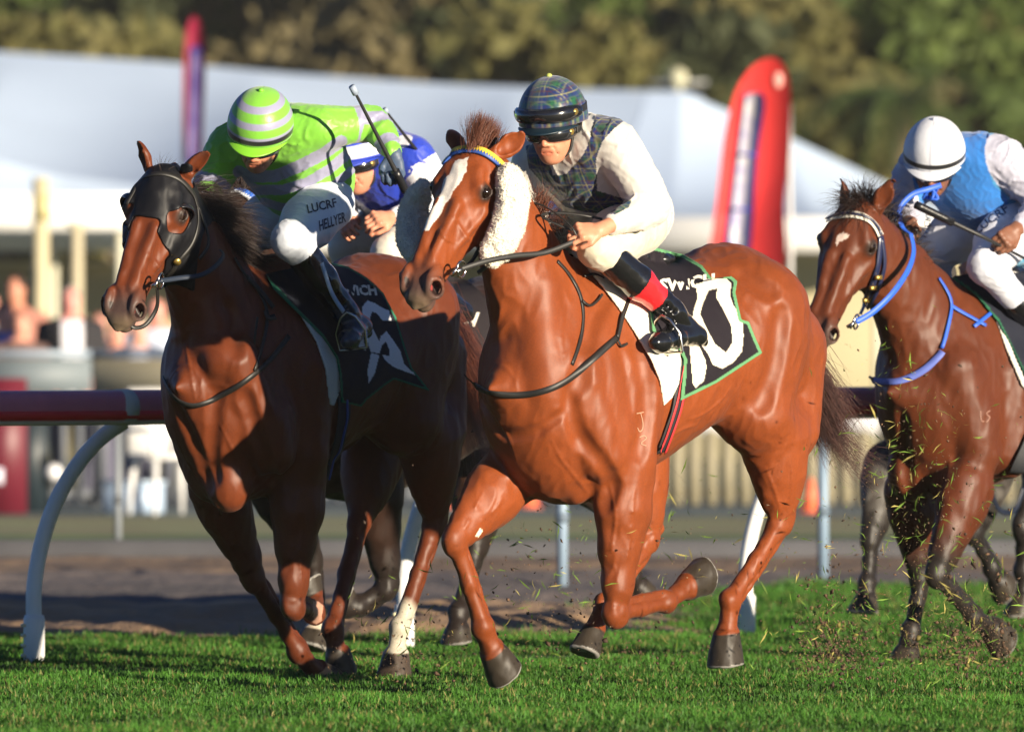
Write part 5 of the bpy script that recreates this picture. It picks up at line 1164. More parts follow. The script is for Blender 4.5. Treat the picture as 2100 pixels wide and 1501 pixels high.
sheet(H3, 'saddle_pad', [(2040, 650), (2060, 660), (2090, 720), (2140, 800), (2140, 850), (2095, 790), (2065, 720)], solid((.6, .58, .52), .8), None, 3.5, .012, .006, .003, seed=2)
sheet(H3, 'number_cloth', [(1948, 568), (2000, 560), (2120, 560), (2240, 620), (2240, 780), (2112, 790), (2082, 728), (2048, 662), (2002, 606)], M_cloth, paint3, 4, .024, .004, .008, seed=6)
strap(H3, 'girth', [[(2120, 800), (2118, 860), (2105, 920), (2085, 965)]], .08, solid((.014, .016, .02), .7), .008, .014)
saddle(H3, -.66, 1.545)
tail(H3, (-1.52, 0, 1.36), (-2.0, .0, .8), 1200, .003, M_mane_dk, 25, up=.10)
def silks3(V, N_, px):
    C_ = np.tile(A(.44, .44, .54), (len(V), 1)); J = J3['J']; B_ = A(.030, .18, .55)
    ax_ = nrm(J['chest'] - J['pel']); t = (V - J['pel']) @ ax_; r_ = V - J['pel'] - t[:, None] * ax_; lat = nrm(J['shL'] - J['shR']); x = r_ @ lat
    m_ = np.abs(x) < .165
    for k in 'LR':
        A_, B2 = J['sh' + k], J['el' + k]; ab = B2 - A_; tt = ((V - A_) @ ab / (ab @ ab)); m_ &= ~((np.linalg.norm(V - A_ - np.clip(tt, 0, 1)[:, None] * ab, axis=1) < .082) & (tt > .02))
        A_, B2 = J['el' + k], J['wr' + k]; ab = B2 - A_; tt = ((V - A_) @ ab / (ab @ ab)); m_ &= ~((np.linalg.norm(V - A_ - np.clip(tt, 0, 1)[:, None] * ab, axis=1) < .078))
    C_[m_] = B_ * 1.0; C_[m_ & (vnoise(V[:, 0], V[:, 1], V[:, 2], 14, 5) > .5)] = A(.06, .26, .50); return C_
J3D = dict(pel=(2068, 440, 0), chest=(1990, 360, 0), neck=(1962, 325, 0), head=(1916, 334, 0), f=(.76, .42, -.44), u=(.36, .28, .88),
    shL=(2058, 322, .185), elL=(2150, 415, .30), wrL=(2082, 472, .32), shR=(1885, 340, -.185), elR=(1845, 430, -.24), wrR=(1862, 455, -.05), dL=(.8, -.1, -.5), dR=(.8, .6, -.2), nL=(-.2, -.8, -.4), nR=(0, .6, -.8),
    hipL=(2078, 455, .12), knL=(2022, 545, .22), anL=(2150, 690, .28), toL=(2130, 750, .33), heL=(2200, 730, .28),
    hipR=(1990, 460, -.12), knR=(1912, 520, -.20), anR=(-.60, -.29, 1.20), toR=(-.46, -.31, 1.12), heR=(-.70, -.30, 1.14), bare={'L': .16, 'R': .1})
_L = lambda t: fr.S(*t) if abs(t[0]) > 50 else A(*t)
_J = lambda D_: {'J': {k: _L(v) for k, v in D_.items() if k not in ('f', 'u', 'dL', 'dR', 'nL', 'nR', 'glove', 'bare', 'curl')}}
J3 = _J(J3D)
def helm3(a, b, z):
    C_ = np.tile(A(.62, .64, .70), (len(a), 1)); C_[(np.abs(a) < .0022) & (b > -.1)] = A(.40, .42, .50); C_[(z < .014) & (z > -.008)] = A(.01, .01, .012); return C_
P3 = person(fr, (-.45, 0, 1.5), J3D, 'jockey in a sky blue vest with white sleeves and a plain white cap',
    dict(skin=(.20, .085, .05), silks=silks3, breeches=const((.58, .60, .68)), boot=const((.008, .008, .01)), helmet=helm3, peakmat=solid((.6, .62, .68), .4), button=(.62, .64, .70), puff=1.15, brlen=.55, boot0=.52, seed=14, goggles=[(-.006, None, .086, .108)]))
text_decal('breeches_lettering', 'LUCRF', [(2006, 480), (2070, 432), (1996, 466)], P3['bvh_br'], fr, solid((.012, .02, .08), .6), P3['root'], P3['base'])
text_decal('breeches_lettering', 'LUCRF', [(1888, 484), (1900, 434), (1900, 488)], P3['bvh_br'], fr, solid((.012, .02, .08), .6), P3['root'], P3['base'])
m = MB()    # knotted blue rein end held in the mouth
c_ = P3['Hh'](.0, .125, -.075)
for i in range(5):
    a0 = i * 1.3; pts = [c_ + A(.018 * math.cos(t + a0), .026 * math.sin(t), .024 * math.cos(t * 1.0 + a0 * 1.7)) for t in np.linspace(0, 2 * math.pi, 13)]
    m.tube(pts, .0055, 7, False)
m.build('knotted_rein_end', M_blue, H3['root'], True)
w0, w1 = fr.S(1878, 420, .16), fr.S(2028, 492, .30)
whip(fr, [fr.S(2120, 540, .30), w1, w1 * .6 + w0 * .4, w0], (.005, .011), 'black whip held across the knees by the jockey in the sky blue vest', w1)

# ------------------------------------------------------------------ dark horse and blue-and-white rider between the two leaders
H2 = build_horse(dict(key='black', px=640, d=33.2, deg=50, h=.007, label='nearly black racehorse with a blue and white browband, half hidden between the two leaders', coat=(.030, .013, .008), points=(.016, .011, .009),
  trunk=trunk_std(-.06), neck=[((.42, 0, 1.70), .105, .065), ((.34, 0, 1.60), .13, .078), ((.16, 0, 1.46), .16, .10), ((0, 0, 1.32), .20, .13), ((-.12, 0, 1.20), .24, .16)],
  poll=(486, 392, 0), muz=(400, 640, 0), hside=(-.2, .97, 0),
  ears=[dict(base=(-.015, .068, -.035), tip=('d', 492, 364, 32.9), open=(.5, .8, .1)), dict(base=(-.015, -.060, -.035), tip=('d', 450, 372, 33), open=(.8, -.6, .1))],
  mus=thigh(-.06) + [('e', (730, 900, .18), (.12, .08, .15), .04), ('e', (620, 930, 0), (.10, .15, .14), .04)],
  legs=[dict(t='f', j=[(560, 985, -.17), (640, 1150, -.13), (650, 1255, -.10), (648, 1290, -.09), (640, 1330, -.09)], toe=(1, 0, 0), sock=.8, sockc=(.5, .42, .33)),
        dict(t='f', j=[(765, 960, .17), (795, 1200, .16), (735, 1242, .10), (715, 1245, .08), (700, 1235, .06)], toe=(-.2, 0, 1), s=1.25),
        dict(t='h', j=[(1170, 930, .16), (1288, 1068, .15), (1296, 1178, .12), (1306, 1200, .12), (1326, 1220, .12)], toe=(.2, 0, -1)),
        dict(t='h', j=[(985, 980, -.16), (978, 1120, -.14), (940, 1255, -.10), (937, 1285, -.09), (940, 1318, -.09)], toe=(1, 0, .2))],
))
fr = H2['fr']; S = fr.S
browband(H2, [(442, 408), (460, 399), (485, 395), (505, 402), (522, 415)], .032, solid((.70, .74, .80), .5), solid((.03, .12, .50), .5), label='white browband with blue triangles')
mane(H2, [S(470, 385, 0), S(500, 395, 0), S(520, 430, 0), S(540, 470, 0)], 1200, .12, .0026, M_mane_dk, (.1, -.3, .4), 32, (-.4, .2, .1), .5)
def paint2(px, db):
    C_ = np.tile(A(.020, .016, .018), (len(px), 1))
    for p_ in () and ([(934, 640), (946, 636), (950, 644), (942, 646), (954, 654), (958, 664), (946, 668), (936, 662), (942, 658), (932, 650)], [(952, 640), (962, 638), (964, 652), (972, 640), (980, 642), (982, 668), (970, 668), (960, 660)]): C_[inpoly(px, p_)] = A(.72, .70, .66)
    return C_
_c2 = sheet(H2, 'number_cloth', [(820, 560), (900, 560), (960, 575), (1010, 620), (1040, 700), (1050, 780), (940, 800), (870, 700)], M_cloth, paint2, 3, .024, .004, .006, seed=6); cloth_text(H2, 'SW', [(930, 670), (984, 670), (930, 640)], _c2)
saddle(H2, -.66, 1.50)
tail(H2, (-1.50, 0, 1.34), (-1.9, .0, .74), 1200, .003, mat('tail_red', (.09, .02, .01), .5), 35, up=.08)
BLU, WHT = A(.018, .045, .42), A(.66, .66, .70)
def silks2(V, N_, px):
    C_ = np.tile(BLU, (len(V), 1)); J = J2['J']; C_[vnoise(V[:, 0], V[:, 1], V[:, 2], 30, 77) > .75] = WHT
    for k in 'LR':
        for a, b in (('sh', 'el'), ('el', 'wr')):
            A_, B_ = J[a + k], J[b + k]; ab = B_ - A_; tt = (V - A_) @ ab / (ab @ ab); C_[(np.linalg.norm(V - A_ - np.clip(tt, 0, 1)[:, None] * ab, axis=1) < .085) & ((tt > .12) | (a == 'el'))] = WHT
    return C_
J2D = dict(pel=(868, 450, 0), chest=(792, 352, 0), neck=(765, 325, 0), head=(738, 330, 0), f=(.92, .22, -.22), u=(.3, 0, .95),
    shL=(848, 322, .185), elL=(905, 425, .26), wrL=(800, 446, .20), shR=(715, 330, -.185), elR=(680, 410, -.24), wrR=(725, 455, -.1), dL=(.95, -.1, -.1), dR=(.9, .4, -.1), nL=(0, -.7, -.7), nR=(0, .6, -.8),
    hipL=(880, 470, .12), knL=(800, 520, .22), anL=(905, 600, .27), toL=(885, 655, .30), heL=(950, 640, .27),
    hipR=(800, 470, -.12), knR=(712, 505, -.22), anR=(-.60, -.29, 1.18), toR=(-.46, -.31, 1.10), heR=(-.70, -.30, 1.12), bare={'L': .14, 'R': .1})
J2 = _J(J2D)
def helm2(a, b, z):
    C_ = np.tile(BLU * 1.2, (len(a), 1)); th = np.arctan2(a, b); C_[(np.abs(np.sin(th * 2)) < .18) & (z < .1)] = WHT; C_[(z < .034) & (z > -.012)] = WHT; return C_
P2 = person(fr, (-.45, 0, 1.48), J2D, 'jockey in royal blue silks with white sleeves, behind the green hooped jockey',
    dict(skin=(.55, .24, .15), silks=silks2, breeches=const((.62, .58, .50)), boot=const((.01, .01, .012)), helmet=helm2, peakmat=solid((.02, .05, .45), .4), button=(.02, .05, .4), puff=1.1, seed=17, goggles=[(-.004, None, .086, .108)]))
whip(fr, [S(790, 226, .25), S(820, 265, .25), S(850, 303, .24), S(890, 350, .22)], (.004, .009), 'thin black whip slanting up behind the raised glove, pointing at the tent', S(870, 328, .23))

# ------------------------------------------------------------------ grey horse and aqua rider at the right edge
H7 = build_horse(dict(key='grey', px=1900, d=36.2, deg=50, h=.0075, label='dappled grey racehorse with dark legs, mostly hidden behind the bay horse', coat=(.05, .042, .036), points=(.014, .011, .010), dapple=(.11, .10, .09),
  trunk=trunk_std(-.04), neck=[((.30, 0, 1.56), .105, .065), ((.22, 0, 1.50), .13, .078), ((.10, 0, 1.42), .16, .10), ((0, 0, 1.32), .20, .13), ((-.12, 0, 1.22), .24, .16)],
  poll=(1862, 500, 0), muz=(1835, 720, 0), hside=(0, 1, 0),
  ears=[dict(base=(-.015, .068, -.035), tip=(1890, 470, .1), open=(.5, .8, .1)), dict(base=(-.015, -.060, -.035), tip=(1860, 468, -.08), open=(.8, -.6, .1))],
  mus=thigh(-.04) + [('e', (2005, 890, .18), (.12, .08, .15), .04), ('e', (1890, 920, 0), (.10, .15, .14), .04)],
  legs=[dict(t='f', j=[(1822, 960, -.17), (1786, 1105, -.16), (1778, 1195, -.15), (1776, 1222, -.15), (1774, 1258, -.15)], toe=(1, 0, -.2)),
        dict(t='f', j=[(2030, 960, .17), (1996, 1095, .17), (2034, 1165, .16), (2044, 1185, .16), (2064, 1204, .16)], toe=(.6, 0, -.4)),
        dict(t='h', j=[(-.75, .16, .90), (2098, 1080, .15), (2098, 1170, .12), (2096, 1215, .11), (2094, 1262, .10)]),
        dict(t='h', j=hindR)],
))
fr = H7['fr']; S = fr.S
free_strap('girth_strap', [S(2016, 960, .3), S(2030, 1000, .3), S(2045, 1040, .3), S(2065, 1052, .3), S(2085, 1040, .3), S(2100, 1000, .3)], .024, solid((.012, .016, .03), .4), H7['root'], A(.2, 1, .2))
def silks7(V, N_, px):
    C_ = np.tile(A(.05, .36, .62), (len(V), 1)); r_ = np.hypot((px[:, 0] - 2085), (px[:, 1] - 520)); C_[(r_ % 13) < 4.5] = A(.45, .62, .74); return C_
J7D = dict(pel=(2140, 555, 0), chest=(2040, 430, 0), neck=(2010, 400, 0), head=(1985, 385, 0), f=(.80, .2, -.5), u=(.5, 0, .8),
    shL=(2100, 405, .185), elL=(2122, 500, .26), wrL=(2030, 540, .2), shR=(1960, 410, -.185), elR=(1975, 500, -.24), wrR=(1990, 540, -.1), dL=(.95, -.1, -.1), dR=(.9, .4, -.1), nL=(0, -.7, -.7), nR=(0, .6, -.8),
    hipL=(2140, 580, .12), knL=(2110, 600, .22), anL=(2190, 700, .27), toL=(2170, 745, .30), heL=(2220, 735, .27),
    hipR=(2080, 570, -.12), knR=(2000, 590, -.2), anR=(-.60, -.29, 1.18), toR=(-.46, -.31, 1.10), heR=(-.70, -.30, 1.12), bare={'L': .2, 'R': .1})
_L = lambda t: fr.S(*t) if abs(t[0]) > 50 else A(*t)
J7 = _J(J7D)
P7 = person(fr, (-.45, 0, 1.46), J7D, 'jockey in rippled pale aqua silks, half hidden behind the sky blue vest',
    dict(skin=(.5, .24, .15), silks=silks7, breeches=const((.6, .6, .6)), boot=const((.01, .01, .012)), helmet=lambda a, b, z: np.tile(A(.05, .36, .62), (len(a), 1)), peakmat=solid((.05, .3, .5), .4), button=(.05, .3, .5), seed=19))
# ------------------------------------------------------------------ setting
def zat(py, d): return CH + (HZ - py) / FPX * d
def xat(px, d): return (px - 1050) / FPX * d
def gsheet(name, d0, d1, m_, z=0.0, x0=-60, x1=60, nx=2, ny=2, fn=None):
    X, Y = np.meshgrid(np.linspace(x0, x1, nx), np.linspace(d0, d1, ny), indexing='ij'); Z = np.full_like(X, z)
    if fn: Z = Z + fn(X, Y)
    I = np.arange(nx * ny).reshape(nx, ny); Q = np.stack([I[:-1, :-1], I[1:, :-1], I[1:, 1:], I[:-1, 1:]], -1).reshape(-1, 4)
    o = mesh_obj(name, np.stack([X.ravel(), Y.ravel(), Z.ravel()], 1), Q, m_); tag(o, kind='structure'); return o
M_soil = mat('turf_soil', (.030, .050, .010), .95, noise=.4, nscale=6, col2=(.045, .085, .014), bump=.6, bscale=30, bdist=.02)
M_far = mat('far_ground', (.16, .15, .09), .95, noise=.2, nscale=.3, col2=(.12, .14, .06))
gsheet('ground', -200, 1200, M_far, -.012, -900, 900)
gsheet('turf', 15, 36.6, M_soil, 0, -40, 40)
M_dirt = mat('dirt', (.27, .17, .10), .95, noise=.22, nscale=.9, col2=(.34, .215, .12), bump=.8, bscale=9, bdist=.05, stretch=(1, .5, 1))
M_dirt2 = mat('dark_dirt', (.10, .085, .085), .95, noise=.2, nscale=.8, col2=(.14, .11, .10), bump=.6, bscale=8, bdist=.05)
def ridge(X, Y):
    edge = np.clip((Y - 36.6) / .5, 0, 1) * np.clip((50.5 - Y) / .5, 0, 1) * (1 - .92 * np.clip((X - .1) / .8, 0, 1) * (Y < 44.5))
    return edge * (.055 * (vnoise(X, Y, 0 * X, 3.2, 2) + 1) * np.exp(-((Y - 38.0) / 1.0) ** 2) + .020 * vnoise(X, Y, 0 * X, 9, 3) + .02 * vnoise(X, Y, 0 * X, 19, 13) * np.exp(-((Y - 38.3) / 1.4) ** 2))
gsheet('near_dirt', 36.6, 41.5, M_dirt, .010, -14, 14, 420, 110, ridge)
gsheet('track_path', 41.5, 47.0, M_dirt2, .010, -14, 14, 200, 60, ridge)
gsheet('far_dirt', 47.0, 50.5, mat('brown_dirt', (.13, .085, .06), .95, noise=.2, nscale=.8, col2=(.22, .145, .09), bump=.5, bscale=8, bdist=.05), .010, -14, 14, 200, 40, ridge)
M_kerb = mat('kerb_stone', (.07, .07, .078), .9, noise=.2, nscale=2)
m = MB(); m.box((0, 50.6, .03), (34, .25, .16)); k = m.build('kerb', M_kerb); tag(k, kind='structure')
M_g2 = mat('second_grass', (.06, .12, .02), .95, noise=.35, nscale=1.2, col2=(.10, .16, .035))
gsheet('grass_verge', 50.75, 56, M_g2, .02, -40, 40)
gsheet('dry_grass', 56, 62.5, mat('dry_grass', (.24, .21, .10), .95, noise=.25, nscale=.8, col2=(.20, .22, .09)), .008, -40, 40)
gsheet('path', 62.5, 74, mat('pale_path', (.12, .155, .15), .9, noise=.1, nscale=.5), .012, -40, 40)
# turf blades: one mass of grass
def grass(name, d0, d1, dens, hgt, seed, m_, marg=.6, zf=None, msk=None, label='short bright green turf under the horses'):
    r_ = np.random.default_rng(seed); xa = lambda d: (1050 / FPX * d) + marg
    area = (d1 - d0) * 2 * xa((d0 + d1) / 2); n_ = int(area * dens); y = d0 + (d1 - d0) * r_.random(n_); x = (r_.random(n_) * 2 - 1) * xa(y)
    cl = vnoise(x, y, 0 * x, 3.0, seed) ; cl2 = vnoise(x, y, 0 * x, 14, seed + 1); keep = r_.random(n_) < (.72 + .3 * cl + .25 * cl2); x, y, cl, cl2 = x[keep], y[keep], cl[keep], cl2[keep]; n_ = len(x)
    if msk is not None: k_ = msk(x, y, r_); x, y, cl, cl2 = x[k_], y[k_], cl[k_], cl2[k_]; n_ = len(x)
    h_ = hgt * (.45 + .75 * r_.random(n_) ** 1.5) * (1 + .25 * cl + .35 * np.clip(cl2, -1, 1)); a = r_.random(n_) * 6.28; w_ = .0022 + .0016 * r_.random(n_); ln = r_.random(n_) * .9; la = r_.random(n_) * 6.28
    bx, by = np.cos(a) * w_, np.sin(a) * w_; lx, ly = np.cos(la) * ln * h_, np.sin(la) * ln * h_; z0 = 0 * x - .004
    if zf is not None: z0 = z0 + zf(x, y)
    V = np.stack([np.stack([x - bx, y - by, z0], 1), np.stack([x + bx, y + by, z0], 1), np.stack([x + bx * .8 + lx * .35, y + by * .8 + ly * .35, z0 + h_ * .6], 1), np.stack([x - bx * .8 + lx * .35, y - by * .8 + ly * .35, z0 + h_ * .6], 1), np.stack([x + lx, y + ly, z0 + h_ * (1 - .3 * ln)], 1)], 1).reshape(-1, 3)
    b = np.arange(n_)[:, None] * 5; Q = b + np.array([[0, 1, 2, 3]]); T = b + np.array([[3, 2, 4]])
    g = A(.055, .155, .019); c = np.tile(g, (n_, 1)) * (1 + .35 * r_.normal(size=(n_, 1)) * .6 + .30 * cl[:, None] + .2 * cl2[:, None]); dry = r_.random(n_) < .07 + .10 * (cl2 > .7); c[dry] = A(.26, .24, .08) * (.7 + .5 * r_.random((dry.sum(), 1)))
    c = np.clip(c, .01, 1); o = mesh_obj(name, V, [Q, T], m_, smooth=False, col=np.repeat(c, 5, 0)); return tag(o, label, 'grass', kind='stuff')
M_blade = mat('grass_blade', vcol=True, rough=.55, spec=.25, trans=.35)
grass('turf_grass', 27.0, 36.6, 10500, .036, 3, M_blade)
bnd = lambda X, Y: .55 + .5 * (Y - 36.6) / 7 + .25 * np.sin(Y * 2.1) + .12 * np.sin(Y * 5.3 + 1)
XX, YY = np.meshgrid(np.linspace(0, 1, 60), np.linspace(36.6, 43.6, 80), indexing='ij'); XB = bnd(0, YY) * (1 - XX) + 30 * XX; II = np.arange(60 * 80).reshape(60, 80)
tb = mesh_obj('turf_apron', np.stack([XB.ravel(), YY.ravel(), np.full(XB.size, .032) * np.clip((XX.ravel()) * 30, 0, 1) + .002], 1), np.stack([II[:-1, :-1], II[1:, :-1], II[1:, 1:], II[:-1, 1:]], -1).reshape(-1, 4), M_soil); tag(tb, kind='structure')
grass('apron_grass', 36.6, 43.4, 4200, .045, 9, M_blade, msk=lambda x, y, r_: (x > bnd(x, y) + .15 * r_.normal(size=len(x))) | (y < 36.6 + .35 * r_.random(len(x)) ** 2), zf=lambda x, y: .03 * np.clip((x - bnd(x, y)) * 2, 0, 1), label='darker green turf beyond the rail line on the right')
# ---- running rail with curved posts
M_white = mat('white_post', (.80, .80, .80), .45, noise=.04, nscale=6, bump=.1, bscale=20, bdist=.002)
def red_rail_mat():
    m_ = mat('rail_paint', (.88, .03, .03), .4, noise=.06, nscale=5, col2=None); return m_
M_railred = red_rail_mat(); M_railpink = mat('rail_sunlit_pink', (.78, .24, .32), .35, noise=.15, nscale=4); M_cream = mat('cream_trim', (.74, .66, .42), .5)  # pink beam paint: sunlit top of the red rail put into the colour
r0, r1 = A(xat(70, 33.8), 33.8, 0), A(xat(1530, 36.6), 36.6, 0); rd = (r1 - r0) / np.linalg.norm(r1 - r0)
def rail_post(p0, rz, label):
    root = empty('rail_post', tuple(p0), rz); tag(root, label, 'rail post', 'white curved posts of the running rail'); m = MB()
    pts = smooth_path([(0, 0, .16), (.0, 0, .30), (.03, 0, .47), (.085, 0, .63), (.165, 0, .77), (.26, 0, .88), (.365, 0, .955)], 6); m.tube(pts, .031, 18); m.build('post', M_white, root, True)
    m = MB(); m.tube([(0, 0, -.1), (0, 0, .175), (0, 0, .19)], [.042, .042, .038], 18); sl_ = m.build('sleeve', M_white, root, True); b = MB()
    for i in range(4): b.tube([(-.046 + .002, -.02, .03 + .04 * i), (-.046 + .002, .02, .03 + .04 * i)], .007, 8)
    b.build('sleeve_clip', M_cream, sl_, True); c = MB(); c.box((.38, 0, .955), (.03, .05, .025)); c.build('bracket', solid((.5, .2, .08), .5), root)
    return root
rz_ = math.atan2(rd[1], rd[0]) * .35
for i in range(-1, 4):
    p_ = r0 + rd * 1.955 * i * (np.linalg.norm(r1 - r0) / (1.955 * 2)) if False else r0 + (r1 - r0) * i / 2.0
    if i in (0, 1, 2): rail_post(p_ + A(0, 0, 0), rz_, ['leftmost curved white rail post, in front of the dirt at the left edge', 'white rail post showing between the legs of the two leading horses', 'pale blue shaded rail post behind the hind leg of the bright chestnut'][i])
    elif i == 3: rail_post(p_, rz_, 'rail post standing outside the right edge')
root = empty('running_rail', tuple(r0 + A(.35, 0, 1.0)), 0); tag(root, 'red topped running rail along the track, with a cream joint at the left', 'rail')
def rail_piece(name, y0, z0, hw_, hh, m_, s0=-2.2, s1=6.5, ends=True, label=None):
    off = A(-rd[1], rd[0], 0); m = MB(); V = []; n_ = 16
    for s_ in np.linspace(s0, s1, 60):
        p_ = rd * s_ + off * y0 + A(0, 0, z0)
        for k in range(n_):
            a = 2 * math.pi * k / n_; V.append(p_ + off * math.copysign(abs(math.cos(a)) ** .7, math.cos(a)) * hw_ + A(0, 0, math.copysign(abs(math.sin(a)) ** .7, math.sin(a)) * hh))
    m.add(V, [(i * n_ + k, i * n_ + (k + 1) % n_, (i + 1) * n_ + (k + 1) % n_, (i + 1) * n_ + k) for i in range(59) for k in range(n_)] + [tuple(range(n_)), tuple(59 * n_ + k for k in range(n_))])
    o = m.build(name, m_, root, True)
    if label: o['label'] = label
rail_piece('rail_beam', 0, .022, .055, .058, M_railpink, label='red plastic beam, its sunlit pink put into the colour'); rail_piece('rail_skirt', -.012, -.018, .052, .022, M_railred, label='bright red lower band'); rail_piece('rail_trim', -.004, -.046, .045, .012, M_cream)
m = MB(); s_ = .23 - .35 + .0
V = []
m.tube([rd * (-.03) + A(0, 0, .012), rd * .03 + A(0, 0, .012)], .072, 20); m.build('rail_joint', solid((.72, .70, .60), .5), root, True)
m = MB(); h_ = rd * .28 + A(0, -.055, .03); m.ball(h_, .016, 10, (1.3, .6, .8)); m.build('scuff_knob', M_strapblack, root, True)
# ---- thin poles further back
def pole(px, py0, py1, r, c, label, cat='pole', group=None):
    d = (CH) / ((py1 - HZ) / FPX); root = empty('pole', (xat(px, d), d, 0)); tag(root, label, cat, group); zt = zat(py0, d); m = MB(); m.tube([(0, 0, 0), (0, 0, zt * .45), (0, 0, zt)], r, 14); m.build('shaft', mat('pole_paint', c, .5), root, True)
    m = MB(); m.tube([(0, 0, zt * .40), (0, 0, zt * .40 + .05)], r * 1.25, 14); m.build('collar', mat('pole_collar', tuple(A(*c) * .5), .5), root, True); return root
pole(1153, 870, 1205, .028, (.22, .30, .40), 'blue grey post seen between the forelegs of the bright chestnut'); pole(1688, 860, 1190, .030, (.19, .27, .36), 'blue grey post behind the tail of the bright chestnut'); pole(242, 870, 1142, .022, (.20, .22, .24), 'thin dark grey pole behind the curved white rail post')
# ---- crowd barrier
def box_obj(name, c, d, m_, root, rot=None, label=None):
    m = MB(); m.box(c, d, rot); o = m.build(name, m_, root)
    if label: o['label'] = label
    return o
D_F = 66.0
def fence(x0, x1, label, panel, pick, gap=.13, wp=.05, zt=1.20, top=True, d=D_F):
    root = empty('crowd_fence', ((x0 + x1) / 2, d, 0)); tag(root, label, 'fence', 'fences in front of the crowd'); L_ = x1 - x0; n_ = int(L_ / gap)
    xs = [-L_ / 2 + gap * (i + .5) for i in range(n_)]
    V = MB()
    for x in xs: V.box((x, 0, zt * .40), (wp, .03, zt * .72))
    V.build('pickets', pick, root)
    if top:
        box_obj('top_rail', (0, -.03, zt), (L_, .10, .055), solid((.24, .30, .37), .4), root); 
        if panel is not None: box_obj('banner_panel', (0, -.02, zt - .17), (L_, .02, .26), panel, root)
    box_obj('bottom_rail', (0, .03, .12), (L_, .04, .06), pick, root)
    for i in range(int(L_ / 2.2) + 1): box_obj('fence_post', (-L_ / 2 + 2.2 * i + .02, .05, zt / 2), (.07, .07, zt), pick, root)
    return root
M_dkpick = mat('dark_pickets', (.10, .11, .13), .6, noise=.1, nscale=2); M_crpick = mat('cream_pickets', (.25, .22, .145), .7, noise=.15, nscale=2); M_bpanel = mat('grey_blue_panel', (.14, .17, .19), .6, noise=.1, nscale=.6); M_ypanel = mat('cream_panel', (.38, .34, .24), .6, noise=.1, nscale=.6)
fence(xat(-60, D_F), xat(188, D_F), 'crowd fence with a grey blue banner panel at the left edge', M_bpanel, M_dkpick)
fence(xat(190, D_F) + .01, xat(900, D_F), 'crowd fence with a cream banner panel behind the hooded horse', M_ypanel, M_dkpick)
fence(xat(900, D_F) + .02, xat(1330, D_F), 'dark low fence behind the bright chestnut forelegs', M_dkpick, M_dkpick, zt=.9)
fence(xat(1332, D_F) + .02, xat(1800, D_F), 'cream picket fence seen under the belly of the bright chestnut', None, M_crpick, .13, .095, zt=.80, top=False)
fence(xat(1802, D_F) + .02, xat(2180, D_F), 'cream picket fence at the right edge behind the bay horse', None, M_crpick, .13, .095, zt=.80, top=False)
root = empty('promotional_sign', (xat(5, 63), 63, 0)); tag(root, 'dark red promotional sign board at the left edge below the red rail', 'sign'); box_obj('board', (0, 0, .52), (.36, .06, 1.0), mat('dark_red', (.11, .008, .02), .5), root); box_obj('emblem', (-.05, -.035, .30), (.12, .012, .12), solid((.5, .5, .6), .5), root)
root = empty('litter_bin', (xat(65, 64), 64, 0)); tag(root, 'dark blue green bin between the red sign and the curved rail post', 'bin'); box_obj('body', (0, 0, .42), (.26, .3, .84), solid((.012, .022, .03), .5), root); box_obj('lid', (0, 0, .87), (.29, .33, .05), solid((.02, .035, .045), .5), root)
root = empty('sports_ball', (xat(110, 63.5), 63.5, 0)); tag(root, 'small white ball shaped float beside the dark bin', 'ball'); m = MB(); m.ball((0, 0, .32), .065, 14); m.build('ball', solid((.7, .7, .72), .5), root, True); m = MB(); m.tube([(0, 0, 0), (0, 0, .27)], .012, 8); m.build('stake', M_dkpick, root)
# white plastic chairs behind the fence
def chair(x, y, rz, label):
    root = empty('plastic_chair', (x, y, 0), rz); tag(root, label, 'chair', 'white plastic chairs by the crowd fence'); W_ = solid((.66, .66, .66), .45)
    box_obj('seat', (0, 0, .44), (.46, .44, .04), W_, root); box_obj('backrest', (0, .23, .70), (.44, .04, .48), W_, root)
    for a in (-1, 1):
        for b in (-1, 1): m = MB(); m.tube([(a * .19, b * .18, .43), (a * .22, b * .22, 0)], [.025, .02], 8); m.build('leg', W_, root)
        m = MB(); m.tube([(a * .22, -.2, .44), (a * .24, -.2, .64), (a * .24, .2, .64)], .02, 8); m.build('armrest', W_, root)
chair(xat(345, 63.2), 63.2, .5, 'white plastic chair showing left of the hooded horse chest')
def table(x, y, w_, label, c=(.7, .7, .72)):
    root = empty('table', (x, y, 0)); tag(root, label, 'table', 'tables by the crowd fence'); W_ = solid(c, .5); box_obj('tabletop', (0, 0, .74), (w_, .7, .04), W_, root); box_obj('cloth_skirt', (0, -.34, .64), (w_, .02, .18), W_, root)
    for a in (-1, 1):
        for b in (-1, 1): m = MB(); m.tube([(a * (w_ / 2 - .06), b * .28, .72), (a * (w_ / 2 - .06), b * .28, 0)], .02, 8); m.build('leg', M_dkpick, root)
table(xat(1465, 69), 69, 1.0, 'white covered table beyond the cream pickets, under the horse belly'); table(xat(1790, 69), 69, 1.0, 'white covered table beyond the cream pickets, near the bay horse chest')
root = empty('crate', (xat(275, 64), 64, 0)); tag(root, 'low pale blue crate on the ground left of the white chairs', 'crate'); box_obj('body', (0, 0, .11), (.45, .3, .22), solid((.35, .45, .6), .5), root); box_obj('lid', (0, 0, .235), (.48, .33, .03), solid((.4, .5, .62), .5), root)
def cone(px, d, label):
    root = empty('traffic_cone', (xat(px, d), d, 0)); tag(root, label, 'cone', 'orange cones'); m = MB(); m.tube([(0, 0, .02), (0, 0, .27)], [.075, .02], 14); m.build('cone_body', solid((.75, .16, .07), .5), root, True); box_obj('base', (0, 0, .015), (.2, .2, .02), solid((.6, .12, .05), .5), root)
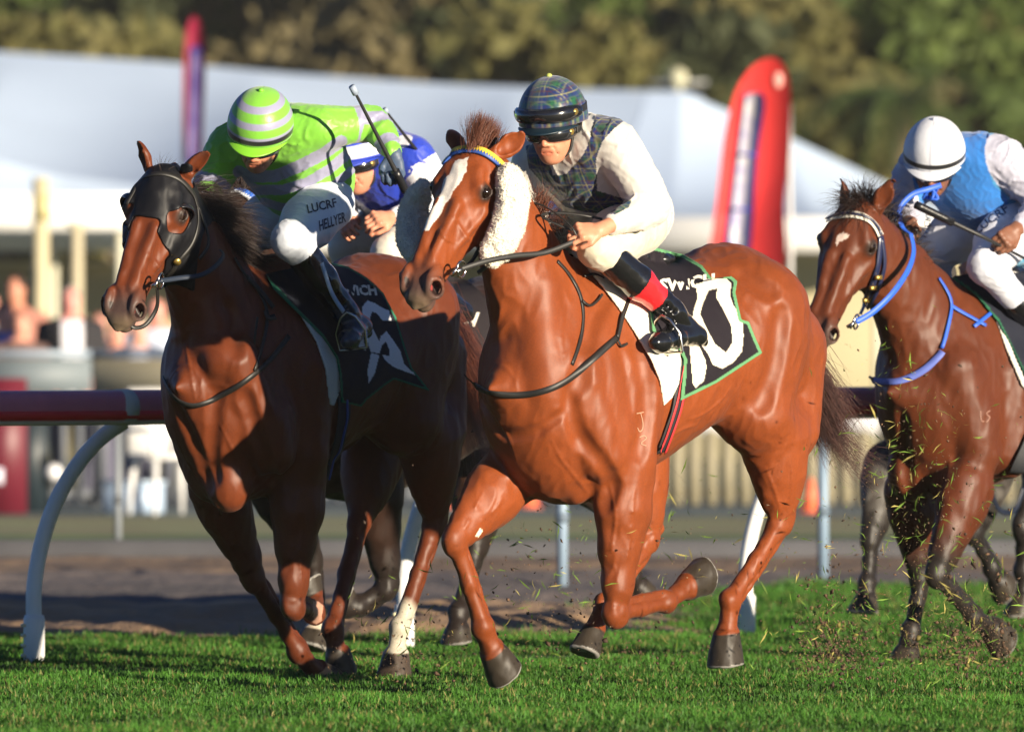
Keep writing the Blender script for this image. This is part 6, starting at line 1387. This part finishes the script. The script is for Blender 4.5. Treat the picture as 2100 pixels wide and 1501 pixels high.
cone(1662, 64, 'orange cone beside the blue grey post on the right'); cone(930, 66, 'orange red cone between the legs of the two leading horses'); cone(1085, 66, 'low red cone right of the raised foreleg of the bright chestnut')
# ---- spectators
def spectator(px, py_top, d, rz, skin, top, top2, trou, hair_, label, arms=0.0, hgt=1.72):
    k = (zat(py_top, d)) / hgt; root = empty('person', (xat(px, d), d, 0), rz); tag(root, label, 'person', 'spectators behind the crowd fence'); H_ = zat(py_top, d)
    s = SDF((-.42, -.42, -.02), (.42, .42, H_ + .05), .016); q = H_
    fwd = A(0, -1, 0)
    def L_(x, y, z): return A(x, y, z) * q
    s.ell(L_(0, -.004, .935), (.043 * q, .052 * q, .064 * q), None, .01); s.ell(L_(0, -.022, .905), (.032 * q, .034 * q, .034 * q), None, .02); s.cap(L_(0, -.03, .925), L_(0, -.034, .915), .010 * q, .010 * q, .01)
    s.cap(L_(0, 0, .90), L_(0, .008, .83), .032 * q, .036 * q, .03)
    s.chain([L_(0, 0, .80), L_(0, 0, .70), L_(0, 0, .60), L_(0, 0, .52)], [.070 * q, .075 * q, .066 * q, .070 * q], .04, side=(1, 0, 0), fs=1.45)
    hn = []
    for g in (1, -1):
        sh, el, wr = L_(g * .115, 0, .80), L_(g * (.145 + .02 * arms), -.03 * arms, .64), L_(g * (.14 - .05 * arms), -.05 - .11 * arms, .51 + .13 * arms)
        s.cap(sh, el, .036 * q, .028 * q, .03); s.cap(el, wr, .027 * q, .018 * q, .02); d_ = nrm(wr - el); s.cap(wr, wr + d_ * .045 * q, .02 * q, .018 * q, .01); s.cap(wr + d_ * .04 * q, wr + d_ * .085 * q, .015 * q, .010 * q, .01); s.cap(wr + d_ * .015 * q, wr + d_ * .04 * q - A(g, 0, 0) * .02 * q, .009 * q, .008 * q, .004); hn.append(wr)
        s.cap(L_(g * .05, 0, .50), L_(g * .055, -.01, .28), .052 * q, .036 * q, .02); s.cap(L_(g * .055, -.01, .28), L_(g * .055, .01, .05), .034 * q, .024 * q, .01); s.cap(L_(g * .055, .015, .025), L_(g * .065, -.07, .018), .024 * q, .020 * q, .01)
    V, Q = s.mesh(1); C_ = np.tile(A(*skin), (len(V), 1)); body = mesh_obj('body', V, Q, M_skin, root, col=C_)
    z = V[:, 2] / q
    def shell(name, m_, g, c, lab=None):
        Q2 = Q[m_[Q].all(1)]
        if not len(Q2): return
        N_ = vnormals(V, Q); u_, inv = np.unique(Q2, return_inverse=True); o = mesh_obj(name, V[u_] + N_[u_] * g, inv.reshape(-1, 4), solid(c, .8), root); md = o.modifiers.new('t', 'SOLIDIFY'); md.thickness = .004
        if lab: o['label'] = lab
    near = np.zeros(len(V), bool)
    for wr in hn: near |= np.linalg.norm(V - wr, axis=1) < .09 * q
    shell('shirt', (z > .50) & (z < .845) & ~near, .008, top)
    if top2: shell('jacket', (z > .49) & (z < .85) & ~near & ((np.abs(V[:, 0]) > .045 * q) | (V[:, 1] > .02)), .018, top2)
    shell('trousers', (z > .04) & (z < .53) & ~near, .007, trou); shell('shoes', (z <= .045), .006, (.03, .03, .03))
    shell('hair', ((z > .945) & (V[:, 1] > -.035 * q + (1 - z) * q * .0)) | ((z > .905) & (V[:, 1] > .012 * q) & (np.abs(V[:, 0]) < .07 * q)), .010, hair_)
spectator(145, 588, 68.5, .2, (.62, .26, .22), (.60, .60, .66), (.015, .014, .018), (.05, .05, .08), (.35, .30, .28), 'person in an open black jacket over a white shirt behind the left crowd fence')
spectator(33, 565, 70.5, -.3, (.50, .22, .14), (.45, .2, .15), None, (.05, .05, .08), (.04, .02, .015), 'person with dark hair standing furthest back at the left edge')
spectator(8, 620, 68.6, .5, (.55, .25, .18), (.06, .12, .45), None, (.04, .05, .12), (.06, .03, .02), 'person in a bright blue top at the very left edge', .6)
spectator(42, 640, 67.6, .2, (.60, .28, .20), (.12, .07, .06), None, (.05, .05, .08), (.05, .025, .02), 'person in dark brown with bare arms leaning on the fence at the left', .9)
spectator(240, 660, 69.4, -.2, (.60, .28, .20), (.50, .26, .2), None, (.1, .1, .15), (.3, .2, .12), 'short person in a salmon top right of the black jacket', .8)
spectator(285, 655, 68.8, .1, (.60, .30, .22), (.40, .44, .58), (.06, .07, .14), (.1, .1, .15), (.4, .38, .36), 'person in a pale blue shirt and navy vest left of the hooded horse', .5)
spectator(322, 610, 70.0, .1, (.62, .28, .22), (.45, .5, .62), None, (.1, .1, .15), (.1, .06, .04), 'person with a pink face just left of the hooded horse neck')
spectator(-20, 600, 69.8, .3, (.55, .25, .18), (.55, .55, .6), None, (.1, .1, .15), (.05, .03, .02), 'person in a pale grey shirt cut off by the left edge')
spectator(205, 640, 71.5, -.1, (.55, .26, .2), (.08, .08, .1), None, (.1, .1, .15), (.08, .05, .03), 'person in dark clothes between the black jacket and the salmon top')
spectator(262, 625, 72.0, .2, (.58, .28, .2), (.30, .36, .5), None, (.1, .1, .15), (.04, .03, .02), 'person in a slate blue shirt standing behind the salmon top')
# ---- marquees
M_canvas = mat('sky_tinted_canvas', (.66, .80, 1.0), .6, noise=.03, nscale=.5, trans=.12); M_canvas2 = mat('valance_canvas', (.72, .72, .71), .6)  # roof canvas is white; blue sky light is mixed into its base colour
M_wall = mat('board_wall', (.36, .32, .20), .8, noise=.12, nscale=.5, stretch=(1, 1, .2)); M_dark = solid((.03, .025, .03), .8)
def marquee(label, pxs_eave, py_e0, d0, ridge, d1, val, fold=.25, seed=0, hip=None, group='white marquees'):
    """roof from the eave (near) up to the ridge (far); sagging cloth panels"""
    xe0, xe1 = xat(pxs_eave[0], d0), xat(pxs_eave[1], d0); ze = zat(py_e0, d0); root = empty('marquee', ((xe0 + xe1) / 2, (d0 + d1) / 2, 0)); tag(root, label, 'marquee', group); o_ = A(*root.location)
    n_, m_ = 90, 26; U, W_ = np.meshgrid(np.linspace(0, 1, n_), np.linspace(0, 1, m_), indexing='ij')
    rx = np.interp(U, np.linspace(0, 1, len(ridge)), [xat(p_[0], d1) for p_ in ridge]); rz2 = np.interp(U, np.linspace(0, 1, len(ridge)), [zat(p_[1], d1) for p_ in ridge])
    ex = xe0 + (xe1 - xe0) * U; X = ex * (1 - W_) + rx * W_; Y = d0 * (1 - W_) + d1 * W_; bay = np.abs(np.sin(math.pi * X / 3.2)); Z = ze * (1 - W_) + rz2 * W_ - .16 * np.sin(math.pi * W_) - fold * .35 * np.sin(math.pi * W_) * bay
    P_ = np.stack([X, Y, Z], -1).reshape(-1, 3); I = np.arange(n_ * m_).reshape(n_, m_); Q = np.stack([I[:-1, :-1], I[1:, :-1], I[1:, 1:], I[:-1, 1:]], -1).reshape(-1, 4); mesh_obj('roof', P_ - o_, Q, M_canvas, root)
    # far slope
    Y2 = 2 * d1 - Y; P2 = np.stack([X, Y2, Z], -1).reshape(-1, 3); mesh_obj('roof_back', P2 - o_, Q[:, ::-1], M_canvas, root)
    m = MB(); m.box(((xe0 + xe1) / 2 - o_[0], d0 - o_[1], ze - val / 2), (xe1 - xe0, .04, val)); m.build('valance', M_canvas2, root)
    for i in range(int((xe1 - xe0) / 3.2) + 1):
        m = MB(); m.tube([(xe0 + 3.2 * i - o_[0], d0 + .1 - o_[1], 0), (xe0 + 3.2 * i - o_[0], d0 + .1 - o_[1], ze)], .05, 10); m.build('pole', solid((.6, .58, .45), .5), root, True)
    return root
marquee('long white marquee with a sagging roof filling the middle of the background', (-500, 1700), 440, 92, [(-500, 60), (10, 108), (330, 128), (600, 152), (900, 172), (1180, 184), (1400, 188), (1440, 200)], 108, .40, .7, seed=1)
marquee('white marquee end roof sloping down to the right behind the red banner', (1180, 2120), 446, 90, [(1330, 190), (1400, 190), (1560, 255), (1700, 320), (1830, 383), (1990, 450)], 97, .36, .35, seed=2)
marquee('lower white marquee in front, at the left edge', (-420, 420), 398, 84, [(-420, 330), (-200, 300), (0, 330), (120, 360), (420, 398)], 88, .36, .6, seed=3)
def wall(x0, x1, d, z0, z1, m_, label, cat='wall'):
    root = empty('board_wall', ((x0 + x1) / 2, d, 0)); tag(root, label, cat, 'walls under the marquees'); L_ = x1 - x0; box_obj('panel', (0, 0, (z0 + z1) / 2), (L_, .08, z1 - z0), m_, root); box_obj('cap', (0, -.02, z1 + .03), (L_, .14, .06), solid((.5, .45, .3), .6), root)
    return root
wall(xat(-300, 95), xat(900, 95), 95, 0, 2.15, M_wall, 'cream board wall under the marquee on the left'); wall(xat(905, 95), xat(2300, 95), 95, 0, 2.4, M_wall, 'cream board wall under the marquee on the right')
root = empty('timber_pole', (xat(84, 78), 78, 0)); tag(root, 'pale timber pole with a lamp box rising in front of the left marquee', 'pole'); m = MB(); m.tube([(0, 0, 0), (0, 0, zat(365, 78))], .075, 12); m.build('shaft', mat('timber', (.50, .44, .28), .7), root, True); box_obj('lamp_box', (.02, -.08, zat(425, 78)), (.16, .12, .22), solid((.5, .44, .22), .5), root)
root = empty('timber_pole', (xat(158, 80), 80, 0)); tag(root, 'thinner pale pole right of the lamp pole, under the left marquee edge', 'pole'); m = MB(); m.tube([(0, 0, 0), (0, 0, zat(462, 80))], .055, 12); m.build('shaft', mat('timber2', (.50, .44, .30), .7), root, True); box_obj('head_plate', (0, 0, zat(462, 80)), (.2, .12, .04), solid((.5, .46, .3), .5), root)
root = empty('roof_vent', (xat(1390, 109), 109, 0)); tag(root, 'small pale round vent standing above the marquee ridge', 'vent'); m = MB(); m.ball((0, 0, zat(160, 109)), .13, 14); m.build('ball', solid((.45, .44, .3), .6), root, True); m = MB(); m.tube([(0, 0, 3.0), (0, 0, zat(165, 109))], .06, 8); m.build('stem', solid((.4, .4, .32), .6), root); box_obj('arm', (0, 0, zat(170, 109)), (.75, .04, .05), solid((.3, .31, .3), .6), root)
# ---- feather banners
def banner(name_label, outline, d, c, panel, pc, label2, lines=0, tilt=0):
    xs = [xat(p_[0], d) for p_ in outline]; zs = [zat(p_[1], d) for p_ in outline]; x0 = xs[len(xs) // 2]; root = empty('feather_banner', (x0, d, 0)); tag(root, name_label, 'banner', 'red feather banners')
    def slab(name, poly, y, th, m_):
        P_ = smooth_path(list(poly) + [poly[0]], 4)[:-1]; V = []; n_ = len(P_)
        for yy in (y - th / 2, y + th / 2): V += [(xat(p_[0], d) - x0, yy, zat(p_[1], d)) for p_ in P_]
        m = MB(); m.add(V, [tuple(range(n_)), tuple(range(2 * n_ - 1, n_ - 1, -1))] + [(i, (i + 1) % n_, n_ + (i + 1) % n_, n_ + i) for i in range(n_)]); return m.build(name, m_, root)
    slab('sail', outline, 0, .02, mat('banner_red', c, .5, noise=.06, nscale=1.5, trans=.3)); o = slab('text_panel', panel, -.03, .012, solid((.03, .03, .30), .6)); q_ = slab('lettering', pc, -.045, .006, mat('pale_lettering', (.56, .54, .58) if d < 70 else (.20, .15, .36), .6, nscale=11, col2=(.34, .32, .50) if d < 70 else (.12, .08, .28))); q_['label'] = 'pale blurred vertical lettering'
    m = MB(); xl = max(xs) - x0 if tilt >= 0 else min(xs) - x0; m.tube([(xl * .8, .04, 0), (xl, .04, max(zs) * .6), (xl * .9, .04, max(zs) * .9)], .02, 8); m.build('pole', solid((.5, .5, .5), .4), root)
    return root
bn = banner('large bright red feather banner with a blue panel, right of the tartan jockey', [(1448, 560), (1462, 470), (1474, 380), (1484, 290), (1496, 230), (1515, 175), (1545, 135), (1578, 119), (1603, 128), (1617, 158), (1622, 220), (1618, 320), (1608, 420), (1598, 560)], 62, (.86, .060, .060), [(1527, 195), (1568, 202), (1552, 330), (1535, 530), (1490, 530), (1506, 360)], [(1530, 198), (1556, 202), (1541, 330), (1524, 528), (1496, 528), (1510, 360)], '')
for pz, py in ((0, 318), (0, 430)):
    m = MB(); m.box((xat(1531 if py < 400 else 1517, 62) - bn.location[0], -.055, zat(py, 62)), (.135, .008, .022)); m.build('blue_bar', solid((.03, .03, .30), .6), bn)
m = MB(); m.ball((xat(1596, 62) - bn.location[0], -.03, zat(165, 62)), .040, 14, (.9, .25, 1.5)); m.build('pale_emblem', solid((.70, .30, .26), .6), bn, True)
banner('narrow dark red feather banner rising above the left marquee', [(380, 330), (378, 240), (377, 150), (381, 75), (390, 42), (400, 34), (411, 44), (418, 80), (421, 150), (417, 240), (410, 345)], 76, (.34, .018, .06), [(392, 100), (414, 102), (412, 200), (404, 330), (386, 330), (390, 200)], [(394, 110), (410, 112), (407, 220), (401, 325), (389, 325), (391, 220)], '', tilt=-1)
# ---- hillside and trees
M_hill = mat('hillside', (.05, .05, .022), .95, noise=.4, nscale=.06, col2=(.08, .07, .03))
def hillf(X, Y): return np.clip((Y - 135) / 150, 0, 1) ** 1.2 * 40
gsheet('hill', 130, 330, M_hill, -.05, -70, 70, 60, 60, lambda X, Y: hillf(X, Y) + 1.5 * vnoise(X, Y, 0 * X, .12, 8))
M_leaf = mat('foliage', vcol=True, rough=.65, spec=.2, trans=.4); M_bark = mat('bark', (.16, .12, .085), .9, noise=.3, nscale=3)
def tree(name, x, y, z, hgt, wid, c1, c2, seed, label, nleaf=2600, ls=.26, droop=0):
    r_ = np.random.default_rng(seed); root = empty(name, (x, y, z)); tag(root, label, 'tree', 'trees on the hillside'); m = MB(); lean = r_.normal() * .4
    tp_ = [(0, 0, -1), (.1 * lean, 0, hgt * .3), (lean * .6, .1, hgt * .6), (lean, 0, hgt * .85)]; m.tube(smooth_path(tp_, 3), list(np.linspace(.30, .07, 10)), 8); cen = []
    for i in range(11):
        a = r_.random() * 6.28; f = .3 + .6 * r_.random(); rr = wid * .5 * (.45 + .55 * r_.random()) * math.sin(math.pi * min(1, f * .9 + .12)) ** .5; b = A(lean * f, 0, hgt * f * .8); e = A(math.cos(a) * rr + lean * f, math.sin(a) * rr, hgt * min(1, f + .16)); m.tube([b, (b + e) / 2 + A(0, 0, -.1 * rr), e], [.12, .08, .03], 6); cen.append(e)
    m.build('trunk', M_bark, root, True)
    for i in range(16): a = r_.random() * 6.28; f = .28 + .7 * r_.random() ** .8; rr = wid * .5 * math.sqrt(r_.random()) * (1.05 - .55 * f ** 3); cen.append(A(math.cos(a) * rr + lean, math.sin(a) * rr, hgt * f))
    cen = np.array(cen); k = r_.integers(0, len(cen), nleaf); rad = wid * .16 * (.6 + .8 * r_.random(len(cen))); d_ = r_.normal(size=(nleaf, 3)); d_ /= np.linalg.norm(d_, axis=1)[:, None]; d_ *= (r_.random((nleaf, 1)) ** .45); C0 = cen[k] + d_ * rad[k][:, None] * A(1, 1, .75)
    if droop: C0[:, 2] -= droop * r_.random(nleaf) ** 2 * 2
    u_ = r_.normal(size=(nleaf, 3)); u_ /= np.linalg.norm(u_, axis=1)[:, None]; v_ = np.cross(u_, r_.normal(size=(nleaf, 3))); v_ /= np.linalg.norm(v_, axis=1)[:, None]; s_ = ls * (.5 + r_.random((nleaf, 1)))
    V = np.stack([C0 - u_ * s_, C0 - v_ * s_ * .55, C0 + u_ * s_, C0 + v_ * s_ * .55], 1).reshape(-1, 3); Q = np.arange(nleaf * 4).reshape(-1, 4); t = r_.random(len(cen))[k][:, None] * .6 + r_.random((nleaf, 1)) * .4; c = A(*c1) * (1 - t) + A(*c2) * t
    mesh_obj('crown', V, Q, M_leaf, root, smooth=False, col=np.repeat(c, 4, 0)); return root
OL1, OL2 = (.125, .125, .04), (.22, .195, .075); GR1, GR2 = (.06, .10, .025), (.12, .16, .04); BR1, BR2 = (.14, .12, .06), (.24, .20, .10); DK1, DK2 = (.05, .065, .032), (.10, .11, .05)
kinds = [('olive', OL1, OL2), ('green', GR1, GR2), ('brownish', BR1, BR2), ('dark green', DK1, DK2)]
spots = [(-40, 135, 2, 1), (60, 128, 0, 0), (150, 134, 2, 2), (240, 126, 0, 0), (330, 132, 3, 0), (430, 128, 3, 1), (520, 124, 2, 0), (620, 130, 2, 1), (700, 126, 2, 0), (790, 132, 2, 0), (880, 130, 3, 0), (960, 126, 3, 0), (1050, 130, 1, 0), (1120, 122, 0, 0), (1200, 126, 1, 0), (1290, 132, 0, 1), (1370, 127, 3, 0), (1450, 130, 3, 0), (1540, 126, 0, 0), (1630, 131, 3, 0), (1710, 127, 0, 1), (1960, 130, 2, 0), (2050, 126, 1, 0), (2150, 130, 0, 0)]
rt = np.random.default_rng(11)
nums = 'seen above the first|seen above the left|x'.split('|')
ti = 0; ORD = 'first second third fourth fifth sixth seventh eighth ninth tenth eleventh twelfth thirteenth fourteenth fifteenth sixteenth seventeenth eighteenth nineteenth twentieth twenty-first twenty-second twenty-third twenty-fourth'.split()
for row, (dy, dd) in enumerate(((0, 0), (1, 22), (2, 46))):
    items = []
    for i, (px, d, kd, sub) in enumerate(spots):
        if row == 1: px += 40; kd = (kd + (i * 7) % 3) % 4 if i % 2 else kd
        if row == 2: px -= 20; kd = [2, 3, 0, 1, 2, 0][(i + 2) % 6]
        d2 = d + dd + rt.random() * 6; x = xat(px, d2) + rt.normal() * .4; items.append((x / d2, x, d2, kd))
    for n_, (_, x, d2, kd) in enumerate(sorted(items)):
        z0 = float(np.clip((d2 - 135) / 150, 0, 1) ** 1.2 * 40); hg = (5.2 + rt.random() * 1.6) * (1 + .15 * row)
        cn, c1, c2 = kinds[kd]; tree('broadleaf_tree', x, d2, z0, hg, 3.6 + rt.random() * 1.4, c1, c2, 100 + ti, '%s hillside tree, %s from the left in the %s row' % (cn, ORD[n_], ['front', 'middle', 'back'][row]), 3200, .23 + .03 * row); ti += 1
# palm
root = empty('palm_tree', (xat(1850, 118), 118, 0)); tag(root, 'palm tree with drooping green fronds above the white cap on the right', 'palm tree', None); m = MB(); m.tube([(0, 0, 0), (.05, 0, 2.5), (0, 0, 4.6)], [.22, .16, .13], 10); m.build('trunk', mat('palm_bark', (.26, .16, .11), .9, noise=.3, nscale=4), root, True)
m = MB(); rp = np.random.default_rng(5); zt = 4.7
for i in range(34):
    a = rp.random() * 6.28; el = .9 - 1.3 * rp.random(); L_ = 1.5 + .5 * rp.random(); p_ = A(0, 0, zt); dr = A(math.cos(a) * math.cos(el), math.sin(a) * math.cos(el), math.sin(el)); pts = []
    for j in range(12): pts.append(p_.copy()); p_ = p_ + dr * L_ / 11; dr = nrm(dr + A(0, 0, -.14))
    for j in range(1, 12):
        sdv = nrm(np.cross(dr, A(0, 0, 1)) + 1e-6); t = pts[j] - pts[j - 1]
        for g in (1, -1):
            for q_ in range(3):
                b = pts[j - 1] + t * q_ / 3; e = b + sdv * g * .34 * math.sin(math.pi * (j + .5) / 13) + nrm(t) * .16 + A(0, 0, -.14 - .05 * rp.random()); m.add([b, b + t * .18, e], [(0, 1, 2)])
m.build('fronds', mat('palm_leaf', (.055, .085, .022), .5, noise=.3, nscale=2, trans=.2), root)
# ---- kicked up turf and dirt
def debris(name, n_, box_, cfn, size, seed, label, blade=False):
    r_ = np.random.default_rng(seed); V = []; Fc = []; C_ = []; m = MB()
    P_ = []
    for cx, cy, sx, sy, w_ in box_:
        k = int(n_ * w_); P_.append(np.stack([cx + sx * r_.normal(size=k), cy + sy * r_.normal(size=k)], 1))
    P_ = np.concatenate(P_); d = 30.0 + 4.2 * r_.random(len(P_)); 
    for (px, py), dd in zip(P_, d):
        c = P(px, py, dd)
        if c[2] < .01: c[2] = .01 + .03 * r_.random()
        u_ = nrm(r_.normal(size=3)); v_ = nrm(np.cross(u_, r_.normal(size=3))); s_ = size * (.35 + r_.random() ** 2 * 1.3); w_ = nrm(np.cross(u_, v_))
        if blade: V += [c - u_ * s_ * 2.2, c + v_ * s_ * .22 + w_ * s_ * .4, c + u_ * s_ * 2.2, c - v_ * s_ * .22 + w_ * s_ * .4]; b = len(V) - 4; Fc += [(b, b + 1, b + 2, b + 3)]; kk = 4
        else:
            j_ = .55 + .9 * r_.random(6); V += [c + u_ * s_ * 1.3 * j_[0], c - u_ * s_ * j_[1], c + v_ * s_ * .7 * j_[2], c - v_ * s_ * .8 * j_[3], c + w_ * s_ * .5 * j_[4] + u_ * s_ * .3, c - w_ * s_ * .45 * j_[5]]; b = len(V) - 6; Fc += [(b, b + 2, b + 4), (b + 2, b + 1, b + 4), (b + 1, b + 3, b + 4), (b + 3, b, b + 4), (b + 2, b, b + 5), (b + 1, b + 2, b + 5), (b + 3, b + 1, b + 5), (b, b + 3, b + 5)]; kk = 6
        cc = cfn(r_); C_ += [cc] * kk
    o = mesh_obj(name, np.array(V), Fc, mat(name + '_mat', vcol=True, rough=.8, trans=.3 if blade else 0), col=np.array(C_), smooth=False); tag(o, label, 'debris', kind='stuff')
spr = [(1700, 1290, 70, 60, .16), (1960, 1270, 90, 70, .20), (1850, 900, 60, 130, .13), (1950, 1100, 90, 120, .15), (1150, 1180, 130, 90, .14), (1330, 1150, 120, 90, .06), (830, 1300, 70, 60, .08), (1620, 1080, 90, 120, .08)]
debris('flying_grass', 1900, spr, lambda r_: tuple(A(.14, .24, .03) * (.5 + r_.random()) if r_.random() < .75 else A(.42, .36, .10) * (.6 + .6 * r_.random())), .0100, 4, 'blades of torn grass flying up round the legs', True)
debris('flying_dirt', 2600, [(1720, 1345, 60, 35, .2), (1980, 1330, 80, 40, .25), (1700, 1250, 40, 60, .08), (1900, 1050, 130, 160, .16), (1200, 1300, 180, 60, .1), (820, 1330, 70, 50, .1), (1150, 1150, 170, 110, .11)], lambda r_: tuple(A(.10, .055, .03) * (.4 + r_.random())), .0055, 5, 'dark crumbs of soil thrown up by the hooves')
debris('flying_dust', 4200, [(1960, 1300, 70, 50, .3), (1715, 1320, 50, 50, .2), (1230, 1300, 140, 50, .2), (1880, 1150, 90, 120, .15), (1330, 1180, 130, 80, .1), (820, 1330, 60, 40, .05)], lambda r_: tuple(A(.20, .13, .075) * (.5 + r_.random())), .0022, 6, 'fine brown dust hanging behind the hooves')
debris('turf_clods', 420, [(1715, 1345, 45, 30, .3), (1965, 1330, 60, 30, .3), (1700, 1260, 35, 60, .12), (2000, 1240, 60, 60, .12), (1230, 1340, 120, 40, .1), (900, 1380, 60, 20, .06)], lambda r_: tuple(A(.060, .032, .016) * (.4 + r_.random()) if r_.random() < .8 else A(.18, .15, .03) * (.5 + .6 * r_.random())), .0095, 7, 'larger clods of torn turf low over the grass')
# ---- haze
m = MB(); m.box((0, 150, 30), (420, 420, 66)); hz_ = m.build('haze', mat('haze_air', (.8, .8, .8))); tag(hz_, 'thin warm afternoon haze over the racecourse', 'haze', kind='stuff')
hm = hz_.data.materials[0]; hN = hm.node_tree.nodes; hN.clear(); ho_ = hN.new('ShaderNodeOutputMaterial'); hv = hN.new('ShaderNodeVolumePrincipled'); hv.inputs['Color'].default_value = (.88, .86, .84, 1); hv.inputs['Density'].default_value = .00022; hv.inputs['Anisotropy'].default_value = 0; hm.node_tree.links.new(hv.outputs[0], ho_.inputs['Volume'])
